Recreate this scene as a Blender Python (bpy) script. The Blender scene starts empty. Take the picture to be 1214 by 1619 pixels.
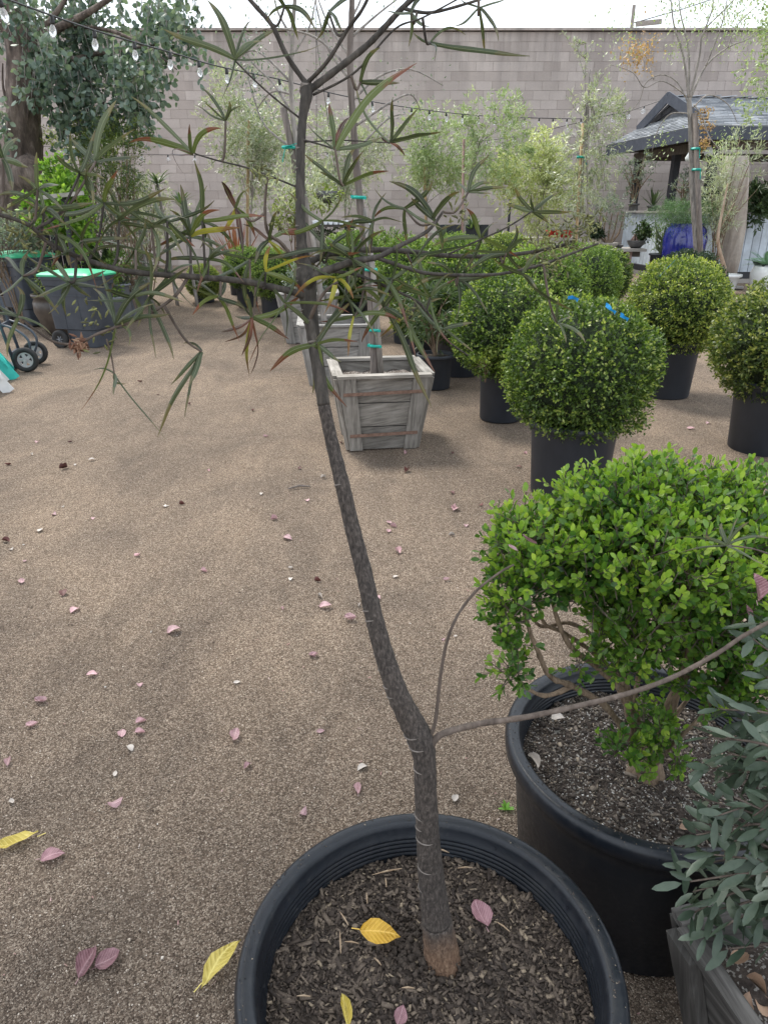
import bpy, math, random
import numpy as np
from mathutils import Vector
random.seed(7)
RNG = np.random.default_rng(11)
S = bpy.context.scene
COL = S.collection

# ------------------------------------------------------------------ camera
F, CX, CY, H, TH = 1122.0, 607.0, 809.5, 1.55, math.radians(23.0)
cam = bpy.data.cameras.new('camera')
cam.sensor_fit = 'VERTICAL'; cam.sensor_height = 36.0; cam.sensor_width = 27.0
cam.lens = F / 1619.0 * 36.0
cam.clip_start = 0.05; cam.clip_end = 2000
co = bpy.data.objects.new('camera', cam); COL.objects.link(co)
co.location = (0, 0, H); co.rotation_euler = (math.radians(90) - TH, 0, 0)
S.camera = co

# ------------------------------------------------------------------ world, sun, exposure
SUN_EL, SUN_AZ = math.radians(56), math.radians(-38)      # high sun behind thin cloud, beyond the wall to the left
W = bpy.data.worlds.new('World'); S.world = W; W.use_nodes = True
nt = W.node_tree; nt.nodes.clear()
wo = nt.nodes.new('ShaderNodeOutputWorld'); bg = nt.nodes.new('ShaderNodeBackground')
sky = nt.nodes.new('ShaderNodeTexSky'); sky.sky_type = 'NISHITA'; sky.sun_disc = False
sky.sun_elevation = SUN_EL; sky.sun_rotation = SUN_AZ; sky.air_density = 1.0; sky.dust_density = 2.0
tc = nt.nodes.new('ShaderNodeTexCoord'); mp = nt.nodes.new('ShaderNodeMapping'); mp.inputs['Scale'].default_value = (1, 1, 2.5)
ns = nt.nodes.new('ShaderNodeTexNoise'); ns.inputs['Scale'].default_value = 2.2; ns.inputs['Detail'].default_value = 6
rp = nt.nodes.new('ShaderNodeValToRGB'); rp.color_ramp.elements[0].position = .25; rp.color_ramp.elements[1].position = .6
rp.color_ramp.elements[0].color = (.72, .72, .72, 1); rp.color_ramp.elements[1].color = (.95, .95, .95, 1)
mx = nt.nodes.new('ShaderNodeMix'); mx.data_type = 'RGBA'; mx.inputs[7].default_value = (9.6, 10.2, 11.0, 1)
nt.links.new(tc.outputs['Generated'], mp.inputs[0]); nt.links.new(mp.outputs[0], ns.inputs['Vector'])
nt.links.new(ns.outputs[0], rp.inputs[0]); nt.links.new(rp.outputs[0], mx.inputs[0])
nt.links.new(sky.outputs[0], mx.inputs[6]); nt.links.new(mx.outputs[2], bg.inputs[0])
bg.inputs[1].default_value = 0.056
nt.links.new(bg.outputs[0], wo.inputs[0])
sl = bpy.data.lights.new('sun', 'SUN'); sl.energy = 1.5; sl.angle = math.radians(14); sl.color = (1, .95, .87)
so = bpy.data.objects.new('sun', sl); COL.objects.link(so)
sd = Vector((math.sin(SUN_AZ) * math.cos(SUN_EL), math.cos(SUN_AZ) * math.cos(SUN_EL), math.sin(SUN_EL)))
so.rotation_euler = sd.to_track_quat('Z', 'Y').to_euler()
S.view_settings.view_transform = 'Standard'; S.view_settings.look = 'None'
S.view_settings.exposure = 1.6; S.view_settings.gamma = 1; S.view_settings.use_curve_mapping = False
S.cycles.max_bounces = 7; S.cycles.diffuse_bounces = 3; S.cycles.glossy_bounces = 3
S.cycles.transmission_bounces = 6; S.cycles.transparent_max_bounces = 8
S.cycles.use_denoising = True

# ------------------------------------------------------------------ geometry of the view
ct, st = math.cos(TH), math.sin(TH)
def gz(y):                                     # the yard rises gently towards the back
    t = min(1, max(0, (y - 9.0) / 5.5)); return .2 * t * t * (3 - 2 * t)
def ray(px, py):
    a = (px - CX) / F; b = (CY - py) / F
    return Vector((a, ct + b * st, -st + b * ct))
def at(px, py, Y):                             # point seen at a pixel, at distance Y down the yard
    r = ray(px, py); return Vector((0, 0, H)) + r * (Y / r.y)
def atz(px, py, z):                            # ... at height z
    r = ray(px, py); return Vector((0, 0, H)) + r * ((z - H) / r.z)
def gnd(px, py):                               # ... on the ground
    z = 0.
    for _ in range(12):
        p = atz(px, py, z); z = gz(p.y)
    p.z = gz(p.y); return p
def xat(px, Y, z):                             # X for a pixel column at distance Y and height z
    return (px - CX) / F * (Y * ct - (z - H) * st)
def V(*a): return Vector(a)

# ------------------------------------------------------------------ objects
def props(o, label=None, cat=None, group=None, kind=None):
    if label: o['label'] = label
    if cat: o['category'] = cat
    if group: o['group'] = group
    if kind: o['kind'] = kind
    return o
def thing(name, label, cat, loc=(0, 0, 0), group=None, rz=0):
    o = bpy.data.objects.new(name, None); COL.objects.link(o); o.location = loc; o.rotation_euler.z = rz
    o.empty_display_size = .1
    return props(o, label, cat, group)
def link(name, me, parent=None, loc=None, world=True):
    """link a mesh; vertices are world coordinates when world=True"""
    o = bpy.data.objects.new(name, me); COL.objects.link(o)
    if parent is not None:
        o.parent = parent
        if world:
            loc_, rz = root_frame(parent)
            o.matrix_parent_inverse.identity()
            c, s = math.cos(-rz), math.sin(-rz)
            o.location = (-(c * loc_.x - s * loc_.y), -(s * loc_.x + c * loc_.y), -loc_.z); o.rotation_euler.z = -rz
            if parent.parent is not None or parent.type == 'MESH':
                o.location = (0, 0, 0); o.rotation_euler.z = 0
    if loc is not None: o.location = loc
    return o
def root_frame(p): return Vector(p.location), p.rotation_euler.z
def mesh(name, verts, faces, mat=None, smooth=False):
    me = bpy.data.meshes.new(name); me.from_pydata([tuple(v) for v in verts], [], faces)
    if mat: me.materials.append(mat)
    if smooth: me.polygons.foreach_set('use_smooth', [True] * len(me.polygons))
    me.update(); return me
def npmesh(name, verts, faces, mat=None, smooth=False):
    """verts (n,3) array; faces (m,k) array of quads or tris"""
    me = bpy.data.meshes.new(name)
    v = np.ascontiguousarray(verts, dtype=np.float32); f = np.ascontiguousarray(faces, dtype=np.int32)
    k = f.shape[1]; m = len(f)
    me.vertices.add(len(v)); me.vertices.foreach_set('co', v.ravel())
    me.loops.add(m * k); me.loops.foreach_set('vertex_index', f.ravel())
    me.polygons.add(m); me.polygons.foreach_set('loop_start', np.arange(0, m * k, k, dtype=np.int32))
    if smooth: me.polygons.foreach_set('use_smooth', np.ones(m, dtype=bool))
    me.update(calc_edges=True)
    if mat: me.materials.append(mat)
    return me
class MB:
    def __init__(s): s.v = []; s.f = []
    def add(s, vs, fs):
        n = len(s.v); s.v += [tuple(v) for v in vs]; s.f += [tuple(i + n for i in f) for f in fs]
    def hexa(s, p):    # p: 4 bottom + 4 top points
        s.add(p, [(3, 2, 1, 0), (4, 5, 6, 7), (0, 1, 5, 4), (1, 2, 6, 5), (2, 3, 7, 6), (3, 0, 4, 7)])
    def box(s, c, d, rz=0, ax=None):
        c = Vector(c); x, y, z = d[0] / 2, d[1] / 2, d[2] / 2
        if ax: ex, ey, ez = ax
        else: ex, ey, ez = V(math.cos(rz), math.sin(rz), 0), V(-math.sin(rz), math.cos(rz), 0), V(0, 0, 1)
        P = [c + ex * a * x + ey * b * y + ez * e * z for e in (-1, 1) for a, b in ((-1, -1), (1, -1), (1, 1), (-1, 1))]
        s.hexa(P)
    def beam(s, a, b, w, t, up=None):
        a, b = Vector(a), Vector(b); d = (b - a); L = d.length; d.normalize()
        up = Vector(up) if up else (V(0, 0, 1) if abs(d.z) < .9 else V(0, 1, 0))
        e = d.cross(up).normalized(); u = e.cross(d).normalized()
        s.box((a + b) / 2, (L, w, t), ax=(d, e, u))
    def tube(s, pts, rad, n=8, cap=True, wob=0):
        pts = [Vector(p) for p in pts]; m = len(pts)
        if not hasattr(rad, '__len__'): rad = [rad] * m
        ref = V(0, 0, 1); base = len(s.v); prev = None
        for i in range(m):
            d = (pts[min(i + 1, m - 1)] - pts[max(i - 1, 0)])
            if d.length < 1e-9: d = V(0, 0, 1)
            d.normalize()
            if prev is None:
                r = ref if abs(d.z) < .95 else V(1, 0, 0)
                e = d.cross(r).normalized()
            else:
                e = (prev - d * prev.dot(d))
                e = e.normalized() if e.length > 1e-6 else d.cross(ref).normalized()
            prev = e; u = d.cross(e)
            for k in range(n):
                a = 2 * math.pi * k / n; rr = rad[i] * (1 + wob * random.uniform(-1, 1))
                s.v.append(tuple(pts[i] + (e * math.cos(a) + u * math.sin(a)) * rr))
        for i in range(m - 1):
            for k in range(n):
                a, b = base + i * n + k, base + i * n + (k + 1) % n
                s.f.append((a, b, b + n, a + n))
        if cap:
            s.f.append(tuple(base + k for k in range(n))[::-1]); s.f.append(tuple(base + (m - 1) * n + k for k in range(n)))
    def lathe(s, prof, c=(0, 0, 0), n=32, sy=1.0):
        base = len(s.v); c = Vector(c)
        for r, z in prof:
            for k in range(n):
                a = 2 * math.pi * k / n; s.v.append((c.x + r * math.cos(a), c.y + sy * r * math.sin(a), c.z + z))
        for i in range(len(prof) - 1):
            for k in range(n):
                a, b = base + i * n + k, base + i * n + (k + 1) % n
                s.f.append((a, b, b + n, a + n))
    def build(s, name, mat, parent=None, smooth=False, label=None, kind=None):
        o = link(name, mesh(name, s.v, s.f, mat, smooth), parent)
        return props(o, label, None, None, kind)
def curve(pts, n=6):                            # Catmull-Rom through points
    P = [Vector(p) for p in pts]
    if len(P) < 3: return [P[0].lerp(P[-1], i / n) for i in range(n + 1)]
    out = []
    for i in range(len(P) - 1):
        p0, p1, p2, p3 = P[max(i - 1, 0)], P[i], P[i + 1], P[min(i + 2, len(P) - 1)]
        for k in range(n):
            t = k / n
            out.append(.5 * ((2 * p1) + (p2 - p0) * t + (2 * p0 - 5 * p1 + 4 * p2 - p3) * t * t + (3 * p1 - p0 - 3 * p2 + p3) * t ** 3))
    out.append(P[-1]); return out
def lerpr(r0, r1, n, pw=1): return [r0 + (r1 - r0) * (i / (n - 1)) ** pw for i in range(n)]
def bevel(o, w, seg=1):
    m = o.modifiers.new('bevel', 'BEVEL'); m.width = w; m.segments = seg; m.limit_method = 'ANGLE'; return o

# ------------------------------------------------------------------ materials
MATS = {}
def newmat(name):
    m = bpy.data.materials.new(name); m.use_nodes = True; n = m.node_tree; n.nodes.clear()
    o = n.nodes.new('ShaderNodeOutputMaterial'); p = n.nodes.new('ShaderNodeBsdfPrincipled')
    n.links.new(p.outputs[0], o.inputs[0]); MATS[name] = m
    return m, n, p, o
def nnode(n, t, **k):
    x = n.nodes.new(t)
    for a, b in k.items():
        if a in x.inputs: x.inputs[a].default_value = b
        else: setattr(x, a, b)
    return x
def ramp(n, src, stops):
    r = n.nodes.new('ShaderNodeValToRGB'); e = r.color_ramp.elements
    while len(e) < len(stops): e.new(.5)
    for i, (p, c) in enumerate(stops):
        e[i].position = p; e[i].color = (c[0], c[1], c[2], 1)
    n.links.new(src, r.inputs[0]); return r.outputs[0]
def mixc(n, f, a, b, mode='MIX'):
    m = n.nodes.new('ShaderNodeMix'); m.data_type = 'RGBA'; m.blend_type = mode
    for sock, v in ((m.inputs[0], f), (m.inputs[6], a), (m.inputs[7], b)):
        if isinstance(v, (int, float)): sock.default_value = v
        elif isinstance(v, tuple): sock.default_value = (v[0], v[1], v[2], 1)
        else: n.links.new(v, sock)
    return m.outputs[2]
def coords(n, scale=(1, 1, 1), kind='Object'):
    t = n.nodes.new('ShaderNodeTexCoord'); m = n.nodes.new('ShaderNodeMapping'); m.inputs['Scale'].default_value = scale
    n.links.new(t.outputs[kind], m.inputs[0]); return m.outputs[0]
def worldco(n, scale=(1, 1, 1)):
    g = n.nodes.new('ShaderNodeNewGeometry'); m = n.nodes.new('ShaderNodeMapping'); m.inputs['Scale'].default_value = scale
    n.links.new(g.outputs['Position'], m.inputs[0]); return m.outputs[0]
def noise(n, vec, sc, det=4, rough=.55, dist=0):
    x = nnode(n, 'ShaderNodeTexNoise', Scale=sc, Detail=det, Roughness=rough, Distortion=dist); n.links.new(vec, x.inputs['Vector']); return x.outputs[0]
def bump(n, p, h, s=.3, d=.01):
    b = nnode(n, 'ShaderNodeBump', Strength=s, Distance=d); n.links.new(h, b.inputs['Height']); n.links.new(b.outputs[0], p.inputs['Normal']); return b
def simple(name, c1, c2, rough=.6, sc=12, stretch=(1, 1, 1), bs=.2, bd=.005, world=False, metal=0, spec=.5, rnd=0):
    m, n, p, o = newmat(name)
    v = worldco(n, stretch) if world else coords(n, stretch)
    f = noise(n, v, sc, 6, .6)
    col = ramp(n, f, [(.3, c1), (.7, c2)])
    if rnd:
        oi = n.nodes.new('ShaderNodeObjectInfo')
        rr = ramp(n, oi.outputs['Random'], [(0, (1 - rnd,) * 3), (1, (1 + rnd,) * 3)])
        col = mixc(n, 1.0, col, rr, 'MULTIPLY')
    n.links.new(col, p.inputs['Base Color']); p.inputs['Roughness'].default_value = rough; p.inputs['Metallic'].default_value = metal
    p.inputs['Specular IOR Level'].default_value = spec
    if bs: bump(n, p, f, bs, bd)
    return m
def leafmat(name, cols, rough=.45, trans=.35, island=True, spec=.5, big=3.0, tl=1.3):
    """cols: list of colours spread over leaves at random; large-scale drift between plants' shoots"""
    m, n, p, o = newmat(name)
    if island:
        g = n.nodes.new('ShaderNodeNewGeometry'); r = g.outputs['Random Per Island']
    else:
        g = n.nodes.new('ShaderNodeObjectInfo'); r = g.outputs['Random']
    v = worldco(n); nz = noise(n, v, big, 3, .6)
    a = n.nodes.new('ShaderNodeMath'); a.operation = 'MULTIPLY_ADD'; a.inputs[1].default_value = .55
    b = n.nodes.new('ShaderNodeMath'); b.operation = 'MULTIPLY_ADD'; b.inputs[1].default_value = 1.2; b.inputs[2].default_value = -.36
    n.links.new(nz, b.inputs[0]); n.links.new(r, a.inputs[0]); n.links.new(b.outputs[0], a.inputs[2])
    k = len(cols); c = ramp(n, a.outputs[0], [(.08 + .84 * i / max(1, k - 1), cc) for i, cc in enumerate(cols)])
    fine = noise(n, v, 160, 3)
    c2 = mixc(n, .35, c, ramp(n, fine, [(.3, (.7, .72, .68)), (.7, (1.25, 1.2, 1.15))]), 'MULTIPLY')
    n.links.new(c2, p.inputs['Base Color']); p.inputs['Roughness'].default_value = rough; p.inputs['Specular IOR Level'].default_value = spec
    t = n.nodes.new('ShaderNodeBsdfTranslucent')
    n.links.new(mixc(n, 1.0, c2, (tl, tl * 1.05, tl * .6), 'MULTIPLY'), t.inputs[0])
    ms = n.nodes.new('ShaderNodeMixShader'); ms.inputs[0].default_value = trans
    n.links.new(p.outputs[0], ms.inputs[1]); n.links.new(t.outputs[0], ms.inputs[2]); n.links.new(ms.outputs[0], o.inputs[0])
    return m

# leaves of clipped boxwood etc.
M_NEWG = leafmat('boxwood_new_leaf', [(.08, .14, .025), (.15, .235, .04), (.27, .35, .07), (.42, .46, .15)], big=4, rough=.35)
M_NEWL = leafmat('light_boxwood_new_leaf', [(.12, .2, .04), (.22, .32, .06), (.36, .45, .12)], big=3, rough=.35)
M_NEWY = leafmat('golden_boxwood_new_leaf', [(.18, .25, .045), (.32, .38, .075), (.48, .50, .13)], big=4, rough=.35)
M_NEWO = leafmat('olive_boxwood_new_leaf', [(.15, .19, .05), (.26, .29, .08), (.40, .40, .13)], big=4, rough=.35)
M_BOX = leafmat('boxwood_leaf', [(.026, .056, .012), (.050, .096, .018), (.088, .155, .028), (.15, .215, .045)], big=4)
M_BOXY = leafmat('golden_boxwood_leaf', [(.04, .08, .018), (.09, .15, .03), (.18, .25, .045), (.32, .37, .08)], big=4)
M_BOXO = leafmat('olive_boxwood_leaf', [(.035, .06, .02), (.07, .115, .03), (.13, .18, .042), (.24, .28, .07)], big=4)
M_BOXL = leafmat('light_boxwood_leaf', [(.045, .09, .02), (.08, .15, .03), (.16, .25, .05), (.26, .36, .08)], big=3)
M_DARKSHRUB = leafmat('dark_shrub_leaf', [(.015, .03, .018), (.03, .055, .03), (.05, .08, .04)], big=4)
M_FRESH = leafmat('fresh_leaf', [(.06, .14, .03), (.14, .28, .045), (.27, .44, .07), (.42, .56, .13)], rough=.35, big=7, trans=.4)
M_OLIVE = leafmat('olive_leaf', [(.18, .23, .15), (.30, .35, .25), (.46, .50, .38), (.62, .64, .54)], rough=.4, trans=.35, tl=1.1)
M_OLIVEG = leafmat('greener_olive_leaf', [(.16, .24, .10), (.28, .38, .18), (.42, .50, .28), (.56, .62, .42)], rough=.5, trans=.3, tl=1.1)
M_VARIEG = leafmat('variegated_leaf', [(.28, .36, .14), (.46, .52, .26), (.62, .66, .38), (.74, .76, .54)], rough=.5, trans=.3, tl=1.1)
M_EUC = leafmat('eucalyptus_leaf', [(.05, .085, .07), (.10, .155, .125), (.17, .235, .19), (.28, .34, .28)], rough=.42, big=2.0, trans=.3, tl=1.2)
M_SPIKE = leafmat('spiky_leaf', [(.03, .05, .025), (.06, .1, .045), (.12, .17, .08)], big=5)
M_AGAVE = leafmat('agave_leaf', [(.10, .15, .12), (.18, .25, .2), (.26, .33, .27)], big=5, trans=.05)
M_YELLOWG = leafmat('yellow_green_leaf', [(.10, .15, .04), (.20, .26, .06), (.36, .42, .11)], big=3, trans=.4)
M_FERN = leafmat('fern_leaf', [(.05, .10, .05), (.09, .17, .08), (.15, .25, .12)], big=5, trans=.4)
M_REDGREEN = leafmat('purple_green_leaf', [(.05, .08, .03), (.10, .12, .05), (.16, .09, .07)], trans=.3)
M_DRY = leafmat('dry_leaf', [(.28, .17, .08), (.45, .28, .14), (.58, .42, .24)], trans=.3)
M_GREYLEAF = leafmat('grey_green_leaf', [(.03, .05, .034), (.06, .09, .06), (.10, .14, .10), (.24, .28, .22)], rough=.33, big=12, trans=.15, island=False)
M_GREYLEAFM = leafmat('grey_green_leaf_mass', [(.03, .05, .034), (.06, .09, .06), (.10, .14, .10), (.24, .28, .22)], rough=.38, big=12, trans=.2)
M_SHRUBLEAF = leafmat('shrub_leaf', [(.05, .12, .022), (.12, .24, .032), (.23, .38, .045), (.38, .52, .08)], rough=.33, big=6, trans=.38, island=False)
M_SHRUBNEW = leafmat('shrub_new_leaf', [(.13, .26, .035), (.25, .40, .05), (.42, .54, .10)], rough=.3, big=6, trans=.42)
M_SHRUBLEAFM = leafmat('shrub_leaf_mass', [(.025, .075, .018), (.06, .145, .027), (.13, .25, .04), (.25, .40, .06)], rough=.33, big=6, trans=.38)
M_SHRUBNEWP = leafmat('shrub_new_leaf_single', [(.13, .26, .035), (.25, .40, .05), (.42, .54, .10)], rough=.3, big=6, trans=.42, island=False)
M_REDLEAF = leafmat('red_leaf', [(.10, .03, .02), (.2, .07, .045), (.3, .14, .08)], big=6)

def strapmat(name, base, tip, edge):
    """a strap leaf: colours run along the blade (UV y) with blotches"""
    m, n, p, o = newmat(name)
    uv = n.nodes.new('ShaderNodeTexCoord'); sp = n.nodes.new('ShaderNodeSeparateXYZ'); n.links.new(uv.outputs['UV'], sp.inputs[0])
    nz = noise(n, worldco(n), 45, 5, .65)
    a = n.nodes.new('ShaderNodeMath'); a.operation = 'MULTIPLY_ADD'; a.inputs[1].default_value = .55; n.links.new(nz, a.inputs[0]); n.links.new(sp.outputs[1], a.inputs[2])
    c = ramp(n, a.outputs[0], [(.3, base), (edge, base), (min(.99, edge + .22), tip)])
    oi = n.nodes.new('ShaderNodeObjectInfo')
    c = mixc(n, 1.0, c, ramp(n, oi.outputs['Random'], [(0, (.65, .7, .7)), (1, (1.35, 1.3, 1.2))]), 'MULTIPLY')
    rib = n.nodes.new('ShaderNodeMath'); rib.operation = 'COMPARE'; rib.inputs[1].default_value = .5; rib.inputs[2].default_value = .05; n.links.new(sp.outputs[0], rib.inputs[0])
    c = mixc(n, rib.outputs[0], c, mixc(n, .5, c, (.28, .32, .2)))
    n.links.new(c, p.inputs['Base Color']); p.inputs['Roughness'].default_value = .42
    t = n.nodes.new('ShaderNodeBsdfTranslucent'); n.links.new(mixc(n, 1.0, c, (1.3, 1.35, .8), 'MULTIPLY'), t.inputs[0])
    ms = n.nodes.new('ShaderNodeMixShader'); ms.inputs[0].default_value = .28
    n.links.new(p.outputs[0], ms.inputs[1]); n.links.new(t.outputs[0], ms.inputs[2]); n.links.new(ms.outputs[0], o.inputs[0])
    return m
M_ST = [strapmat('strap_leaf_green', (.052, .066, .032), (.12, .10, .045), .97),
        strapmat('strap_leaf_greyish', (.085, .108, .062), (.14, .13, .07), .97),
        strapmat('strap_leaf_olive', (.10, .13, .04), (.17, .06, .04), .93),
        strapmat('strap_leaf_yellow', (.34, .32, .05), (.20, .10, .04), .85),
        strapmat('strap_leaf_brown', (.16, .06, .045), (.07, .03, .025), .6)]

def barkmat(name, c1, c2, c3, sc=90, st=(1, 1, .16), bs=.7, bd=.004, base=0):
    m, n, p, o = newmat(name); v = worldco(n, st)
    f = noise(n, v, sc, 8, .65, .4); g = noise(n, worldco(n), 14, 4)
    c = ramp(n, f, [(.34, c1), (.52, c2), (.72, c3)])
    c = mixc(n, .5, c, ramp(n, g, [(.3, (.7, .7, .72)), (.7, (1.3, 1.25, 1.2))]), 'MULTIPLY')
    if base:
        sp = n.nodes.new('ShaderNodeSeparateXYZ'); n.links.new(worldco(n), sp.inputs[0]); w_ = noise(n, worldco(n, (1, 1, .4)), 60, 4)
        a_ = nnode(n, 'ShaderNodeMath', operation='MULTIPLY_ADD'); a_.inputs[1].default_value = .05; n.links.new(w_, a_.inputs[0]); n.links.new(sp.outputs[2], a_.inputs[2])
        c = mixc(n, ramp(n, a_.outputs[0], [(base - .015, (1, 1, 1)), (base + .04, (0, 0, 0))]), c, ramp(n, f, [(.34, (.10, .055, .033)), (.52, (.20, .12, .075)), (.72, (.34, .23, .15))]))
    n.links.new(c, p.inputs['Base Color']); p.inputs['Roughness'].default_value = .85; bump(n, p, f, bs, bd); return m
M_BARK = barkmat('grey_ribbed_bark', (.026, .021, .018), (.066, .055, .048), (.16, .135, .118), sc=260, st=(1, 1, .42), bs=1.0, bd=.003, base=.435)
M_BARKTOP = barkmat('smooth_upper_bark', (.028, .024, .021), (.060, .053, .045), (.115, .10, .086), sc=120, bs=.4, bd=.001)
M_BARKBASE = barkmat('brown_base_bark', (.10, .055, .033), (.20, .12, .075), (.32, .21, .13), sc=260, st=(1, 1, .5), bs=.8, bd=.003)
M_TWIG = barkmat('brown_twig', (.06, .044, .035), (.125, .098, .08), (.21, .17, .145), sc=60, bs=.5, bd=.001)
M_PALEBARK = barkmat('pale_trunk', (.16, .15, .14), (.28, .26, .24), (.42, .39, .36), sc=30, bs=.3)
M_STAKE = barkmat('weathered_stake', (.10, .085, .075), (.17, .145, .13), (.25, .22, .2), sc=30, st=(1, 1, .08), bs=.3)
M_STAKEY = barkmat('tan_stake', (.28, .19, .1), (.4, .29, .16), (.5, .38, .23), sc=30, st=(1, 1, .08), bs=.3)
M_EUCBARK = barkmat('old_tree_bark', (.05, .038, .032), (.13, .10, .084), (.25, .205, .175), sc=12, st=(1, 1, .3), bs=1, bd=.04)
M_SHRUBWOOD = barkmat('shrub_wood', (.10, .07, .045), (.22, .16, .11), (.34, .26, .18), sc=120, bs=.8, bd=.002)

def plasticmat():
    m, n, p, o = newmat('black_plastic'); v = worldco(n)
    f = noise(n, v, 6, 6, .6); d = noise(n, v, 90, 4, .6)
    c = ramp(n, f, [(.35, (.007, .0095, .014)), (.75, (.016, .020, .027))])
    c = mixc(n, ramp(n, d, [(.6, (0, 0, 0)), (.78, (.22, .22, .22))]), c, (.14, .13, .12))
    st_ = noise(n, worldco(n, (1, 1, .18)), 22, 6, .7); c = mixc(n, ramp(n, st_, [(.55, (0, 0, 0)), (.75, (.3, .3, .3))]), c, (.06, .058, .056))
    n.links.new(c, p.inputs['Base Color'])
    n.links.new(ramp(n, d, [(.3, (.27, .27, .27)), (.75, (.5, .5, .5))]), p.inputs['Roughness']); bump(n, p, d, .12, .001); return m
M_POT = plasticmat()
def darkpot():
    m, n, p, o = newmat('dusty_nursery_plastic'); f = noise(n, worldco(n, (1, 1, .5)), 5, 6, .6)
    n.links.new(ramp(n, f, [(.3, (.018, .022, .03)), (.7, (.036, .042, .054))]), p.inputs['Base Color']); p.inputs['Roughness'].default_value = .55; return m
M_POT2 = darkpot()
M_GREYPOT = simple('grey_plastic', (.12, .13, .15), (.2, .21, .23), .6, 6, bs=0)

def woodmat(name, c1, c2, c3, rnd=.25, st=(1, 1, 1)):
    m, n, p, o = newmat(name)
    v = coords(n, st, 'UV'); f = noise(n, v, 9, 8, .65, .6)
    g = noise(n, worldco(n), 5, 4)
    c = ramp(n, f, [(.3, c1), (.5, c2), (.75, c3)])
    oi = n.nodes.new('ShaderNodeObjectInfo')
    c = mixc(n, 1.0, c, ramp(n, oi.outputs['Random'], [(0, (1 - rnd,) * 3), (1, (1 + rnd,) * 3)]), 'MULTIPLY')
    c = mixc(n, .6, c, ramp(n, g, [(.3, (.6, .58, .56)), (.7, (1.25, 1.25, 1.25))]), 'MULTIPLY')
    n.links.new(c, p.inputs['Base Color']); p.inputs['Roughness'].default_value = .85; bump(n, p, f, .35, .003); return m
M_WOOD = woodmat('weathered_grey_planks', (.12, .11, .098), (.27, .252, .225), (.42, .395, .365))
M_WOODM = woodmat('split_grey_planks', (.03, .027, .025), (.085, .08, .074), (.19, .18, .17))
M_WOODW = woodmat('pale_weathered_planks', (.17, .165, .16), (.31, .30, .285), (.45, .44, .42))
M_WOODD = woodmat('dark_weathered_planks', (.06, .05, .045), (.12, .105, .095), (.19, .17, .155))
M_RUST = simple('rusty_strap', (.12, .07, .05), (.26, .16, .12), .8, 40, metal=.0)
M_BLUEBOARD = woodmat('pale_blue_painted_board', (.40, .46, .52), (.50, .56, .62), (.60, .66, .71), rnd=.08)
M_NAVY = simple('charcoal_blue_paint', (.03, .038, .055), (.06, .07, .095), .6, 8)
M_BLACKW = simple('black_painted_timber', (.012, .013, .018), (.03, .032, .04), .6, 8)
M_ROOF = simple('grey_shingle', (.12, .13, .145), (.24, .25, .27), .85, 20, rnd=0, bs=.4)
M_TIN = simple('light_trim', (.55, .58, .62), (.7, .72, .75), .6, 5)
M_TABLE = woodmat('grey_table_wood', (.2, .19, .18), (.33, .31, .29), (.45, .43, .4))
M_REDWOOD = simple('reddish_post', (.22, .14, .12), (.36, .25, .22), .8, 15, (1, 1, .1))
M_COLUMN = barkmat('weathered_canvas_column', (.24, .20, .17), (.36, .32, .28), (.48, .44, .40), sc=7, st=(1, 1, .12), bs=.3, bd=.02)
M_COBALT = simple('cobalt_glaze', (.008, .012, .13), (.02, .03, .28), .12, 4, bs=0, spec=.8)
M_JAR = simple('brown_glazed_jar', (.025, .02, .018), (.10, .08, .065), .35, 6, bs=.1)
M_BIN = simple('charcoal_bin_plastic', (.035, .042, .055), (.06, .068, .085), .5, 6, bs=0)
M_LID = simple('green_lid_plastic', (.03, .34, .16), (.05, .44, .24), .45, 6, bs=0)
M_RUBBER = simple('black_rubber', (.012, .012, .013), (.03, .03, .03), .7, 10, bs=0)
M_METAL = simple('painted_steel_frame', (.03, .04, .06), (.06, .07, .09), .4, 12, bs=0, spec=.6)
M_HUB = simple('grey_wheel_hub', (.35, .35, .36), (.5, .5, .5), .5, 12, bs=0)
M_TURQ = simple('turquoise_paint', (.03, .50, .44), (.06, .62, .55), .5, 10, bs=.05)
M_WHITE = simple('white_paint', (.65, .68, .68), (.8, .82, .82), .5, 10, bs=.05)
M_TAPE = simple('green_tie_tape', (.0, .32, .26), (.01, .46, .38), .4, 10, bs=0)
M_BLUETAPE = simple('blue_ribbon', (.01, .22, .62), (.03, .4, .85), .4, 10, bs=0)
M_CABLE = simple('black_cable', (.015, .015, .015), (.03, .03, .03), .5, 10, bs=0)
M_BONSAI = simple('bonsai_pot_clay', (.07, .07, .075), (.13, .125, .125), .6, 12, bs=.1)
M_STONEPOT = simple('stone_bowl', (.32, .29, .26), (.48, .45, .41), .8, 14)
M_TANPOT = simple('tan_ceramic', (.42, .36, .27), (.56, .5, .4), .7, 14)
M_WHITEPOT = simple('white_ceramic', (.6, .62, .62), (.75, .77, .77), .35, 5, bs=0)
M_TERRA = simple('terracotta', (.32, .13, .08), (.45, .2, .12), .7, 10)
M_REDPOT = simple('red_pot', (.45, .03, .02), (.6, .06, .04), .4, 10, bs=0)
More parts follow.
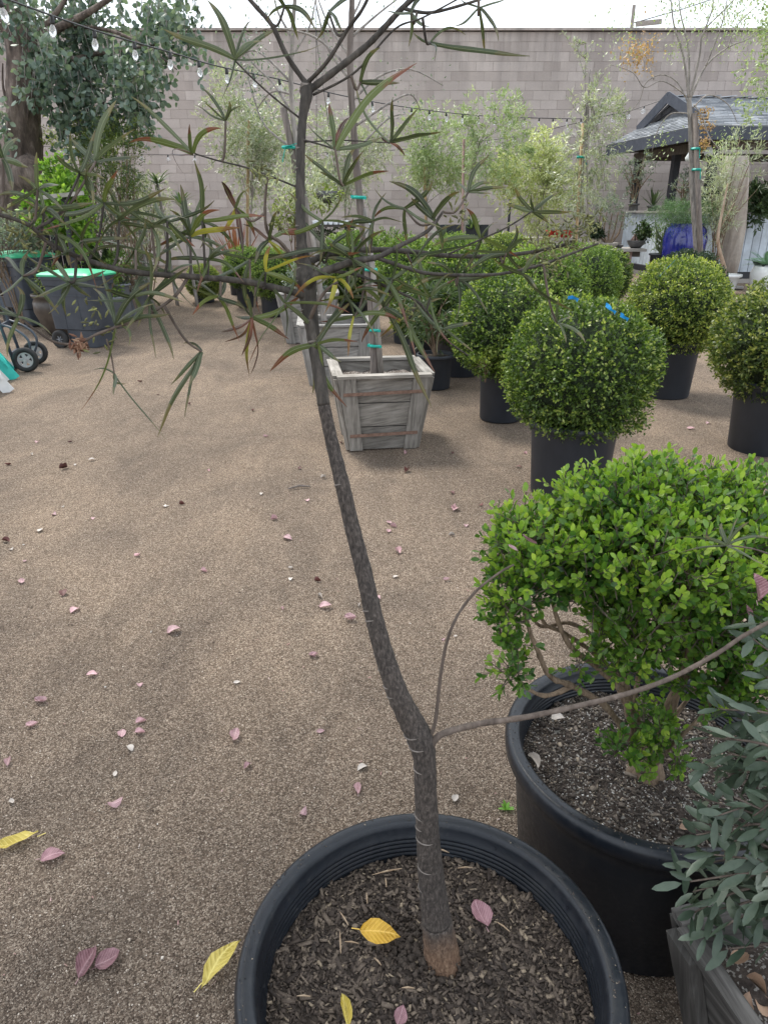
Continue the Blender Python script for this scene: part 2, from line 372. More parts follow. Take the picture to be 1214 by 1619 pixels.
def litter(name, c1, c2, rnd=.25):
    m, n, p, o = newmat(name); v = coords(n); f = noise(n, v, 3.5, 5, .6); c = ramp(n, f, [(.3, c1), (.7, c2)])
    sp = n.nodes.new('ShaderNodeSeparateXYZ'); n.links.new(v, sp.inputs[0]); ab = nnode(n, 'ShaderNodeMath', operation='ABSOLUTE'); n.links.new(sp.outputs[0], ab.inputs[0])
    rib = ramp(n, ab.outputs[0], [(.0, (1,) * 3), (.022, (0,) * 3)])
    su = nnode(n, 'ShaderNodeMath', operation='MULTIPLY_ADD'); su.inputs[1].default_value = -1.1; n.links.new(ab.outputs[0], su.inputs[0]); n.links.new(sp.outputs[1], su.inputs[2])
    mu = nnode(n, 'ShaderNodeMath', operation='MULTIPLY'); mu.inputs[1].default_value = 52; n.links.new(su.outputs[0], mu.inputs[0]); sn = nnode(n, 'ShaderNodeMath', operation='SINE'); n.links.new(mu.outputs[0], sn.inputs[0])
    ve = ramp(n, sn.outputs[0], [(.75, (0,) * 3), (1, (.5,) * 3)])
    li = tuple(min(1, a * 1.25 + .08) for a in c2); c = mixc(n, ve, c, li); c = mixc(n, rib, c, li)
    oi = n.nodes.new('ShaderNodeObjectInfo'); c = mixc(n, 1.0, c, ramp(n, oi.outputs['Random'], [(0, (1 - rnd,) * 3), (1, (1 + rnd,) * 3)]), 'MULTIPLY')
    n.links.new(c, p.inputs['Base Color']); p.inputs['Roughness'].default_value = .45; bump(n, p, sn.outputs[0], .25, .02)
    t = n.nodes.new('ShaderNodeBsdfTranslucent'); n.links.new(c, t.inputs[0]); ms = n.nodes.new('ShaderNodeMixShader'); ms.inputs[0].default_value = .2
    n.links.new(p.outputs[0], ms.inputs[1]); n.links.new(t.outputs[0], ms.inputs[2]); n.links.new(ms.outputs[0], o.inputs[0]); return m
M_PINK = litter('pink_fallen_leaf', (.38, .20, .22), (.62, .42, .44))
M_DUSTY = litter('dusty_purple_leaf', (.22, .10, .12), (.42, .24, .26))
M_DKLEAF = simple('dark_red_leaf', (.07, .02, .02), (.16, .06, .05), .6, 60, rnd=.3, bs=.15, bd=.001)
M_WHITELEAF = simple('bleached_leaf', (.36, .32, .28), (.55, .50, .46), .6, 60, rnd=.15, bs=.15, bd=.001)
M_YLEAF = litter('yellow_fallen_leaf', (.50, .38, .05), (.76, .62, .16), .1)
M_OLEAF = litter('orange_fallen_leaf', (.56, .30, .02), (.76, .46, .05), .05)
M_STONE = simple('pebble', (.4, .38, .35), (.6, .57, .53), .7, 40, rnd=.2)
def glassmat():
    m, n, p, o = newmat('bulb_glass'); p.inputs['Base Color'].default_value = (.95, .96, .97, 1); p.inputs['Roughness'].default_value = .05
    p.inputs['Transmission Weight'].default_value = .75; p.inputs['IOR'].default_value = 1.3; return m
M_GLASS = glassmat()

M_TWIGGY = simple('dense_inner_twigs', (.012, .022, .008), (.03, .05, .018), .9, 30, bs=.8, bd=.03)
M_GREYSHRUB = leafmat('grey_shrub_leaf', [(.10, .13, .11), (.18, .22, .19), (.3, .34, .3)], big=4)
M_FERNSTEM = simple('green_stem', (.12, .17, .08), (.22, .27, .14), .6, 14, bs=0)
M_TANWOOD = barkmat('tan_smooth_bark', (.26, .18, .12), (.4, .3, .22), (.5, .42, .34), sc=20, bs=.2)
M_FROND = leafmat('cycad_frond', [(.06, .15, .09), (.12, .24, .15), (.2, .33, .2)], island=False, trans=.2)
M_SCAR = simple('pale_leaf_scar', (.14, .12, .105), (.25, .22, .195), .85, 80, bs=0)
M_TANL = simple('tan_dried_leaf', (.28, .17, .11), (.45, .3, .2), .6, 60, rnd=.2, bs=.1, bd=.001)
M_DRYL = M_TANL
M_SPLINT = simple('pale_splinter', (.3, .2, .12), (.5, .38, .26), .7, 60, bs=0)
M_FRESHP = leafmat('weed_leaf', [(.12, .3, .04), (.25, .5, .08)], island=False)
# ------------------------------------------------------------------ ground
def groundmat():
    m, n, p, o = newmat('decomposed_granite'); v = worldco(n)
    vo = nnode(n, 'ShaderNodeTexVoronoi', Scale=300.0); n.links.new(v, vo.inputs['Vector'])
    sep = n.nodes.new('ShaderNodeSeparateColor'); n.links.new(vo.outputs['Color'], sep.inputs[0])
    grain = ramp(n, sep.outputs[0], [(0, (.08, .06, .046)), (.4, (.185, .14, .108)), (.75, (.335, .268, .21)), (1, (.64, .55, .46))])
    vo2 = nnode(n, 'ShaderNodeTexVoronoi', Scale=95.0); n.links.new(v, vo2.inputs['Vector'])
    sep2 = n.nodes.new('ShaderNodeSeparateColor'); n.links.new(vo2.outputs['Color'], sep2.inputs[0])
    grain = mixc(n, .22, grain, ramp(n, sep2.outputs[1], [(0, (.10, .08, .06)), (.6, (.24, .198, .155)), (1, (.44, .385, .315))]))
    pt = noise(n, v, .9, 6, .6, .8)
    pt2 = noise(n, worldco(n, (1.0, .35, 1)), 3.5, 6, .65, 1.2)
    c = mixc(n, 1.0, grain, ramp(n, pt, [(.34, (.78, .76, .75)), (.5, (1, .97, .94)), (.66, (1.18, 1.13, 1.07))]), 'MULTIPLY')
    c = mixc(n, .55, c, ramp(n, pt2, [(.36, (.74, .73, .72)), (.62, (1.18, 1.15, 1.11))]), 'MULTIPLY')
    n.links.new(c, p.inputs['Base Color']); p.inputs['Roughness'].default_value = .95; p.inputs['Specular IOR Level'].default_value = .25
    ad = n.nodes.new('ShaderNodeMath'); ad.operation = 'ADD'; n.links.new(vo.outputs['Distance'], ad.inputs[0]); n.links.new(vo2.outputs['Distance'], ad.inputs[1])
    b1 = nnode(n, 'ShaderNodeBump', Strength=1.0, Distance=.008); b1.invert = True; n.links.new(ad.outputs[0], b1.inputs['Height'])
    b2 = nnode(n, 'ShaderNodeBump', Strength=.35, Distance=.05); n.links.new(pt2, b2.inputs['Height']); n.links.new(b1.outputs[0], b2.inputs['Normal'])
    n.links.new(b2.outputs[0], p.inputs['Normal']); return m
M_GROUND = groundmat()
def build_ground():
    xs = np.concatenate([[-400, -100, -40], np.linspace(-14, 14, 90), [40, 100, 400]])
    ys = np.concatenate([[-60, -10, -3], np.linspace(0, 5, 60), np.linspace(5.2, 21, 60), [40, 100, 600]])
    X, Y = np.meshgrid(xs, ys)
    Z = np.vectorize(gz)(Y) + .007 * np.sin(X * 2.1 + 1.3 * np.sin(Y * 1.1)) * np.sin(Y * 1.7 + X) * (np.abs(Y) < 21)
    v = np.stack([X, Y, Z], -1).reshape(-1, 3); a, b = len(ys), len(xs)
    i = (np.arange(a - 1)[:, None] * b + np.arange(b - 1)[None]).ravel()
    f = np.stack([i, i + 1, i + b + 1, i + b], -1)
    o = link('ground', npmesh('ground', v, f, M_GROUND, True)); props(o, kind='structure')
build_ground()
def grainmat():
    m, n, p, o = newmat('gravel_grains'); g = n.nodes.new('ShaderNodeNewGeometry')
    c = ramp(n, g.outputs['Random Per Island'], [(0, (.08, .06, .046)), (.4, (.195, .148, .113)), (.7, (.37, .30, .235)), (.9, (.62, .54, .45)), (1, (.80, .74, .66))])
    pt = noise(n, worldco(n), .9, 6, .6, .8)
    c = mixc(n, 1.0, c, ramp(n, pt, [(.34, (.78, .76, .75)), (.5, (1, .97, .94)), (.66, (1.18, 1.13, 1.07))]), 'MULTIPLY')
    n.links.new(c, p.inputs['Base Color']); p.inputs['Roughness'].default_value = .9; return m
OCT = np.array([(1, 0, 0), (0, 1, 0), (-1, 0, 0), (0, -1, 0), (0, 0, 1), (0, 0, -1)], float)
OCF = np.array([(0, 1, 4), (1, 2, 4), (2, 3, 4), (3, 0, 4), (1, 0, 5), (2, 1, 5), (3, 2, 5), (0, 3, 5)])
def rot_rand(n, tilt=1.0):
    q = RNG.normal(size=(n, 4)); q[:, 1:3] *= tilt; q /= np.linalg.norm(q, axis=1, keepdims=True)
    w, x, y, z = q.T
    return np.stack([np.stack([1 - 2 * (y * y + z * z), 2 * (x * y - w * z), 2 * (x * z + w * y)], -1),
                     np.stack([2 * (x * y + w * z), 1 - 2 * (x * x + z * z), 2 * (y * z - w * x)], -1),
                     np.stack([2 * (x * z - w * y), 2 * (y * z + w * x), 1 - 2 * (x * x + y * y)], -1)], -2)
def scatter(tv, tf, pos, R, scale):
    """template verts/faces copied to every position"""
    n, k = len(pos), len(tv)
    v = np.einsum('nij,nkj->nki', R, tv[None] * scale[:, None, :]) + pos[:, None, :]
    f = tf[None] + (np.arange(n) * k)[:, None, None]
    return v.reshape(-1, 3), f.reshape(-1, tf.shape[1])
def frames(d, up, jit=.3):
    """rotation matrices whose Y axis is d and Z axis near up"""
    d = d / np.linalg.norm(d, axis=1, keepdims=True)
    up = up + RNG.normal(size=up.shape) * jit
    x = np.cross(d, up); x /= np.linalg.norm(x, axis=1, keepdims=True) + 1e-9
    z = np.cross(x, d)
    return np.stack([x, d, z], -1)
def build_grains():
    n = 110000
    Y = .25 + 4.2 * RNG.random(n) ** 1.7; X = (RNG.random(n) * 2 - 1) * (.65 + .6 * Y)
    s = .0010 + .0017 * RNG.random(n) ** 2.8
    big = RNG.random(n) < .012; s[big] *= 2.0
    sc = np.stack([s * RNG.uniform(.8, 1.6, n), s, s * RNG.uniform(.5, .9, n)], -1)
    Z = .007 * np.sin(X * 2.1 + 1.3 * np.sin(Y * 1.1)) * np.sin(Y * 1.7 + X) + s * .3
    v, f = scatter(OCT, OCF, np.stack([X, Y, Z], -1), rot_rand(n, .3), sc)
    props(link('gravel', npmesh('gravel', v, f, grainmat())), 'loose tan gravel grains scattered over the yard floor', 'gravel', kind='stuff')
build_grains()
def build_debris():
    n = 2600; Y = .3 + 11 * RNG.random(n) ** 1.5; X = (RNG.random(n) * 2 - 1) * (.8 + .62 * Y) - .1 * Y; l = RNG.uniform(.004, .013, n); w = RNG.uniform(.0015, .004, n)
    q = RNG.random(n) * 6.283; d = np.stack([np.cos(q), np.sin(q), RNG.normal(0, .15, n)], -1); Z = np.array([gz(v_) for v_ in Y]) + .007 * np.sin(X * 2.1 + 1.3 * np.sin(Y * 1.1)) * np.sin(Y * 1.7 + X) + .0015
    v, f = scatter(np.array([(-.5, -.5, 0), (.5, -.4, 0), (.3, .5, .3), (-.4, .45, .1), (0, 0, .6)]), np.array([(0, 1, 4), (1, 2, 4), (2, 3, 4), (3, 0, 4)]), np.stack([X, Y, Z], -1), frames(d, np.tile([[0, 0, 1.]], (n, 1)), .2), np.stack([w, l, w], -1))
    m, nn, p, o = newmat('leaf_crumbs'); g = nn.nodes.new('ShaderNodeNewGeometry'); nn.links.new(ramp(nn, g.outputs['Random Per Island'], [(0, (.04, .025, .02)), (.5, (.12, .08, .06)), (.72, (.3, .22, .16)), (.86, (.45, .25, .24)), (1, (.62, .57, .5))]), p.inputs['Base Color']); p.inputs['Roughness'].default_value = .8
    props(link('leaf_crumbs', npmesh('leaf_crumbs', v, f, m)), 'crumbs of dry leaf and tiny stones strewn over the gravel', 'debris', kind='stuff')

build_debris()
# ------------------------------------------------------------------ block wall
WY = 20.1
def wallmats():
    out = []
    for nm, isl in (('concrete_block', False), ('concrete_block_mass', True)):
        m, n, p, o = newmat(nm); v = worldco(n)
        if isl: g = n.nodes.new('ShaderNodeNewGeometry'); r = g.outputs['Random Per Island']
        else: g = n.nodes.new('ShaderNodeObjectInfo'); r = g.outputs['Random']
        c = ramp(n, r, [(0, (.38, .33, .302)), (.5, (.43, .378, .348)), (1, (.485, .43, .398))])
        f = noise(n, v, 1.1, 5, .6); g2 = noise(n, v, 40, 5, .7)
        c = mixc(n, .55, c, ramp(n, f, [(.3, (.8, .78, .78)), (.7, (1.18, 1.17, 1.17))]), 'MULTIPLY')
        c = mixc(n, .5, c, ramp(n, g2, [(.3, (.85,) * 3), (.7, (1.15,) * 3)]), 'MULTIPLY')
        # rain streaks that start at the coping and run down the upper courses
        sp = n.nodes.new('ShaderNodeSeparateXYZ'); n.links.new(v, sp.inputs[0])
        s2 = noise(n, worldco(n, (1, 1, .09)), 3.2, 6, .7)
        mr = nnode(n, 'ShaderNodeMapRange'); mr.inputs[1].default_value = 3.9; mr.inputs[2].default_value = 5.5
        n.links.new(sp.outputs[2], mr.inputs[0])
        ml = n.nodes.new('ShaderNodeMath'); ml.operation = 'MULTIPLY'; n.links.new(mr.outputs[0], ml.inputs[0]); n.links.new(ramp(n, s2, [(.38, (0,) * 3), (.62, (1,) * 3)]), ml.inputs[1])
        c = mixc(n, ml.outputs[0], c, mixc(n, .5, c, (.10, .095, .095)))
        n.links.new(c, p.inputs['Base Color']); p.inputs['Roughness'].default_value = .95; bump(n, p, g2, .3, .006); out.append(m)
    return out
M_CMU, M_CMUM = wallmats()
M_MORTAR = simple('mortar', (.33, .287, .262), (.39, .345, .315), .95, 20, world=True)
def build_wall():
    w = thing('block_wall', 'tall pinkish grey concrete block wall along the back of the yard', 'wall', (0, WY, 0))
    ch, cw = .2032, .4064; n_c = 26; top = 26 * ch + gz(WY) + .02
    m = MB(); m.box((0, WY + .082, top / 2 - .01), (44, .2, top - .02)); m.build('core', M_MORTAR, w)
    cand = []
    for c in range(n_c):
        z = gz(WY) + c * ch + ch / 2; off = (c % 2) * cw / 2
        for i in range(-52, 53): cand.append((i * cw + off, z, c))
    def score(t):     # what shows largest: the open stretch of wall in the upper middle
        return ((t[0] - 4.2) / 7.2) ** 2 + ((t[1] - 4.0) / 2.6) ** 2
    cand.sort(key=score)
    b = MB(); b.box((0, 0, 0), (cw - .008, .05, ch - .008)); me = mesh('block', b.v, b.f, M_CMU)
    cap = MB(); cap.box((0, 0, 0), (cw - .009, .07, ch - .009)); 
    for x, z, c in cand[:300]:
        o = link('block', me, w, world=False); o.location = (x, random.uniform(-.003, .003), z)
    r = MB()
    for x, z, c in cand[300:]: r.box((x, WY + random.uniform(-.003, .003), z), (cw - .008, .05, ch - .008))
    r.build('blocks', M_CMUM, w, kind='stuff')
    k = MB(); k.box((0, WY + .08, top + .025), (44, .36, .05)); k.build('coping', M_CMUM, w)
build_wall()

# ------------------------------------------------------------------ foliage generators
LEAF4 = np.array([(0, 0, 0), (.5, .5, .12), (0, 1, 0), (-.5, .5, .12)], float); LEAF4F = np.array([(0, 1, 2, 3)])
LEAF8 = np.array([(0, 0, 0), (.36, .22, .05), (.5, .55, .1), (.3, .87, .06), (0, 1, -.04), (-.3, .87, .06), (-.5, .55, .1), (-.36, .22, .05), (0, .25, -.02), (0, .6, -.03)], float)
LEAF8F = np.array([(0, 1, 8, 8), (8, 1, 2, 9), (9, 2, 3, 4), (0, 8, 7, 7), (8, 9, 6, 7), (9, 4, 5, 6)])
LEAF8T = [(0, 1, 8), (8, 1, 2, 9), (9, 2, 3, 4), (0, 8, 7), (8, 9, 6, 7), (9, 4, 5, 6)]
TRI8 = np.array([(0, 1, 8), (8, 1, 2), (8, 2, 9), (9, 2, 3), (9, 3, 4), (0, 8, 7), (8, 6, 7), (8, 9, 6), (9, 5, 6), (9, 4, 5)])
def leaves(pos, d, up, L, Wd, tmpl='4', jit=.3):
    n = len(pos); L = np.broadcast_to(L, (n,)) * RNG.uniform(.75, 1.25, n); Wd = np.broadcast_to(Wd, (n,)) * RNG.uniform(.8, 1.2, n)
    sc = np.stack([Wd, L, Wd], -1)
    if tmpl == '4': return scatter(LEAF4, LEAF4F, pos, frames(d, up, jit), sc)
    return scatter(LEAF8, TRI8, pos, frames(d, up, jit), sc)
def lump(dirs, seed, k=26, amp=.06, sharp=14):
    g = np.random.default_rng(seed); c = g.normal(size=(k, 3)); c /= np.linalg.norm(c, axis=1, keepdims=True)
    a = g.uniform(-1, 1, k) * amp
    return 1 + (np.exp(-sharp * (1 - dirs @ c.T)) * a).sum(1)
def ball_mesh(seed, n_s=2000, per=8, leaf=.05, squash=.95, mat=None):
    """clipped globe, unit radius: sprigs of small leaves over an uneven surface; returns old leaves and new growth"""
    g = np.random.default_rng(seed); d = g.normal(size=(n_s, 3)); d /= np.linalg.norm(d, axis=1, keepdims=True)
    rad = lump(d, seed, 70, .075, 45) * (1 - .20 * g.random(n_s) ** 1.5) + .012 * g.normal(size=n_s)
    sd_ = d * 1.2 + g.normal(size=d.shape) * .4; sd_[:, 2] += .25; sd_ /= np.linalg.norm(sd_, axis=1, keepdims=True)
    base = d * rad[:, None]; base[:, 2] *= squash
    tt = np.tile(np.linspace(-.09, .03, per), n_s)
    pos = np.repeat(base, per, 0) + np.repeat(sd_, per, 0) * tt[:, None] + g.normal(size=(n_s * per, 3)) * .008
    ld = np.repeat(sd_, per, 0) * .7 + g.normal(size=pos.shape) * .55
    v, f = leaves(pos, ld, np.repeat(d, per, 0), leaf, leaf * .6, '4', .5)
    tip = np.repeat((g.random(n_s) < .55) & (rad > np.quantile(rad, .35)), per) & (np.tile(np.arange(per), n_s) >= per - 3)
    f1, f2 = f[~tip], f[tip]
    def sub(ff): u = np.unique(ff); m_ = np.zeros(len(v), int); m_[u] = np.arange(len(u)); return v[u], m_[ff]
    return npmesh('foliage', *sub(f1), mat), npmesh('new_growth', *sub(f2), mat)
BALLS = [ball_mesh(101, 3900, leaf=.046, mat=M_BOX), ball_mesh(202, 3400, leaf=.05, mat=M_BOX), ball_mesh(303, 3000, leaf=.056, mat=M_BOX)]
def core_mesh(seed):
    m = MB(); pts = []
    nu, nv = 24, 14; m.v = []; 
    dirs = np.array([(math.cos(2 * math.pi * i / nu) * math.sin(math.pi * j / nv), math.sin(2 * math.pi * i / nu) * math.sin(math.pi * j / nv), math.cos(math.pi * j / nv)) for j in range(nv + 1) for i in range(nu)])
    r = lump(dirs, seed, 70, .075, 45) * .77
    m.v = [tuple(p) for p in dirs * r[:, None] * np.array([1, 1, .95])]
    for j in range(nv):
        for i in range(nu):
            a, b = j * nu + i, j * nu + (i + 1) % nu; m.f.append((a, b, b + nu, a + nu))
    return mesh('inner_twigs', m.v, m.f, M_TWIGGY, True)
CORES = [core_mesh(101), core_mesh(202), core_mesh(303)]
M_SOIL = simple('potting_soil', (.03, .022, .017), (.10, .078, .062), .95, 60, bs=.8, bd=.01, world=True)
POTCACHE = {}
def pot_profile(r, h, tb=.8, rim=.03, lip=.018, dip=.05):
    rb = r * tb; ri = r - lip
    return [(0, 0.0), (rb * .96, 0), (rb, .012), (r - lip * .9 - .012, h - rim - .01), (r - lip * .9, h - rim), (r, h - rim + .003), (r + .002, h - rim * .5), (r, h - .004), (r - .006, h),
            (ri + .002, h), (ri - .003, h - .006), (ri - .008, h - rim), (ri - .012, h - dip - .02), (ri - .02, h - dip - .06)]
def pot_parts(t, r, h, mat=None, tb=.8, n=40, dip=.05, rim=.035, soil=True, loc=(0, 0, 0)):
    m = MB(); m.lathe(pot_profile(r, h, tb, rim=rim, dip=dip), loc, n)
    o = link('pot', mesh('pot', m.v, m.f, mat or M_POT2, True), t, world=False)
    if soil:
        s = MB(); s.lathe([(0, h - dip + .012), (r * .5, h - dip + .006), (r - .028, h - dip)], loc, n)
        link('soil', mesh('soil', s.v, s.f, M_SOIL, True), t, world=False)
    return o
def setmat(o, m):
    o.material_slots[0].link = 'OBJECT'; o.material_slots[0].material = m
def ball_plant(px, py_c, R, Y, label, mat, pot_r, pot_h, variant=0, name='clipped_globe_shrub', group='clipped globe shrubs in nursery pots', cat='shrub', squash=1.0, ribbon=None, cropx=None):
    c = at(px, py_c, Y); z0 = gz(Y)
    t = thing(name, label, cat, (c.x, c.y, z0), group)
    if pot_r: pot_parts(t, pot_r, pot_h, n=36 if Y < 8 else 24, dip=.04)
    fo = link('foliage', BALLS[variant][0], t, world=False); fo.location = (0, 0, c.z - z0); fo.scale = (R, R, R * squash); fo.rotation_euler.z = random.uniform(0, 6)
    setmat(fo, mat); ng = link('new_growth', BALLS[variant][1], t, world=False); ng.location = fo.location; ng.scale = fo.scale; ng.rotation_euler.z = fo.rotation_euler.z; setmat(ng, {M_BOX: M_NEWG, M_BOXL: M_NEWL, M_BOXY: M_NEWY, M_BOXO: M_NEWO}.get(mat, mat))
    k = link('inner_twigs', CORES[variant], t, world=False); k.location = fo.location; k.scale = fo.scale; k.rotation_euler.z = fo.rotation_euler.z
    if pot_r and c.z - z0 - R * .9 < pot_h + .3:
        s = MB(); s.tube([(0, 0, pot_h - .06), (0.01, 0, c.z - z0 - R * .5)], [.03, .025], 8); link('stem', mesh('stem', s.v, s.f, M_SHRUBWOOD, True), t, world=False)
    if ribbon:
        s = MB(); pts = []
        for (rx, ry) in ribbon:
            r_ = ray(rx, ry); o_ = Vector((0, 0, H)); oc = o_ - c; b_ = oc.dot(r_); cc = oc.dot(oc) - (R * 1.03) ** 2; disc = b_ * b_ - r_.dot(r_) * cc
            tt = (-b_ - math.sqrt(max(0, disc))) / r_.dot(r_); pts.append(o_ + r_ * tt - Vector((c.x, c.y, z0)))
        pts = curve(pts, 4)
        w_ = .012
        vs, fs = [], []
        for i, p_ in enumerate(pts):
            tw = math.sin(i * 1.3) * .5
            e = V(math.cos(tw) * .6, 0, .8 + .2 * math.sin(tw)).normalized() * w_
            vs += [tuple(p_ - e), tuple(p_ + e)]
        for i in range(len(pts) - 1): fs.append((2 * i, 2 * i + 1, 2 * i + 3, 2 * i + 2))
        link('ribbon', mesh('ribbon', vs, fs, M_BLUETAPE), t, world=False)
    return t

def tree_mesh_branches(base, tips, r0, r1, n=6, wob=.08):
    m = MB()
    for tip in tips:
        a, b = Vector(base), Vector(tip); mid = a.lerp(b, .5) + V(random.uniform(-1, 1), random.uniform(-1, 1), random.uniform(-.2, .6)) * (b - a).length * wob
        pts = curve([a, mid, b], 4); m.tube(pts, lerpr(r0, r1, len(pts)), n)
    return m
def cloud_leaves(c, rad, n_s, per, L, Wd, seed, droop=0, up=.2, hollow=.25, spread=.07, clumps=14):
    """leafy crown: sprigs gathered round clump centres inside an ellipsoid"""
    g = np.random.default_rng(seed); cl = g.normal(size=(clumps, 3)); cl /= np.linalg.norm(cl, axis=1, keepdims=True)
    cl *= g.uniform(.35, .95, clumps)[:, None]
    idx = g.integers(0, clumps, n_s); p = cl[idx] + g.normal(size=(n_s, 3)) * .23
    rr = np.linalg.norm(p, axis=1); p[rr > 1.1] *= (1.1 / rr[rr > 1.1])[:, None]
    d = p + g.normal(size=p.shape) * .5; d[:, 2] += up; d /= np.linalg.norm(d, axis=1, keepdims=True)
    base = p * np.array(rad) + np.array(c)
    tt = np.tile(np.linspace(0, 1, per), n_s)
    pos = np.repeat(base, per, 0) + np.repeat(d, per, 0) * (tt * spread)[:, None]
    pos[:, 2] -= droop * tt * spread
    ld = np.repeat(d, per, 0) * .6 + g.normal(size=pos.shape) * .5; ld[:, 2] -= droop
    upv = np.tile(np.array([[0, 0, 1.0]]), (len(pos), 1))
    return pos, ld, upv, base, d, leaves(pos, ld, upv, L, Wd, '4', .6)

# ------------------------------------------------------------------ pavilion at the right
def build_pavilion():
    E = V(5.74, 14.5, 2.78); u = V(.992, .125, 0); v = V(-.1, .995, 0); Z = V(0, 0, 1)
    def L(a, b, z): return V(E.x, E.y, 0) + u * a + v * b + Z * z
    t = thing('garden_pavilion', 'open timber pavilion with grey shingled gable roof and pale blue boarded counter wall', 'pavilion', (8.5, 17, .2))
    D, LEN, zE, zR, zG, gu = 4.3, 9.0, 2.97, 3.68, 3.30, .42
    vr = D / 2; vg = (zG - zE) / (zR - zE) * vr
    # roof deck
    m = MB(); th = .05
    def slab(ps, th=.06):
        nrm = (ps[1] - ps[0]).cross(ps[2] - ps[0]).normalized()
        if nrm.z < 0: nrm = -nrm
        lo = [p - nrm * th for p in ps]
        if len(ps) == 4: m.hexa(lo + list(ps))
        else:
            k = len(ps); m.add(lo + list(ps), [tuple(range(k))[::-1], tuple(range(k, 2 * k))] + [(i, (i + 1) % k, (i + 1) % k + k, i + k) for i in range(k)])
    slab([L(0, 0, zE), L(LEN, 0, zE), L(LEN, vr, zR), L(gu, vr, zR), L(gu, vg, zG)])
    slab([L(LEN, D, zE), L(0, D, zE), L(gu, D - vg, zG), L(gu, vr, zR), L(LEN, vr, zR)])
    slab([L(0, D, zE), L(0, 0, zE), L(gu, vg, zG), L(gu, D - vg, zG)])
    roof = m.build('roof', M_BLACKW, t)
    # shingles laid in courses
    m = MB(); nc = 19
    def course_plane(p00, p10, p01, p11, nc, wid=.28):
        n_ = (p10 - p00).cross(p01 - p00).normalized()
        if n_.z < 0: n_ = -n_
        for i in range(nc):
            a0, a1 = i / nc, min(1, (i + 1.15) / nc)
            s0, s1 = p00.lerp(p01, a0), p10.lerp(p11, a0); t0, t1 = p00.lerp(p01, a1), p10.lerp(p11, a1)
            k = max(1, int((s1 - s0).length / wid)); off = (i % 2) * .5
            for j in range(-1, k + 1):
                f0, f1 = max(0, (j + off) / k), min(1, (j + 1 + off) / k)
                if f1 - f0 < .02: continue
                g = .004 / max(.1, (s1 - s0).length) ; jit = random.uniform(0, .006)
                q = [s0.lerp(s1, f0 + g), s0.lerp(s1, f1 - g), t0.lerp(t1, f1 - g), t0.lerp(t1, f0 + g)]
                lo = [q[0] + n_ * .012, q[1] + n_ * .012, q[2] + n_ * .004, q[3] + n_ * .004]
                hi = [q[0] + n_ * (.036 + jit), q[1] + n_ * (.036 + jit), q[2] + n_ * .014, q[3] + n_ * .014]
                m.hexa(lo + hi)
    f = vg / vr
    course_plane(L(-.03, -.04, zE - .02), L(LEN, -.04, zE - .02), L(gu - .02, vg, zG), L(LEN, vg, zG), 9)
    course_plane(L(gu - .12, vg, zG), L(LEN, vg, zG), L(gu - .12, vr, zR), L(LEN, vr, zR), 10)
    course_plane(L(-.04, D + .02, zE - .02), L(-.04, -.02, zE - .02), L(gu, D - vg, zG), L(gu, vg, zG), 9)
    sh = link('shingles', mesh('shingles', m.v, m.f, M_SHING), roof); props(sh, kind='stuff')
    m = MB()
    for i in range(26):
        a = gu - .12 + i * .34
        m.beam(L(a, vr - .08, zR + .005), L(a + .36, vr - .08, zR + .04), .18, .014); m.beam(L(a, vr + .08, zR + .005), L(a + .36, vr + .08, zR + .038), .17, .014)
    link('ridge_caps', mesh('ridge_caps', m.v, m.f, M_SHING), roof)
    # gable
    g = MB(); g.hexa([L(gu + .02, vg, zG - .02), L(gu + .06, vg, zG - .02), L(gu + .06, D - vg, zG - .02), L(gu + .02, D - vg, zG - .02),
                      L(gu + .02, vr - .02, zR - .08), L(gu + .06, vr - .02, zR - .08), L(gu + .06, vr + .02, zR - .08), L(gu + .02, vr + .02, zR - .08)])
    g.build('gable_panel', M_GREYPOT, roof)
    for s in (-1, 1):
        b = MB(); b.beam(L(gu - .14, vr + s * (vr - vg + .18), zG - .1), L(gu - .14, vr, zR + .01), .035, .2, up=(0, 0, 1)); b.build('barge_board', M_NAVY, roof)
        b = MB(); b.beam(L(gu - .02, vr + s * (vr - vg), zG - .03), L(gu - .02, vr, zR - .19), .03, .09, up=(0, 0, 1)); b.build('gable_trim', M_BLACKW, roof)
    # fascias
    b = MB(); b.beam(L(-.02, -.03, zE - .12), L(LEN, -.03, zE - .12), .045, .22); b.build('fascia', M_NAVY, t)
    b = MB(); b.beam(L(-.035, -.06, zE - .12), L(-.035, D + .05, zE - .12), .045, .22); b.build('fascia', M_NAVY, t)
    # beams, posts
    O0 = .55
    posts = [(O0, .45), (O0, 1.95), (O0, 3.8), (2.0, .45), (4.6, .45), (7.2, .45), (2.9, 3.8), (5.2, 3.8), (7.4, 3.8)]
    for a, c in posts:
        b = MB(); b.beam(L(a, c, .25), L(a, c, 2.62), .14, .14, up=u); b.build('post', M_BLACKW, t)
    for a0, c0, a1, c1, w in ((O0 - .1, .45, LEN, .45, .14), (O0, .53, O0, 3.95, .14), (O0, 3.8, LEN, 3.8, .12)):
        b = MB(); b.beam(L(a0, c0, 2.7), L(a1, c1, 2.7), w, .16); b.build('beam', M_STAKE, t)
    for i in range(9):
        b = MB(); b.beam(L(.12, .3 + i * .46, 2.82), L(1.0, .3 + i * .46, 2.87), .05, .09); b.build('rafter', M_STAKE, t)
    # counter wall : boards one by one, sloping base outwards a little
    zc, zb = 1.50, .42
    bw = .165
    n1 = 21
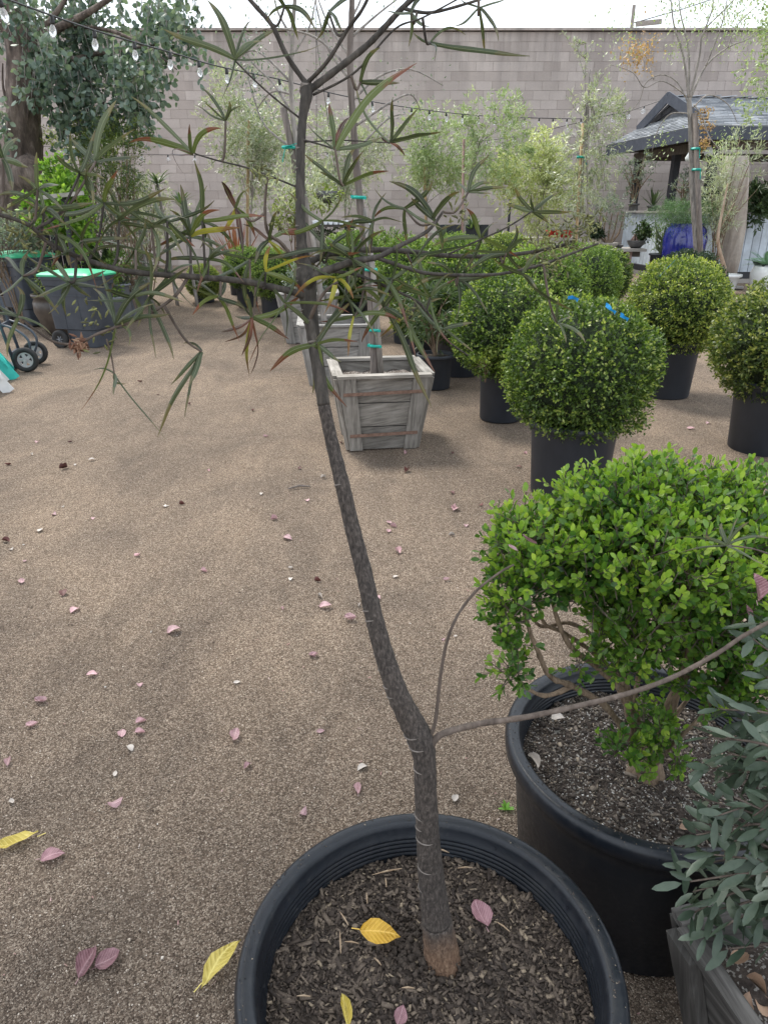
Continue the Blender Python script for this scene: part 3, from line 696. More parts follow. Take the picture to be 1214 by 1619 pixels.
    for i in range(n1):
        c = .47 + i * bw
        b = MB(); b.hexa([L(O0 - .13, c, zb), L(O0 - .108, c, zb), L(O0 - .108, c + bw - .012, zb), L(O0 - .13, c + bw - .012, zb),
                          L(O0 - .11, c, zc), L(O0 - .088, c, zc), L(O0 - .088, c + bw - .012, zc), L(O0 - .11, c + bw - .012, zc)])
        b.build('board', M_BLUEBOARD, t)
    for i in range(34):
        a = O0 - .1 + i * bw
        b = MB(); b.hexa([L(a, .33, zb), L(a + bw - .012, .33, zb), L(a + bw - .012, .352, zb), L(a, .352, zb),
                          L(a, .345, zc), L(a + bw - .012, .345, zc), L(a + bw - .012, .367, zc), L(a, .367, zc)])
        b.build('board', M_BLUEBOARD, t)
    b = MB(); b.beam(L(O0 - .085, .5, .95), L(O0 - .085, 3.9, .95), .02, 1.05); b.beam(L(O0 - .06, .395, .95), L(LEN - 2.9, .395, .95), .02, 1.05); b.build('backing', M_BLACKW, t)
    b = MB(); b.box(L(O0 + .02, 2.12, zc + .035), (.42, 3.6, .045), ax=(u, v, Z)); b.build('counter_top', M_TABLE, t)
    b = MB(); b.box(L(O0 + 2.95, .42, zc + .037), (5.4, .36, .045), ax=(u, v, Z)); b.build('counter_top', M_TABLE, t)
    for zz, hh, mt in ((.355, .11, M_BLACKW), (.245, .09, M_TABLE)):
        b = MB(); b.beam(L(O0 - .14, .3, zz), L(O0 - .14, 3.95, zz), .05, hh); b.build('skirt_board', mt, t)
        b = MB(); b.beam(L(O0 - .16, .315, zz), L(LEN - 2.9, .315, zz), .05, hh); b.build('skirt_board', mt, t)
    b = MB(); b.box(L(LEN / 2, 2.1, .29), (LEN - 1.2, 3.3, .06), ax=(u, v, Z)); b.build('floor_deck', M_WOODD, t)
    # hanging lamps under the eave
    for (px, py) in ((1120, 239), (1090, 248)):
        p = at(px, py, 14.95)
        lt = thing('hanging_lantern', 'white shade lamp hanging under the pavilion eave %s' % ('right of the tall staked trunk' if px > 1100 else 'left of the tall staked trunk'), 'lamp', tuple(p), 'lamps under the pavilion eave')
        s = MB(); s.lathe([(.012, .1), (.03, .09), (.085, -.02), (.07, -.07), (.0, -.09)], (0, 0, 0), 14); link('lamp_shade', mesh('lamp_shade', s.v, s.f, M_WHITE, True), lt, world=False)
        s = MB(); s.tube([(0, 0, .08), (0, 0, 2.42 - p.z + .05)], .006, 5); link('cord', mesh('cord', s.v, s.f, M_CABLE), lt, world=False)
    b = MB(); p = at(1148, 245, 14.9)
    return L, u, v
M_SHING = (lambda: None)()
def shingmat():
    m, n, p, o = newmat('roof_shingle'); g = n.nodes.new('ShaderNodeNewGeometry')
    c = ramp(n, g.outputs['Random Per Island'], [(0, (.22, .235, .26)), (.6, (.33, .35, .375)), (1, (.46, .48, .51))])
    f = noise(n, worldco(n), 9, 6, .6); c = mixc(n, .5, c, ramp(n, f, [(.3, (.7, .7, .7)), (.7, (1.25,) * 3)]), 'MULTIPLY')
    n.links.new(c, p.inputs['Base Color']); p.inputs['Roughness'].default_value = .85; return m
M_SHING = shingmat()
PAV, PU, PV = build_pavilion()

# tapered column wrapped in weathered cloth at the pavilion corner
def column():
    t = thing('tapered_column', 'tall weathered grey-tan tapering column leaning at the front corner of the pavilion', 'column')
    m = MB(); Y = 14.05
    rows = []
    for py, x0, x1 in ((247, 1143, 1184), (300, 1142, 1183), (360, 1138, 1179), (410, 1139, 1170), (433, 1140, 1163)):
        a, b = at(x0, py, Y), at(x1, py, Y); rows.append(((a + b) / 2, (b - a).length / 2))
    rows = rows[::-1]; n = 20; base = 0
    rows[0][0].z = .2
    for c, r in rows:
        for k in range(n):
            a = 2 * math.pi * k / n; rr = r * (1 + .05 * math.sin(5 * a))
            m.v.append((c.x + rr * math.cos(a), c.y + rr * .7 * math.sin(a), c.z))
    for i in range(len(rows) - 1):
        for k in range(n): a, b = i * n + k, i * n + (k + 1) % n; m.f.append((a, b, b + n, a + n))
    m.f.append(tuple(range(n))[::-1]); m.f.append(tuple(range((len(rows) - 1) * n, len(rows) * n)))
    m.build('shaft', M_COLUMN, t, True)
    b = MB(); c = rows[0][0]; b.lathe([(0, .19), (.3, .19), (.3, .215), (0, .215)], (c.x, c.y, 0.02), 20); b.build('base', M_TABLE, t)
column()

# unseen tree added left of the frame so its canopy shades the near gravel
def added_shade_tree():
    t = thing('added_shade_tree', 'broad leafy tree added out of view so its canopy shades the near gravel', 'tree', (-4.3, 2.4, 0))
    top = V(-3.4, 2.9, 4.6); m = MB(); m.tube(curve([V(-4.3, 2.4, -.05), V(-4.2, 2.5, 1.6), V(-3.9, 2.7, 3.2), top], 5), lerpr(.2, .12, 16), 12); m.build('trunk', M_EUCBARK, t, True)
    m = MB(); g = np.random.default_rng(3); c = np.array([-1.4, 3.1, 5.4]); rad = np.array([3.6, 2.4, .8]); lp, ld = [], []
    for k in range(26):
        a = k * 2.4; q = math.sqrt((k + .5) / 26); e = Vector(c + rad * np.array([math.cos(a) * q, math.sin(a) * q, g.uniform(-.5, .6)])); pts = curve([top, top.lerp(e, .5) + V(0, 0, .25), e], 5); m.tube(pts, lerpr(.06, .012, len(pts)), 6)
        for p in pts[3:]:
            for _ in range(45): lp.append(np.array(p) + g.normal(size=3) * np.array([.38, .38, .22])); ld.append(g.normal(size=3))
    m.build('branches', M_EUCBARK, t, True); vf = leaves(np.array(lp), np.array(ld), g.normal(size=(len(lp), 3)), .13, .075); props(link('crown', npmesh('crown', vf[0], vf[1], M_REDGREEN), t), kind='stuff')
added_shade_tree()

# ------------------------------------------------------------------ helper plants
def spiky(t, c, n, L, Wd, mat, up=.5, droop=.35, seed=0, name='leaf', asparts=True, seg=5):
    """rosette of strap leaves"""
    g = random.Random(seed); c = Vector(c); big = MB()
    for i in range(n):
        a = i * 2.4 + g.uniform(-.2, .2); el = up + g.uniform(-.35, .55); l = L * g.uniform(.7, 1.1)
        d = V(math.cos(a) * math.cos(el), math.sin(a) * math.cos(el), math.sin(el)); side = V(-math.sin(a), math.cos(a), 0)
        m = MB() if asparts else big; vs = []
        for k in range(seg + 1):
            s = k / seg; p = c + d * l * s - V(0, 0, 1) * droop * l * s * s
            w = Wd * (math.sin(math.pi * min(1, .25 + .75 * s)) ** .7 if s < 1 else 0) * .5 + .0005
            vs += [p - side * w, p + side * w]
        m.add(vs, [(2 * k, 2 * k + 1, 2 * k + 3, 2 * k + 2) for k in range(seg)])
        if asparts: m.build(name, mat, t)
    if not asparts: props(big.build('leaves', mat, t), kind='stuff')

def shrub(name, label, cat, c, rad, n_s, per, L, Wd, mat, group=None, seed=0, base=None, stems=5, wood=M_SHRUBWOOD, pot=None, up=.25, hollow=0, spread=.07, sr=.012, clumps=14, droop=0):
    c = Vector(c); z0 = gz(c.y); bz = base if base is not None else z0
    t = thing(name, label, cat, (c.x, c.y, bz), group)
    pz = bz
    if pot:
        pot_parts(t, pot[0], pot[1], pot[2] if len(pot) > 2 else M_POT2, n=24, dip=.03); pz = bz + pot[1] - .03
    *_, b, d, vf = cloud_leaves(c, rad, n_s, per, L, Wd, seed, up=up, spread=spread, clumps=clumps, droop=droop)
    o = link('foliage', npmesh('foliage', vf[0], vf[1], mat), t); props(o, kind='stuff')
    g = random.Random(seed); m = MB(); idx = [g.randrange(len(b)) for _ in range(stems * 5)]
    org = V(c.x, c.y, pz - .02)
    for k in range(stems):
        q = Vector(b[idx[k]]); mid = V(c.x + (q.x - c.x) * .35, c.y + (q.y - c.y) * .35, pz + (q.z - pz) * .55)
        pts = curve([org, mid, q], 4); m.tube(pts, lerpr(sr, sr * .4, len(pts)), 6)
        for j in range(4):
            q2 = Vector(b[idx[stems + k * 4 + j]]); m.tube(curve([mid, mid.lerp(q2, .6) + V(0, 0, .02), q2], 3), lerpr(sr * .5, sr * .2, 7), 4)
    m.build('stems', wood, t, True)
    return t

def standard_tree(name, label, crown, rad, Ycr, foot_px, trunk_px, n_s, per, L, Wd, mat, wood, stake=None, seed=0, group=None, stake_mat=None, cat='tree', ties=(), limbs=14, tr=.02, spread=.12, clumps=16, extra=None, droop=.2, up=.2):
    """crown (px,py) with radii in metres, trunk as pixel polyline from the foot up"""
    c = at(crown[0], crown[1], Ycr)
    foot = V(xat(foot_px, Ycr, gz(Ycr)), Ycr, gz(Ycr)); t = thing(name, label, cat, tuple(foot), group)
    pts = [foot] + [at(x, y, Ycr) for x, y in trunk_px]
    m = MB(); pp = curve(pts, 5); m.tube(pp, lerpr(tr, tr * .5, len(pp)), 8); tk = m.build('trunk', wood, t, True)
    fork = pts[-1]
    *_, b, d, vf = cloud_leaves(c, rad, n_s, per, L, Wd, seed, spread=spread, clumps=clumps, droop=droop, up=up)
    g = random.Random(seed); m = MB()
    for k in range(limbs):
        q = Vector(b[g.randrange(len(b))]); src = pp[int(len(pp) * g.uniform(.6, .99))] if q.z > pp[int(len(pp) * .6)].z else pp[-4]
        mid = src.lerp(q, .5) + V(0, 0, (q - src).length * .12)
        cc = curve([src, mid, q], 4); m.tube(cc, lerpr(tr * .38, tr * .1, len(cc)), 5)
        for j in range(3):
            q2 = q + V(g.uniform(-1, 1) * rad[0], g.uniform(-1, 1) * rad[1], g.uniform(-1, 1) * rad[2]) * .35; m.tube([cc[-3], q2], [tr * .12, tr * .05], 4)
    m.build('branches', wood, t, True)
    props(link('crown', npmesh('crown', vf[0], vf[1], mat), t), kind='stuff')
    if stake:
        (x0, y0), (x1, y1) = stake; a = at(x0, y0, Ycr - .08); b_ = at(x1, y1, Ycr - .08); a.z = max(a.z, 0)
        if y1 > 390: b_.z = gz(Ycr)
        s = MB(); s.tube([b_, a], [.026, .024], 8); s.build('stake', stake_mat or M_STAKE, t, True)
        for ty in ties:
            f = (ty - y0) / (y1 - y0); p = a.lerp(b_, f); s = MB()
            s.tube([p + V(math.cos(k) * .05, math.sin(k) * .07 + .03, 0) for k in np.linspace(0, 6.28, 9)], .018, 5)
            s.beam(p + V(.03, -.05, 0), p + V(.09, -.06, -.12), .004, .03, up=(0, 1, 0)); s.beam(p + V(-.02, -.05, 0), p + V(-.07, -.06, .02), .004, .03, up=(0, 1, 0))
            s.build('tie', M_TAPE, t)
    return t

OG = 'young staked trees along the back wall'
standard_tree('olive_tree', 'silvery olive tree with thin tan bamboo stake, left of the narrow foreground trunk', (400, 225), (.85, .6, 1.15), 14.0, 398, [(398, 430), (396, 370), (400, 290), (402, 250)], 1150, 8, .085, .02, M_OLIVE, M_PALEBARK, ((393, 188), (388, 425)), 21, OG, M_STAKEY)
standard_tree('olive_tree', 'silvery olive tree hidden mostly behind the foreground trunk, with hanging basket nearby', (545, 255), (.95, .6, .85), 15.0, 548, [(548, 430), (546, 350), (548, 290)], 950, 8, .085, .02, M_OLIVE, M_PALEBARK, None, 22, OG)
standard_tree('olive_tree', 'olive tree with rounded greener crown on a thin trunk against the bare wall', (690, 245), (.68, .5, .82), 15.5, 676, [(676, 420), (675, 360), (674, 300), (680, 262)], 1100, 8, .08, .019, M_OLIVEG, M_PALEBARK, ((671, 262), (676, 420)), 23, OG, M_STAKEY)
standard_tree('olive_tree', 'sparse young olive tree tied to a dark reddish stake against the wall', (778, 225), (.62, .4, .85), 14.5, 738, [(736, 420), (735, 330), (745, 270), (760, 220)], 520, 8, .085, .02, M_OLIVEG, M_PALEBARK, ((733, 220), (731, 405)), 24, OG, M_REDWOOD)
standard_tree('variegated_tree', 'small tree with creamy yellow-green variegated leaves in front of the wall', (845, 290), (.8, .55, .95), 15.2, 850, [(850, 400), (852, 350), (862, 290), (868, 240)], 1250, 8, .075, .028, M_VARIEG, M_PALEBARK, None, 25, OG, clumps=12)
standard_tree('olive_tree', 'tall wispy olive tree tied to a tan stake left of the pavilion', (932, 235), (.6, .45, .85), 13.0, 918, [(918, 400), (917, 330), (922, 260), (928, 180), (932, 110)], 420, 8, .085, .02, M_OLIVE, M_PALEBARK, ((921, 195), (912, 400)), 26, OG, M_STAKEY, ties=(232,), tr=.022, limbs=18)
# airy top of that olive
def wispy(parent_label_y=0):
    t = thing('olive_tree', 'thin leggy olive sapling reaching to the wall top left of the pavilion', 'tree', (xat(930, 13.4, .1), 13.4, gz(13.4)), OG)
    m = MB(); lv_p = []; lv_d = []
    stem = curve([V(xat(930, 13.4, .1), 13.4, gz(13.4)), at(928, 300, 13.4), at(925, 170, 13.4), at(926, 60, 13.4)], 8); m.tube(stem, lerpr(.016, .005, len(stem)), 6)
    for k in range(26):
        s = stem[int(len(stem) * random.uniform(.45, .97))]; a = random.uniform(0, 6.28); l = random.uniform(.25, .75)
        q = s + V(math.cos(a) * l * .6, math.sin(a) * l * .4, l * random.uniform(.2, .9)); c = curve([s, s.lerp(q, .5) + V(0, 0, -.04), q], 4); m.tube(c, lerpr(.006, .002, len(c)), 4)
        for p in c:
            for j in range(4): lv_p.append(tuple(p)); lv_d.append((random.gauss(0, 1), random.gauss(0, 1), random.gauss(.3, .8)))
    m.build('trunk', M_PALEBARK, t, True)
    p, d = np.array(lv_p), np.array(lv_d); vf = leaves(p, d, np.tile([[0, 0, 1.]], (len(p), 1)), .08, .018)
    props(link('crown', npmesh('crown', vf[0], vf[1], M_OLIVE), t), kind='stuff')
wispy()

def arc_tree():
    """bare-branched staked tree in front of the pavilion"""
    Y = 12.6
    t = thing('staked_tree', 'tall thin tree on a brown stake with long arching bare branches before the pavilion', 'tree', (xat(1102, Y, .1), Y, gz(Y)))
    foot = V(xat(1104, Y, gz(Y)), Y, gz(Y))
    tr = curve([foot, at(1101, 400, Y), at(1094, 300, Y), at(1092, 215, Y), at(1089, 165, Y), at(1088, 155, Y)], 5)
    m = MB(); m.tube(tr, lerpr(.05, .032, len(tr)), 10); m.build('trunk', M_PALEBARK, t, True)
    s = MB(); s.tube([V(xat(1108, Y - .1, .1), Y - .1, gz(Y)), at(1107, 400, Y - .1), at(1098, 178, Y - .1)], .04, 10); s.build('stake', M_STAKE, t, True)
    br = [[(1088, 155), (1080, 90), (1065, 40), (1060, 0), (1055, -30)], [(1088, 155), (1088, 80), (1075, 20), (1070, -30)], [(1090, 155), (1105, 90), (1112, 50), (1150, 10), (1175, -20)],
          [(1090, 158), (1115, 105), (1150, 75), (1185, 60), (1214, 30)], [(1086, 160), (1070, 130), (1045, 118), (1020, 132), (1010, 160), (990, 185), (985, 215)], [(1084, 152), (1070, 140), (1045, 128), (1018, 138), (1000, 115), (965, 102)],
          [(1033, 125), (1025, 105), (1018, 88)], [(1096, 165), (1110, 185), (1120, 215), (1140, 240)], [(1095, 170), (1120, 150), (1150, 165), (1165, 195)], [(1092, 180), (1060, 180), (1040, 205), (1030, 240)],
          [(1112, 50), (1125, 15), (1130, -20)], [(1115, 105), (1140, 40), (1150, -10)], [(1150, 75), (1165, 40), (1200, 5)]]
    lp, ld = [], []
    for i, b in enumerate(br):
        dy = random.uniform(-.5, .5)
        pts = [at(x, y, Y + dy * k / (len(b) - 1)) for k, (x, y) in enumerate(b)]
        c = curve(pts, 6); r0 = .019 if i in (0, 1, 2, 3) else .012
        m = MB(); m.tube(c, lerpr(r0, .004, len(c)), 6); m.build('branch', M_PALEBARK, t, True)
        if i in (0, 1, 2, 3, 10, 11, 12):
            for p in c[len(c) // 2:]:
                for _ in range(14): lp.append(tuple(p + V(*(random.gauss(0, .13) for _ in range(3))))); ld.append(tuple(random.gauss(0, 1) for _ in range(3)))
    for (px, py, r, k) in ((1072, 80, .16, 90), (1165, 20, .4, 420), (1100, 5, .3, 150), (1130, 250, .22, 120), (1150, 225, .2, 90), (985, 60, .35, 160), (1045, 228, .22, 70)):
        c = at(px, py, Y)
        for _ in range(k): lp.append(tuple(c + V(*(random.gauss(0, r * .6) for _ in range(3))))); ld.append(tuple(random.gauss(0, 1) for _ in range(3)))
    p, d = np.array(lp), np.array(ld); vf = leaves(p, d, np.tile([[0, 0, 1.]], (len(p), 1)), .055, .022)
    props(link('leaves', npmesh('leaves', vf[0], vf[1], M_OLIVEG), t), kind='stuff')
    lp, ld = [], []
    for (px, py, r, k) in ((1010, 85, .13, 380), (1113, 182, .06, 90), (1116, 203, .05, 70), (1112, 228, .055, 90)):
        c = at(px, py, Y - .1)
        for _ in range(k): lp.append(tuple(c + V(*(random.gauss(0, r) for _ in range(3))))); ld.append(tuple(random.gauss(0, 1) for _ in range(3)))
    p, d = np.array(lp), np.array(ld); vf = leaves(p, d, np.tile([[0, 0, 1.]], (len(p), 1)), .05, .03)
    props(link('dry_leaves', npmesh('dry_leaves', vf[0], vf[1], M_DRY), t), kind='stuff')
    for ty in (235, 268 ):
        p = at(1098 + (ty - 178) * .04, ty, Y - .1); s = MB(); s.tube([p + V(math.cos(k) * .055, math.sin(k) * .09 + .04, 0) for k in np.linspace(0, 6.28, 10)], .018, 5)
        s.beam(p + V(.02, -.07, 0), p + V(.04, -.08, -.14), .004, .03, up=(0, 1, 0)); s.build('tie', M_TAPE, t)
arc_tree()
def edge_tree():
    Y = 11.0; x = xat(1250, Y, .2)
    t = thing('leafy_tree', 'green leafy tree reaching in at the right picture edge above the pavilion roof', 'tree', (x, Y, gz(Y)))
    m = MB(); m.tube(curve([V(x, Y, gz(Y)), at(1255, 300, Y), at(1245, 100, Y), at(1225, -30, Y)], 5), lerpr(.07, .03, 16), 8); m.build('trunk', M_PALEBARK, t, True)
    *_, vf = cloud_leaves(at(1245, 60, Y), (.45, .4, 1.1), 330, 7, .06, .025, 77, spread=.12); props(link('crown', npmesh('crown', vf[0], vf[1], M_OLIVEG), t), kind='stuff')
edge_tree()

# plants around the pavilion
shrub('feathery_shrub', 'tall feathery grey-green shrub leaning against the tapered column', 'shrub', at(1150, 300, 13.6), (.45, .3, .85), 300, 8, .11, .014, M_OLIVE, seed=31, spread=.16, stems=7, clumps=16)
def fern_pot():
    Y = 13.75; x = xat(1077, Y, .7)
    t = thing('cobalt_jar', 'large shiny cobalt blue jar with fluffy fern, below the pavilion counter', 'planter', (x, Y, gz(Y)))
    m = MB(); m.lathe([(0, 0), (.24, 0), (.29, .22), (.36, .6), (.38, .9), (.34, 1.06), (.27, 1.12), (.29, 1.15), (.25, 1.15), (.22, 1.05)], (0, 0, 0), 36)
    link('jar', mesh('jar', m.v, m.f, M_COBALT, True), t, world=False)
    c = at(1078, 338, Y); *_, vf = cloud_leaves(c, (.52, .35, .26), 1300, 9, .05, .006, 41, spread=.15, clumps=12, droop=.5)
    props(link('fern', npmesh('fern', vf[0], vf[1], M_FERN), t), kind='stuff')
fern_pot()
def counter_plants():
    spec = [(1000, 270, 'airy grey bonsai tree with layered branches on the left end of the pavilion counter', M_GREYSHRUB, (.38, .3, .45), 170, .05, 16.2),
            (1030, 310, 'spiky dark bromeliad on the pavilion counter between two black posts', M_DARKSHRUB, None, 0, 0, 16.0),
            (1078, 295, 'loose grey shrub on the counter right of the middle black post', M_GREYSHRUB, (.3, .3, .28), 90, .05, 15.2),
            (1122, 318, 'dark trailing plant on the counter behind the staked tree trunk', M_DARKSHRUB, (.25, .2, .16), 90, .06, 14.8),
            (1200, 330, 'broad-leaved green shrub on the counter at the right picture edge', M_SPIKE, (.3, .25, .45), 260, .10, 14.6)]
    for i, (px, py, lab, mt, rad, k, L, Y) in enumerate(spec):
        z = 1.555; x = xat(px, Y, z)
        if rad:
            c = V(x, Y, H + (at(px, py, Y).z - H)); shrub('counter_shrub', lab, 'potted plant', c, rad, k, 7, L, L * .4, mt, 'plants standing on the pavilion counter', 50 + i, base=z - .003, stems=5, pot=(.12, .14, M_BONSAI), sr=.016, clumps=9)
        else:
            t = thing('counter_bromeliad', lab, 'potted plant', (x, Y, z - .003), 'plants standing on the pavilion counter'); pot_parts(t, .11, .1, M_BONSAI, n=20); spiky(t, (x, Y, z + .08), 22, .45, .035, M_SPIKE, up=.8, droop=.1, seed=5)
counter_plants()

# work table with bonsai
def table():
    Y = 14.6; z0 = gz(Y); a = at(925, 396, Y); b = at(1012, 398, Y - .35); zt = at(965, 392, Y).z
    t = thing('work_table', 'rough grey wooden table with reddish posts standing before the pavilion', 'table', (xat(970, Y, .2), Y, z0))
    x0, x1 = xat(905, Y, zt), xat(1012, Y, zt)
    for i in range(4):
        m = MB(); m.box(((x0 + x1) / 2, Y - .28 + i * .19, zt - .025), (x1 - x0, .18, .05)); m.build('plank', M_TABLE, t)
    m = MB(); m.box(((x0 + x1) / 2, Y, zt - .1), (x1 - x0 - .14, .45, .1)); m.build('apron', M_WOODD, t)
    for x in (x0 + .09, x1 - .3):
        for y in (Y - .22, Y + .2):
            m = MB(); m.box((x, y, (z0 + zt - .05) / 2), (.12, .12, zt - .05 - z0)); m.build('leg', M_REDWOOD, t)
    items = [(937, 'round tan ceramic pot with small plant on the table', .13, .17, M_TANPOT, 'c'), (960, 'wide pale stone bowl with grey gnarled bonsai on the table', .2, .1, M_STONEPOT, 'b'), (977, 'tiny dark dish between the bowls on the table', .08, .06, M_BONSAI, None),
             (1003, 'dark round bonsai bowl with brown root clump and succulent', .17, .14, M_BONSAI, 'r')]
    for px, lab, r, h, mt, k in items:
        x = xat(px, Y - .05, zt); tt = thing('bonsai_pot', lab, 'pot', (x, Y - .08, zt), 'pots on the work table')
        m = MB(); m.lathe([(0, 0), (r * .5, 0), (r * .8, h * .4), (r, h * .9), (r, h), (r * .92, h), (r * .88, h * .85)] if k != 'c' else [(0, 0), (r * .9, 0), (r, h * .5), (r * .95, h), (r * .85, h), (r * .84, h * .9)], (0, 0, 0), 24)
        link('bowl', mesh('bowl', m.v, m.f, mt, True), tt, world=False)
        s = MB(); s.lathe([(0, h * .9), (r * .86, h * .88)], (0, 0, 0), 20); link('soil', mesh('soil', s.v, s.f, M_SOIL, True), tt, world=False)
        if k == 'b':
            *_, vf = cloud_leaves(at(962, 340, Y), (.42, .3, .42), 190, 7, .05, .02, 61, spread=.08, clumps=10); props(link('foliage', npmesh('foliage', vf[0], vf[1], M_GREYSHRUB), tt), kind='stuff')
            m = MB()
            for q in range(5): m.tube(curve([V(x, Y - .08, zt + .05), at(962 + q * 8 - 16, 368, Y), at(950 + q * 9, 335, Y)], 4), lerpr(.025, .008, 9), 6)
            m.build('trunk', M_SHRUBWOOD, tt, True)
        if k == 'c': *_, vf = cloud_leaves(V(x, Y - .08, zt + .25), (.13, .13, .12), 120, 6, .05, .03, 62); props(link('foliage', npmesh('foliage', vf[0], vf[1], M_DARKSHRUB), tt), kind='stuff')
        if k == 'r':
            *_, vf = cloud_leaves(V(x + .12, Y - .08, zt + .27), (.12, .12, .16), 160, 6, .06, .035, 63); props(link('foliage', npmesh('foliage', vf[0], vf[1], M_SPIKE), tt), kind='stuff')
            m = MB(); 
            for q in range(9): m.tube([V(x - .03 + math.cos(q) * .08, Y - .08 + math.sin(q) * .07, zt + .11), V(x - .03, Y - .08, zt + .26)], [.022, .012], 5)
            m.build('root_clump', M_REDWOOD, tt, True)
    # cactus-like plant in a black pot beside the table
    Yp = 14.1; x = xat(1037, Yp, .4); zp = gz(Yp)
    tt = thing('pencil_plant', 'upright green pencil-branched plant in a black pot right of the table', 'potted plant', (x, Yp, zp)); pot_parts(tt, .19, .62, n=24)
    m = MB(); g = random.Random(4); base = V(x, Yp, zp + .56); nodes = [base]
    m.tube([base, base + V(.02, 0, .3)], [.03, .022], 7)
    for q in range(26):
        s = base + V(.02, 0, g.uniform(.05, .32)); a = g.uniform(0, 6.28); l = g.uniform(.15, .5); e = s + V(math.cos(a) * l * .5, math.sin(a) * l * .3, l * .75); m.tube(curve([s, s.lerp(e, .5) + V(math.cos(a), 0, -.3) * .05, e], 3), lerpr(.017, .01, 7), 6)
    m.build('branches', M_FERNSTEM, tt, True)
    *_, vf = cloud_leaves(base + V(.02, 0, .38), (.22, .16, .25), 160, 6, .03, .015, 64); props(link('foliage', npmesh('foliage', vf[0], vf[1], M_BOXL), tt), kind='stuff')
table()
def right_pots():
    Y = 13.0; x = xat(1206, Y, .3); z = gz(Y)
    t = thing('white_urn', 'white glazed urn holding a cycad with blue-green fronds at the right edge', 'potted plant', (x, Y, z))
    m = MB(); m.lathe([(0, 0), (.16, 0), (.24, .2), (.26, .4), (.22, .5), (.2, .5), (.19, .45)], (0, 0, 0), 28); link('urn', mesh('urn', m.v, m.f, M_WHITEPOT, True), t, world=False)
    for i in range(16):
        a = i * 2.4; el = random.uniform(.15, 1.0); l = random.uniform(.4, .6); d = V(math.cos(a) * math.cos(el), math.sin(a) * math.cos(el), math.sin(el)); c0 = V(x, Y, z + .5)
        m = MB(); side = V(-math.sin(a), math.cos(a), 0)
        for k in range(14):
            s = .15 + .85 * k / 14; p = c0 + d * l * s - V(0, 0, .25 * l * s * s)
            for sg in (-1, 1):
                q = p + side * sg * .11 * math.sin(math.pi * s * .9 + .2) + d * .05; m.add([p, (p + q) / 2 + d * .014, q, (p + q) / 2 - d * .014], [(0, 1, 2, 3)])
        m.build('frond', M_FROND, t)
    Y = 13.3; x = xat(1196, Y, .3)
    t = thing('black_pedestal', 'slim black flared pedestal standing beside the white urn', 'pedestal', (x, Y, z)); m = MB(); m.lathe([(0, 0), (.13, 0), (.1, .1), (.08, .3), (.11, .5), (.15, .55), (0, .55)], (0, 0, 0), 20); link('pedestal', mesh('pedestal', m.v, m.f, M_BLACKW, True), t, world=False)
    Y = 13.1; x = xat(1146, Y, .3)
    t = thing('white_fluted_pot', 'small white pot with gnarled root plant half hidden behind the yellow-green globe', 'potted plant', (x, Y, gz(Y)))
    m = MB(); m.lathe([(0, 0), (.13, 0), (.15, .1), (.2, .3), (.24, .32), (.24, .36), (.2, .36), (.18, .3)], (0, 0, 0), 24); link('pot', mesh('pot', m.v, m.f, M_WHITEPOT, True), t, world=False)
    m = MB(); m.tube(curve([V(x - .05, Y, .5), V(x - .09, Y, .65), at(1134, 380, Y), at(1142, 330, Y), at(1150, 290, Y)], 4), lerpr(.05, .01, 17), 8); m.tube([at(1138, 360, Y), at(1160, 320, Y)], [.012, .005], 5); m.build('stem', M_TANWOOD, t, True)
right_pots()

# ------------------------------------------------------------------ clipped globes
BG = 'clipped globe shrubs in nursery pots'
ball_plant(917, 586, .43, 3.95, 'largest and nearest dark green clipped globe shrub in a wide black pot', M_BOX, .27, .46, 0, ribbon=None)
ball_plant(1070, 487, .44, 6.4, 'yellow-green clipped globe shrub with blue ribbon in front of the pavilion', M_BOXY, .265, .5, 1, ribbon=[(1043, 436), (1050, 428), (1060, 418), (1066, 412)])
ball_plant(1237, 543, .45, 4.8, 'olive-green clipped globe shrub cut off by the right picture edge', M_BOXO, .27, .5, 2)
ball_plant(800, 520, .43, 5.6, 'dark green globe shrub in a tall black pot left of the largest globe', M_BOX, .21, .5, 1, squash=1.0)
ball_plant(918, 448, .47, 8.6, 'medium green globe shrub rising behind the largest globe', M_BOXL, .25, .5, 0)
ball_plant(948, 438, .42, 10.2, 'dark green globe shrub between the table and the largest globe', M_BOX, .22, .5, 2)
ball_plant(1084, 452, .50, 9.8, 'low dark grey-green mounded shrub behind the yellow-green globe', M_DARKSHRUB, .22, .4, 2, group=BG, squash=.95)
ball_plant(730, 472, .50, 7.3, 'loose green globe shrub left of the tall black pot', M_BOX, .25, .42, 2)
ball_plant(850, 462, .45, 7.0, 'green globe shrub just behind the left side of the largest globe', M_BOXL, .24, .45, 1)
ball_plant(722, 420, .46, 10.6, 'yellowish globe shrub with bright top in front of the reddish stake', M_BOXL, .24, .42, 0)
ball_plant(800, 418, .44, 10.8, 'bright yellow-green globe shrub under the variegated tree', M_BOXY, .24, .42, 1)
ball_plant(648, 432, .45, 9.2, 'rounded green globe shrub right of the thin staked trunk in the box', M_BOXL, .24, .42, 2)
ball_plant(672, 480, .42, 7.9, 'green globe shrub in black pot behind the front wooden box', M_BOX, .2, .38, 1)
ball_plant(560, 425, .5, 10.0, 'pale green globe shrub between the second and third wooden boxes', M_BOXL, .24, .42, 1)
ball_plant(429, 433, .40, 11.2, 'light green globe shrub in a black pot left of the leaning foreground trunk', M_BOXL, .21, .45, 0)
ball_plant(388, 424, .36, 12.0, 'small light green globe shrub by the bamboo stake', M_BOXL, .2, .42, 2)
ball_plant(322, 446, .30, 12.4, 'small yellowish globe shrub in black pot at the far left of the row', M_BOXY, .19, .4, 1)
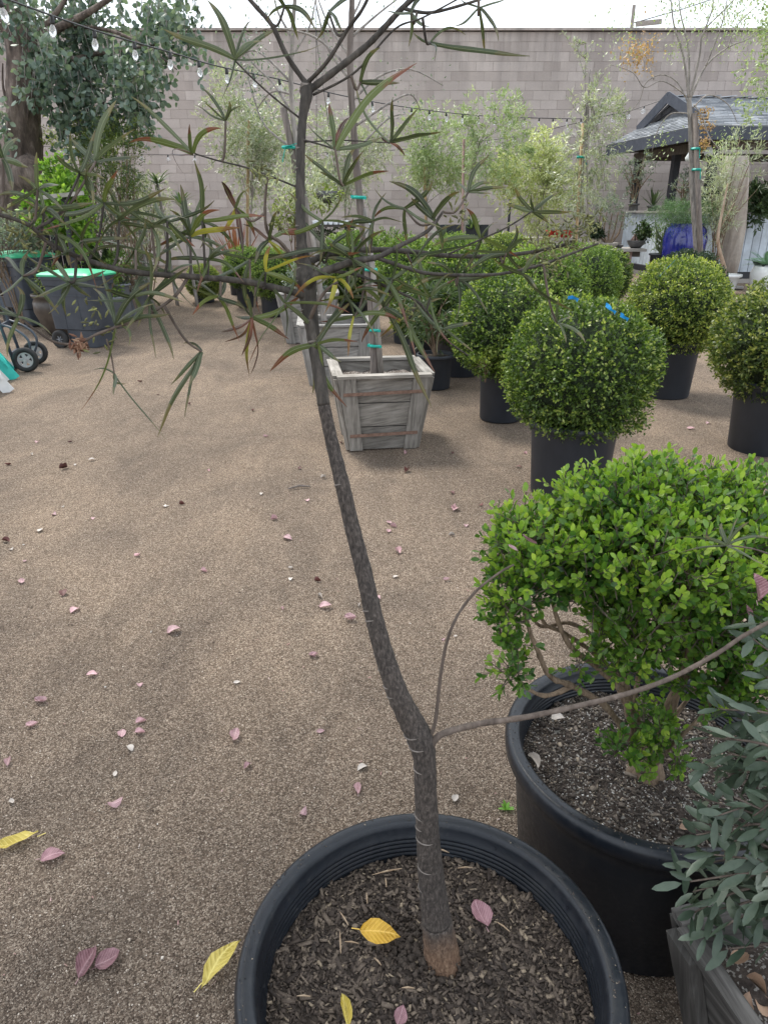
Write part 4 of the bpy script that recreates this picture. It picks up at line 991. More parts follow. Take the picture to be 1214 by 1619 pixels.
def ribbons():
    for pts, ctr, R, Y, lab in (([(957, 481), (966, 489), (972, 495)], (917, 586), .43, 3.95, 'bright blue ribbon scrap lying on the upper right of the nearest globe'),
                                ([(980, 497), (986, 501), (992, 506)], (917, 586), .43, 3.95, 'second smaller blue ribbon scrap near the right shoulder of the nearest globe'),
                                ([(897, 471), (905, 470), (913, 475)], (917, 586), .43, 3.95, 'small blue ribbon scrap on top of the nearest globe'),
                                ([(802, 442), (804, 450), (808, 457)], (850, 462), .45, 7.0, 'blue ribbon scrap with pink tag on a globe behind the nearest one')):
        c = at(ctr[0], ctr[1], Y); P = []
        for rx, ry in pts:
            r_ = ray(rx, ry); o_ = V(0, 0, H); oc = o_ - c; b_ = oc.dot(r_); cc = oc.dot(oc) - (R * 1.05) ** 2; disc = b_ * b_ - r_.dot(r_) * cc
            tt = (-b_ - math.sqrt(max(0, disc))) / r_.dot(r_); P.append(o_ + r_ * tt)
        P = curve(P, 4); vs = []
        for i, p_ in enumerate(P):
            e = V(.5 * math.sin(i * .9), 0, .9).normalized() * .010 * (Y / 4) ** .5; vs += [p_ - e, p_ + e + V(0, -.004, 0)]
        o = link('ribbon', mesh('ribbon', vs, [(2 * i, 2 * i + 1, 2 * i + 3, 2 * i + 2) for i in range(len(P) - 1)], M_BLUETAPE)); props(o, lab, 'ribbon', 'blue ribbon scraps')
ribbons()
shrub('small_shrub', 'small yellow-tipped shrub growing at the rim of the tall black pot', 'shrub', at(768, 578, 5.25), (.13, .1, .08), 90, 7, .03, .016, M_BOXY, seed=70, base=at(768, 600, 5.25).z, stems=3, sr=.006)
shrub('leafy_shrub', 'rangy shrub with long narrow grey-green leaves behind the front wooden box', 'shrub', at(690, 500, 6.7), (.34, .25, .3), 260, 8, .07, .014, M_SPIKE, seed=71, stems=6, pot=(.18, .32))

# ------------------------------------------------------------------ wooden boxes
def uvbox(m_verts, faces): pass
def plank_obj(pts8, mat, parent, name='plank', label=None):
    """hexahedron with UVs that run along its longest side"""
    v = [Vector(p) for p in pts8]; fs = [(3, 2, 1, 0), (4, 5, 6, 7), (0, 1, 5, 4), (1, 2, 6, 5), (2, 3, 7, 6), (3, 0, 4, 7)]
    me = mesh(name, v, fs, mat); uv = me.uv_layers.new(name='UVMap')
    dirs = [v[1] - v[0], v[3] - v[0], v[4] - v[0]]; dirs.sort(key=lambda d: -d.length); a = dirs[0].normalized(); b = dirs[1].normalized(); c3 = a.cross(b)
    off = random.uniform(0, 50)
    for p in me.polygons:
        for li in p.loop_indices:
            q = v[me.loops[li].vertex_index]; uv.data[li].uv = (q.dot(a) * .5 + off, (q.dot(b) + q.dot(c3)) * 5)
    o = link(name, me, parent)
    if label: o['label'] = label
    return o
def tapered_box(t, c, wt, wb, h, rz, mat, z0=0, courses=3, strap=True, soil_dip=.07, rimw=.045, th=.028, batten_w=.09, sides=(0, 1, 2, 3), strap_side=(0,), panel=None):
    c = Vector(c)
    def P(a, b, z, out=0):       # a,b in -1..1 of the half width at that height
        f = z / h; w = (wb + (wt - wb) * f) / 2 + out; x, y = a * w, b * w
        return V(c.x + x * math.cos(rz) - y * math.sin(rz), c.y + x * math.sin(rz) + y * math.cos(rz), z0 + z)
    def R(k, s, z, out):         # point on side k (0 front) at s along it
        w = (wb + (wt - wb) * z / h) / 2; o_ = w + out; s_ = s * w
        x, y = [(s_, -o_), (o_, s_), (-s_, o_), (-o_, -s_)][k]
        return V(c.x + x * math.cos(rz) - y * math.sin(rz), c.y + x * math.sin(rz) + y * math.cos(rz), z0 + z)
    for k in sides:
        for i in range(courses):
            g = .004; za, zb_ = h * i / courses + g, h * (i + 1) / courses - g; j = random.uniform(-.003, .003)
            plank_obj([R(k, -.985, za, -th + j), R(k, -.985, za, j), R(k, .985, za, j), R(k, .985, za, -th + j), R(k, -.985, zb_, -th + j), R(k, -.985, zb_, j), R(k, .985, zb_, j), R(k, .985, zb_, -th + j)], mat if not panel else panel, t)
        for s in (-1, 1):
            s1 = s * (1.0 - 2 * batten_w / wb); e = random.uniform(-.006, .01)
            sa, sb = (s, s1) if s < 0 else (s1, s)
            plank_obj([R(k, sa, -.0 + .002, .003), R(k, sa, .002, .024), R(k, sb, .002, .024), R(k, sb, .002, .003), R(k, sa, h + e, .003), R(k, sa, h + e, .024), R(k, sb, h + e, .024), R(k, sb, h + e, .003)], mat, t, 'batten')
        if strap and k in strap_side:
            for f in (.8, .22):
                z = h * f; m = MB(); a, b = R(k, -.93, z, .027), R(k, .93, z + .012, .027); m.beam(a, b, .004, .022, up=(0, 0, 1)); m.build('strap', M_RUST, t)
        # rim board laid flat round the top
        plank_obj([R(k, -1, h + .004, -rimw), R(k, -1.0, h + .004, rimw * .66), R(k, 1.0, h + .004, rimw * .66), R(k, 1, h + .004, -rimw), R(k, -1, h + .024, -rimw), R(k, -1.0, h + .024, rimw * .66), R(k, 1.0, h + .024, rimw * .66), R(k, 1, h + .024, -rimw)] if k % 2 == 0 else
                  [R(k, -.92, h + .002, -rimw), R(k, -.92, h + .002, rimw * .62), R(k, .92, h + .002, rimw * .62), R(k, .92, h + .002, -rimw), R(k, -.92, h + .021, -rimw), R(k, -.92, h + .021, rimw * .62), R(k, .92, h + .021, rimw * .62), R(k, .92, h + .021, -rimw)], mat, t, 'rim_board')
    N = 10; vs = []
    for i in range(N):
        for j in range(N):
            a, b = -1 + 2 * i / (N - 1), -1 + 2 * j / (N - 1); p = P(a, b, h - soil_dip, -th - .003); p.z += .012 * math.sin(i * 2.1 + j * 1.3) + .02 * (1 - max(abs(a), abs(b))); vs.append(p)
    link('soil', mesh('soil', vs, [(i * N + j, (i + 1) * N + j, (i + 1) * N + j + 1, i * N + j + 1) for i in range(N - 1) for j in range(N - 1)], M_SOILP, True), t)
    return R
def soilp():
    m, n, p, o = newmat('soil_with_perlite'); v = worldco(n); f = noise(n, v, 70, 6, .7); vo = nnode(n, 'ShaderNodeTexVoronoi', Scale=240.0); n.links.new(v, vo.inputs['Vector'])
    c = ramp(n, f, [(.3, (.03, .022, .018)), (.6, (.11, .085, .07)), (.8, (.2, .16, .13))]); s = n.nodes.new('ShaderNodeSeparateColor'); n.links.new(vo.outputs['Color'], s.inputs[0])
    c = mixc(n, ramp(n, s.outputs[0], [(.8, (0,) * 3), (.84, (.8,) * 3)]), c, (.45, .42, .38)); n.links.new(c, p.inputs['Base Color']); p.inputs['Roughness'].default_value = .95; bump(n, p, f, 1, .01); return m
M_SOILP = soilp()
TG = 'trees growing in tapered wooden boxes'
def boxed_trees():
    # front box
    hb = .52; rz = math.radians(8)
    fl, fr = gnd(554, 714), gnd(656, 706); ctr = (fl + fr) / 2 + V(-math.sin(rz), math.cos(rz), 0) * .24
    t = thing('boxed_tree', 'bare thin tree with stake in the nearest grey weathered wooden box', 'tree', (ctr.x, ctr.y, 0), TG)
    tapered_box(t, (ctr.x, ctr.y, 0), .63, .47, hb, rz, M_WOOD)
    Y = ctr.y; fx = at(592, 590, Y)
    tr = curve([V(fx.x, Y, hb - .08), at(590, 520, Y), at(582, 430, Y), at(570, 330, Y), at(562, 240, Y), at(556, 160, Y), at(553, 90, Y), at(556, 20, Y), at(557, -20, Y)], 5)
    m = MB(); m.tube(tr, [a * (1 + .08 * math.sin(i * 2.2)) for i, a in enumerate(lerpr(.030, .016, len(tr)))], 9); m.build('trunk', M_STAKE, t, True)
    s = MB(); s.tube([V(fx.x + .05, Y - .03, hb - .08), at(590, 430, Y - .03), at(575, 330, Y)], .02, 7); s.build('stake', M_PALEBARK, t, True)
    for px, py in ((585, 426), (590, 521), (592, 546), (567, 312)):
        p = at(px, py, Y - .02); s = MB(); s.tube([p + V(math.cos(k) * .042, math.sin(k) * .045, 0) for k in np.linspace(0, 6.28, 10)], .009, 5); s.beam(p + V(-.05, -.03, .005), p + V(.05, -.03, -.005), .004, .018, up=(0, 0, 1)); s.build('tie', M_TAPE, t)
    m = MB(); lp, ld = [], []
    for b in ([(556, 160), (600, 120), (650, 110), (700, 135)], [(553, 90), (520, 40), (500, -10)], [(554, 60), (600, 20), (640, -10)], [(560, 200), (620, 160), (650, 150), (665, 175)], [(553, 110), (500, 60), (440, 45), (400, 50)], [(555, 30), (570, 0), (575, -30)], [(555, 130), (520, 80), (505, 30), (495, -20)], [(562, 240), (610, 190), (640, 180)]):
        pts = curve([at(x, y, Y + .1 * k) for k, (x, y) in enumerate(b)], 5); m.tube(pts, lerpr(.009, .003, len(pts)), 5)
        for p in pts[5:]:
            for _ in range(4): lp.append(tuple(p + V(*(random.gauss(0, .05) for _ in range(3))))); ld.append(tuple(random.gauss(0, 1) for _ in range(3)))
    m.build('branches', M_PALEBARK, t, True); p, d = np.array(lp), np.array(ld); vf = leaves(p, d, np.tile([[0, 0, 1.]], (len(p), 1)), .022, .010); props(link('leaves', npmesh('leaves', vf[0], vf[1], M_EUC), t), kind='stuff')
    # second and third boxes
    for i, (bl, br, w1, w0, h2, lab, mt) in enumerate((((486, 612), (575, 606), .68, .5, .56, 'pale trunked tree with leaning stake in the second wooden box from the front', M_WOODW), ((452, 545), (520, 541), .72, .52, .6, 'third wooden box of the row, empty but for a low grey shrub', M_WOODW))):
        a, b = gnd(*bl), gnd(*br); c = (a + b) / 2 + V(0, w0 / 2, 0)
        t = thing('boxed_tree' if i == 0 else 'boxed_shrub', lab, 'tree' if i == 0 else 'shrub', (c.x, c.y, 0), TG)
        tapered_box(t, (c.x, c.y, 0), w1, w0, h2, math.radians(5), mt, z0=gz(c.y), courses=3, strap=False)
        if i == 0:
            Y = c.y; zb = h2 - .1; st_ = MB(); st_.tube([V(xat(500, Y, zb), Y, zb), at(490, 400, Y), at(476, 320, Y), at(464, 250, Y), at(448, 170, Y)], [.032, .032, .03, .03, .028], 8); st_.build('stake', M_STAKE, t, True)
            tr = curve([V(xat(515, Y, zb), Y, zb), at(498, 400, Y), at(480, 300, Y), at(466, 210, Y), at(460, 130, Y), at(462, 60, Y), at(468, -20, Y)], 5); m = MB(); m.tube(tr, lerpr(.03, .015, len(tr)), 8); m.build('trunk', M_PALEBARK, t, True)
            m = MB(); lp, ld = [], []
            for br_ in ([(462, 180), (430, 130), (400, 100), (380, 60)], [(466, 210), (500, 140), (520, 90)], [(460, 130), (420, 90), (395, 80), (370, 100)], [(462, 60), (440, 20), (430, -20)], [(461, 90), (490, 40), (500, -10)], [(470, 240), (420, 200), (400, 150), (390, 110)], [(464, 150), (430, 145), (405, 175)]):
                pts = curve([at(x, y, Y + .1 * k) for k, (x, y) in enumerate(br_)], 5); m.tube(pts, lerpr(.012, .004, len(pts)), 5)
                for p in pts[6:]:
                    for _ in range(12): lp.append(tuple(p + V(*(random.gauss(0, .09) for _ in range(3))))); ld.append(tuple(random.gauss(0, 1) for _ in range(3)))
            m.build('branches', M_PALEBARK, t, True); p, d = np.array(lp), np.array(ld); vf = leaves(p, d, np.tile([[0, 0, 1.]], (len(p), 1)), .035, .014); props(link('leaves', npmesh('leaves', vf[0], vf[1], M_EUC), t), kind='stuff')
            p0 = at(456, 233, Y - .04); s = MB(); s.tube([p0 + V(math.cos(k) * .05, math.sin(k) * .05, 0) for k in np.linspace(0, 6.28, 10)], .013, 5); s.beam(p0 + V(-.02, -.05, 0), p0 + V(-.05, -.06, -.12), .004, .03, up=(0, 1, 0)); s.beam(p0 + V(-.02, -.05, 0), p0 + V(.1, -.06, .03), .004, .03, up=(0, 1, 0)); s.build('tie', M_TAPE, t)
            *_, vf = cloud_leaves(at(470, 290, Y), (.3, .3, .25), 160, 6, .05, .016, 93); props(link('lower_leaves', npmesh('lower_leaves', vf[0], vf[1], M_OLIVE), t), kind='stuff')
        else:
            *_, vf = cloud_leaves(V(c.x, c.y, h2 + .2), (.25, .25, .18), 200, 6, .05, .02, 94); props(link('foliage', npmesh('foliage', vf[0], vf[1], M_GREYSHRUB), t), kind='stuff')
boxed_trees()

# ------------------------------------------------------------------ old tree, upper left
def old_tree():
    Y = 11.8
    t = thing('old_tree', 'large old tree with gnarled thick trunk and hanging blue-green leaves at upper left', 'tree', (xat(20, Y, 0), Y, gz(Y)))
    prof = [(10, 470, 95), (20, 400, 85), (25, 330, 80), (30, 290, 84), (32, 250, 66), (35, 200, 52), (38, 150, 50), (35, 100, 42), (28, 50, 36), (22, 0, 32), (18, -60, 28)]
    pts = [at(x, y, Y) for x, y, w in prof]; pts[0].z = gz(Y) - .05
    rad = [w / 2 / F * (p.y * ct - (p.z - H) * st) for (x, y, w), p in zip(prof, pts)]
    m = MB(); n = 26; P = curve(pts, 5); R_ = np.interp(np.linspace(0, len(rad) - 1, len(P)), range(len(rad)), rad)
    for i, (p, r) in enumerate(zip(P, R_)):
        for k in range(n):
            a = 2 * math.pi * k / n; rr = r * (1 + .09 * math.sin(3 * a + i * .25) + .06 * math.sin(7 * a - i * .4) + .04 * random.uniform(-1, 1)); m.v.append((p.x + rr * math.cos(a), p.y + rr * math.sin(a), p.z))
    for i in range(len(P) - 1):
        for k in range(n): a, b = i * n + k, i * n + (k + 1) % n; m.f.append((a, b, b + n, a + n))
    m.build('trunk', M_EUCBARK, t, True)
    for lp in ([(45, 270), (62, 285), (52, 300), (35, 295)], ):
        b = MB(); q = at(50, 278, Y - .3); b.lathe([(0, .3), (.14, .24), (.25, .08), (.24, -.1), (.13, -.25), (0, -.3)], tuple(q), 16); b.build('burl', M_EUCBARK, t, True)
    limbs = [([(30, 120), (70, 60), (140, 20), (200, -20)], .09), ([(34, 170), (80, 110), (130, 90), (190, 80), (250, 70)], .05), ([(25, 60), (-20, 20), (-60, 0)], .08), ([(38, 210), (20, 180), (6, 140), (5, 100)], .035), ([(30, 230), (44, 190), (45, 150)], .03),
             ([(30, 90), (90, 20), (120, -30)], .06), ([(110, 40), (180, 50), (240, 80), (280, 110)], .03), ([(120, 90), (150, 140), (180, 190)], .025), ([(60, 130), (90, 190), (110, 220)], .02)]
    tips = []
    for b, r in limbs:
        dy = random.uniform(-.5, .3); pts = curve([at(x, y, Y + dy * k / len(b)) for k, (x, y) in enumerate(b)], 6); m = MB(); m.tube(pts, lerpr(r, r * .25, len(pts)), 8); m.build('limb', M_EUCBARK, t, True); tips += pts[4:]
    # hanging leafy twigs
    blobs = [(90, 25, 50, 45), (150, 25, 55, 40), (110, 75, 75, 45), (170, 90, 70, 45), (80, 110, 55, 45), (215, 110, 50, 45), (245, 60, 45, 40), (150, 150, 65, 40), (210, 150, 40, 35), (105, 170, 45, 40), (190, 180, 35, 25),
             (280, 20, 35, 30), (245, 20, 30, 30), (0, 175, 14, 30), (130, 205, 50, 24), (2, 20, 14, 40), (300, 70, 20, 25), (235, 185, 14, 18), (70, 95, 24, 40), (35, 10, 40, 22)]
    cen, mm = [], MB(); lp, ld = [], []
    for (x, y, rx, ry) in blobs:
        dy = random.uniform(-.7, .5)
        for k in range(int(rx * ry / 80)):
            a, q = random.uniform(0, 6.28), random.random() ** .5
            p = at(x + math.cos(a) * q * rx, y + math.sin(a) * q * ry, Y + dy + random.uniform(-.35, .35)); l = random.uniform(.15, .4); d = V(random.gauss(0, .4), random.gauss(0, .4), -1).normalized()
            c = [p + d * l * s + V(0, 0, .12 * (1 - s)) for s in (0, .33, .66, 1)]; mm.tube(c, [.006, .005, .004, .002], 4)
            for s in np.linspace(0, 1, 7):
                for _ in range(2):
                    lp.append(tuple(p + d * l * s + V(0, 0, .12 * (1 - s)) + V(*(random.gauss(0, .035) for _ in range(3))))); ld.append((random.gauss(0, .7), random.gauss(0, .7), random.gauss(-.6, .5)))
    props(mm.build('twigs', M_PALEBARK, t, True), kind='stuff')
    p, d = np.array(lp), np.array(ld); vf = leaves(p, d, RNG.normal(size=p.shape), .095, .066, '8', .6)
    props(link('leaves', npmesh('leaves', vf[0], vf[1], M_EUC), t), kind='stuff')
old_tree()
shrub('feathery_shrub', 'yellow-green feathery shrub hanging under the old tree', 'shrub', at(120, 215, 12.0), (.5, .4, .45), 300, 8, .06, .02, M_YELLOWG, seed=81, stems=5, spread=.12)
shrub('feathery_shrub', 'olive-green fine-leaved shrub left of the bare wall', 'shrub', at(185, 245, 11.2), (.45, .4, .6), 600, 8, .05, .014, M_BOXO, seed=82, stems=5, spread=.12)
shrub('citrus_shrub', 'bright green large-leaved shrub below the old tree trunk', 'shrub', at(100, 345, 10.3), (.48, .3, .52), 380, 7, .085, .045, M_FRESH, seed=83, stems=5, pot=(.24, .4), clumps=12)
shrub('citrus_shrub', 'small bright green leafy tip poking above a grey rail', 'shrub', at(95, 285, 10.4), (.2, .2, .28), 160, 7, .08, .04, M_FRESH, seed=84, stems=3)
shrub('leafy_shrub', 'dense dark mixed shrub behind the wheeled bins', 'shrub', at(150, 330, 11.6), (.75, .4, .7), 900, 8, .05, .02, M_GREYSHRUB, seed=85, stems=8)
shrub('leafy_shrub', 'dull grey shrub at the left edge above the hand truck', 'shrub', at(12, 385, 10.3), (.5, .3, .42), 500, 8, .045, .02, M_GREYSHRUB, seed=86, stems=6)
shrub('leafy_shrub', 'fine grey-green shrub left of the small globes', 'shrub', at(225, 350, 12.4), (.7, .4, .8), 700, 8, .06, .014, M_OLIVE, seed=87, stems=8)
def cone(px, py, Y, h, r, lab, seed, pot):
    x = xat(px, Y, gz(Y)); z0 = gz(Y); t = thing('dwarf_conifer', lab, 'conifer', (x, Y, z0), 'potted plants behind the wheeled bins'); pot_parts(t, pot[0], pot[1], M_GREYPOT, n=24, dip=.03)
    g = np.random.default_rng(seed); n = 1300; s = g.random(n); a = g.random(n) * 6.283; rr = r * (1 - s) ** .8 * (.85 + .2 * g.random(n)) * (1 + .2 * np.sin(a * 3 + s * 20))
    p = np.stack([x + rr * np.cos(a), Y + rr * np.sin(a), z0 + pot[1] + s * h], -1); d = np.stack([np.cos(a) * .6, np.sin(a) * .6, np.full(n, 1.)], -1)
    p = np.repeat(p, 5, 0) + g.normal(size=(n * 5, 3)) * .012; d = np.repeat(d, 5, 0) + g.normal(size=(n * 5, 3)) * .5
    vf = leaves(p, d, g.normal(size=p.shape), .04, .014); props(link('foliage', npmesh('foliage', vf[0], vf[1], M_SPIKE), t), kind='stuff')
    m = MB(); m.lathe([(r * .6, z0 + pot[1] - .02), (r * .5, z0 + pot[1] + h * .3), (0.0, z0 + pot[1] + h * .9)], (x, Y, 0), 10); m.build('stem', M_TWIGGY, t, True)
cone(163, 0, 10.6, .62, .17, 'small cone-shaped conifer in grey pot directly behind the nearer bin', 91, (.17, .42))
cone(182, 0, 11.4, .5, .16, 'second cone-shaped conifer a little right of the first', 92, (.16, .4))
for i, (px, Y, r, h, lab, mt) in enumerate(((178, 10.3, .16, .42, 'grey nursery pot with pale shrub, first right of the nearer bin', M_BOXL), (192, 11.0, .17, .5, 'tall grey nursery pot second right of the nearer bin', M_BOXL),
                                            (208, 11.2, .12, .36, 'small grey nursery pot with twiggy grey plant by the timber kerb', M_GREYSHRUB), (222, 12.0, .15, .4, 'dark pot with grey plant at the end of the pot row', M_GREYSHRUB))):
    x = xat(px, Y, .3); shrub('potted_shrub', lab, 'potted plant', (x, Y, gz(Y) + h + .22), (.22, .2, .22), 110, 7, .05, .02, mt, 'potted plants behind the wheeled bins', 95 + i, stems=4, pot=(r, h, M_GREYPOT))
m = MB(); a, b = gnd(180, 500), gnd(215, 470); m.beam(a + V(0, 0, .06), b + V(0, 0, .06), .12, .11); props(m.build('timber_kerb', M_TABLE, None), 'pale timber kerb beside the row of grey pots', 'kerb')
for i, (px, py, Y, lab) in enumerate(((210, 300, 11.9, 'spiky dark green dracaena head against the wall, left one'), (250, 292, 12.1, 'spiky dark green dracaena head against the wall, right one'), (287, 325, 12.0, 'lower spiky dracaena head below the right one'))):
    c = at(px, py, Y); t = thing('dracaena', lab, 'plant', (c.x, c.y, gz(Y)), 'spiky dracaenas by the wall'); m = MB(); m.tube(curve([V(c.x + .1, c.y, gz(Y)), V(c.x + .05, c.y, c.z * .5), c], 4), lerpr(.03, .02, 9), 7); m.build('stem', M_PALEBARK, t, True)
    spiky(t, c, 26, .42, .035, M_SPIKE, up=.45, droop=.35, seed=i)
def left_fence():
    t = thing('dark_fence', 'dark boarded fence behind the bins at the left', 'fence', (xat(60, 12.6, 0), 12.6, gz(12.6)))
    Y = 12.6; x0, x1 = xat(-60, Y, .5), xat(160, Y, .5); k = 16
    for i in range(k):
        x = x0 + (x1 - x0) * (i + .5) / k; m = MB(); m.box((x, Y, .2 + .95), ((x1 - x0) / k - .02, .03, 1.9 + random.uniform(-.03, .03))); m.build('plank', M_BLACKW, t)
    r = MB(); r.box(((x0 + x1) / 2, Y + .05, 1.6), (x1 - x0, .05, .1)); r.build('rail', M_WOODD, t)
    # low rack of dark planks
    t = thing('plank_rack', 'low dark rack of horizontal planks behind the hand truck', 'rack', (xat(25, 10.9, .3), 10.9, gz(10.9))); Y = 10.9
    x0, x1 = xat(-60, Y, .3), xat(84, Y, .3)
    for z in (.25, .5, .75): m = MB(); m.box(((x0 + x1) / 2, Y, z + gz(Y)), (x1 - x0, .04, .16)); m.build('plank', M_WOODD, t)
    for x in (x0 + .05, (x0 + x1) / 2, x1 - .05): m = MB(); m.box((x, Y + .06, .43 + gz(Y)), (.08, .06, .86)); m.build('post', M_WOODD, t)
    t = thing('grey_rail_frame', 'grey horizontal rail on a dark upright among the shrubs', 'frame', tuple(at(95, 430, 10.0)[:2]) + (gz(10),)); Y = 10.0
    m = MB(); m.beam(at(70, 312, Y), at(132, 305, Y), .05, .05); m.build('rail', M_TABLE, t)
    p = at(97, 309, Y); m = MB(); m.beam(V(p.x, p.y + .06, gz(Y)), V(p.x, p.y + .06, p.z), .05, .05, up=(0, 1, 0)); m.build('post', M_BLACKW, t)
left_fence()

# ------------------------------------------------------------------ bins, jar, hand truck, chairs
def bin_(px, base_py, lab, rz, s=1.0, wheels=True):
    p = gnd(px, base_py); t = thing('wheeled_bin', lab, 'bin', (p.x, p.y, p.z), 'wheeled bins with green lids', rz=rz)
    def sec(wx, wy, z, r=.06, ox=0):
        out = []
        for cx_, cy_, a0 in ((1, 1, 0), (-1, 1, 90), (-1, -1, 180), (1, -1, 270)):
            for k in range(5): a = math.radians(a0 + 22.5 * k); out.append((ox + cx_ * (wx / 2 - r) + r * math.cos(a), cy_ * (wy / 2 - r) + r * math.sin(a), z))
        return out
    m = MB(); rings = [sec(.44, .46, .015, ox=.06), sec(.47, .48, .2, ox=.05), sec(.47, .48, .25, ox=.05), sec(.66, .52, .262, ox=-.03), sec(.70, .56, .60, ox=-.03), sec(.72, .585, .84, ox=-.03), sec(.765, .62, .85, ox=-.03), sec(.775, .63, .93, ox=-.03), sec(.80, .66, .935, ox=-.03), sec(.80, .66, .97, ox=-.03)]
    for r in rings: m.v += [(a * s, b * s, c * s) for a, b, c in r]
    n = 20
    for i in range(len(rings) - 1):
        for k in range(n): a, b = i * n + k, i * n + (k + 1) % n; m.f.append((a, b, b + n, a + n))
    m.f.append(tuple(range(n))[::-1]); m.f.append(tuple(range((len(rings) - 1) * n, len(rings) * n)))
    link('body', mesh('body', m.v, m.f, M_BIN), t, world=False)
    m = MB(); rings = [sec(.84, .70, .972, ox=-.03), sec(.84, .70, .995, ox=-.03), sec(.76, .62, 1.02, ox=-.03), sec(.4, .3, 1.05, ox=-.03)]
    for r in rings: m.v += [(a * s, b * s, c * s) for a, b, c in r]
    for i in range(len(rings) - 1):
        for k in range(n): a, b = i * n + k, i * n + (k + 1) % n; m.f.append((a, b, b + n, a + n))
    m.f.append(tuple(range(n))[::-1]); m.f.append(tuple(range((len(rings) - 1) * n, len(rings) * n)))
    lid = link('lid', mesh('lid', m.v, m.f, M_LID), t, world=False)
    m = MB(); m.tube([(-.47 * s, -.24 * s, .93 * s), (-.49 * s, 0, .93 * s), (-.47 * s, .24 * s, .93 * s)], .015, 8); link('handle', mesh('handle', m.v, m.f, M_BIN, True), t, world=False)
    for sy in (-1, 1):
        m = MB(); c = V(-.25, sy * .29, .125) * s
        m.v = []; prof = [(.125, -.028), (.125, .028), (.1, .032), (.03, .02), (.03, -.02), (.1, -.032)]
        for k in range(22):
            a = 2 * math.pi * k / 22
            for r, y in prof: m.v.append((c.x + r * s * math.cos(a), c.y + y * s, c.z + r * s * math.sin(a)))
        for k in range(22):
            for j in range(6): m.f.append((k * 6 + j, k * 6 + (j + 1) % 6, ((k + 1) % 22) * 6 + (j + 1) % 6, ((k + 1) % 22) * 6 + j))
        w = link('wheel', mesh('wheel', m.v, m.f, M_RUBBER, True), t, world=False)
        m = MB(); 
        for k in range(6): a = k * 1.047; m.beam(c + V(math.cos(a) * .02, sy * .01, math.sin(a) * .02), c + V(math.cos(a) * .1, sy * .01, math.sin(a) * .1), .012, .02, up=(0, 1, 0))
        m.tube([c + V(0, -.03, 0), c + V(0, .03, 0)], .016, 10); link('hub', mesh('hub', m.v, m.f, M_GREYPOT), w, world=False)
    m = MB()   # embossed panel outline and ribs on both long sides
    for sy in (-1, 1):
        for x in (-.13, .12): m.beam(V(x, sy * .262, .28) * s, V(x - .005, sy * .289, .8) * s, .012, .008, up=(0, 1, 0))
        m.beam(V(-.32, sy * .291, .72) * s, V(.26, sy * .291, .72) * s, .008, .012)
    link('rib', mesh('rib', m.v, m.f, M_BIN), t, world=False)
    return t
bin_(143, 546, 'nearer charcoal wheeled bin with green lid, wheel facing the yard', math.radians(-14), .86)
bin_(58, 512, 'farther dark wheeled bin with green lid at the left', math.radians(-40), .95)
def jar():
    p = gnd(98, 528); t = thing('glazed_jar', 'round dark brown glazed jar between the two bins', 'jar', tuple(p)); m = MB()
    m.lathe([(0, 0), (.16, 0), (.2, .06), (.29, .3), (.29, .42), (.26, .48), (.3, .5), (.3, .53), (.26, .53), (.24, .47), (.26, .4)], (0, 0, 0), 32); link('jar', mesh('jar', m.v, m.f, M_JAR, True), t, world=False)
    *_, vf = cloud_leaves(p + V(0, 0, .68), (.22, .22, .16), 220, 6, .04, .015, 120); props(link('foliage', npmesh('foliage', vf[0], vf[1], M_BOXO), t), kind='stuff')
jar()
def wheel_at(t, c, ax, R, w, hubmat):
    e = V(0, 0, 1).cross(ax).normalized(); u = ax.cross(e).normalized()
    def ringmesh(prof, n=28, mat=None, name='tyre'):
        m = MB(); k = len(prof)
        for i in range(n):
            a = 2 * math.pi * i / n; d = e * math.cos(a) + u * math.sin(a)
            for r, y in prof: m.v.append(tuple(c + d * r + ax * y))
        for i in range(n):
            for j in range(k): m.f.append((i * k + j, i * k + (j + 1) % k, ((i + 1) % n) * k + (j + 1) % k, ((i + 1) % n) * k + j))
        return m.build(name, mat, t, True)
    ty = ringmesh([(R * .62, -w * .4), (R * .85, -w * .5), (R * .97, -w * .35), (R, 0), (R * .97, w * .35), (R * .85, w * .5), (R * .62, w * .4)], mat=M_RUBBER)
    m = MB()
    for i in range(5):
        a = i * 1.2566; d = e * math.cos(a) + u * math.sin(a); m.beam(c + d * R * .12, c + d * R * .55, R * .26, w * .3, up=ax)
    for i in range(24):
        a, b = i * math.pi / 12, (i + 1) * math.pi / 12; m.beam(c + (e * math.cos(a) + u * math.sin(a)) * R * .56, c + (e * math.cos(b) + u * math.sin(b)) * R * .56, w * .5, R * .12, up=e * math.cos(a) + u * math.sin(a))
    m.tube([c - ax * w * .45, c + ax * w * .45], R * .15, 12); m.build('rim', hubmat, t)
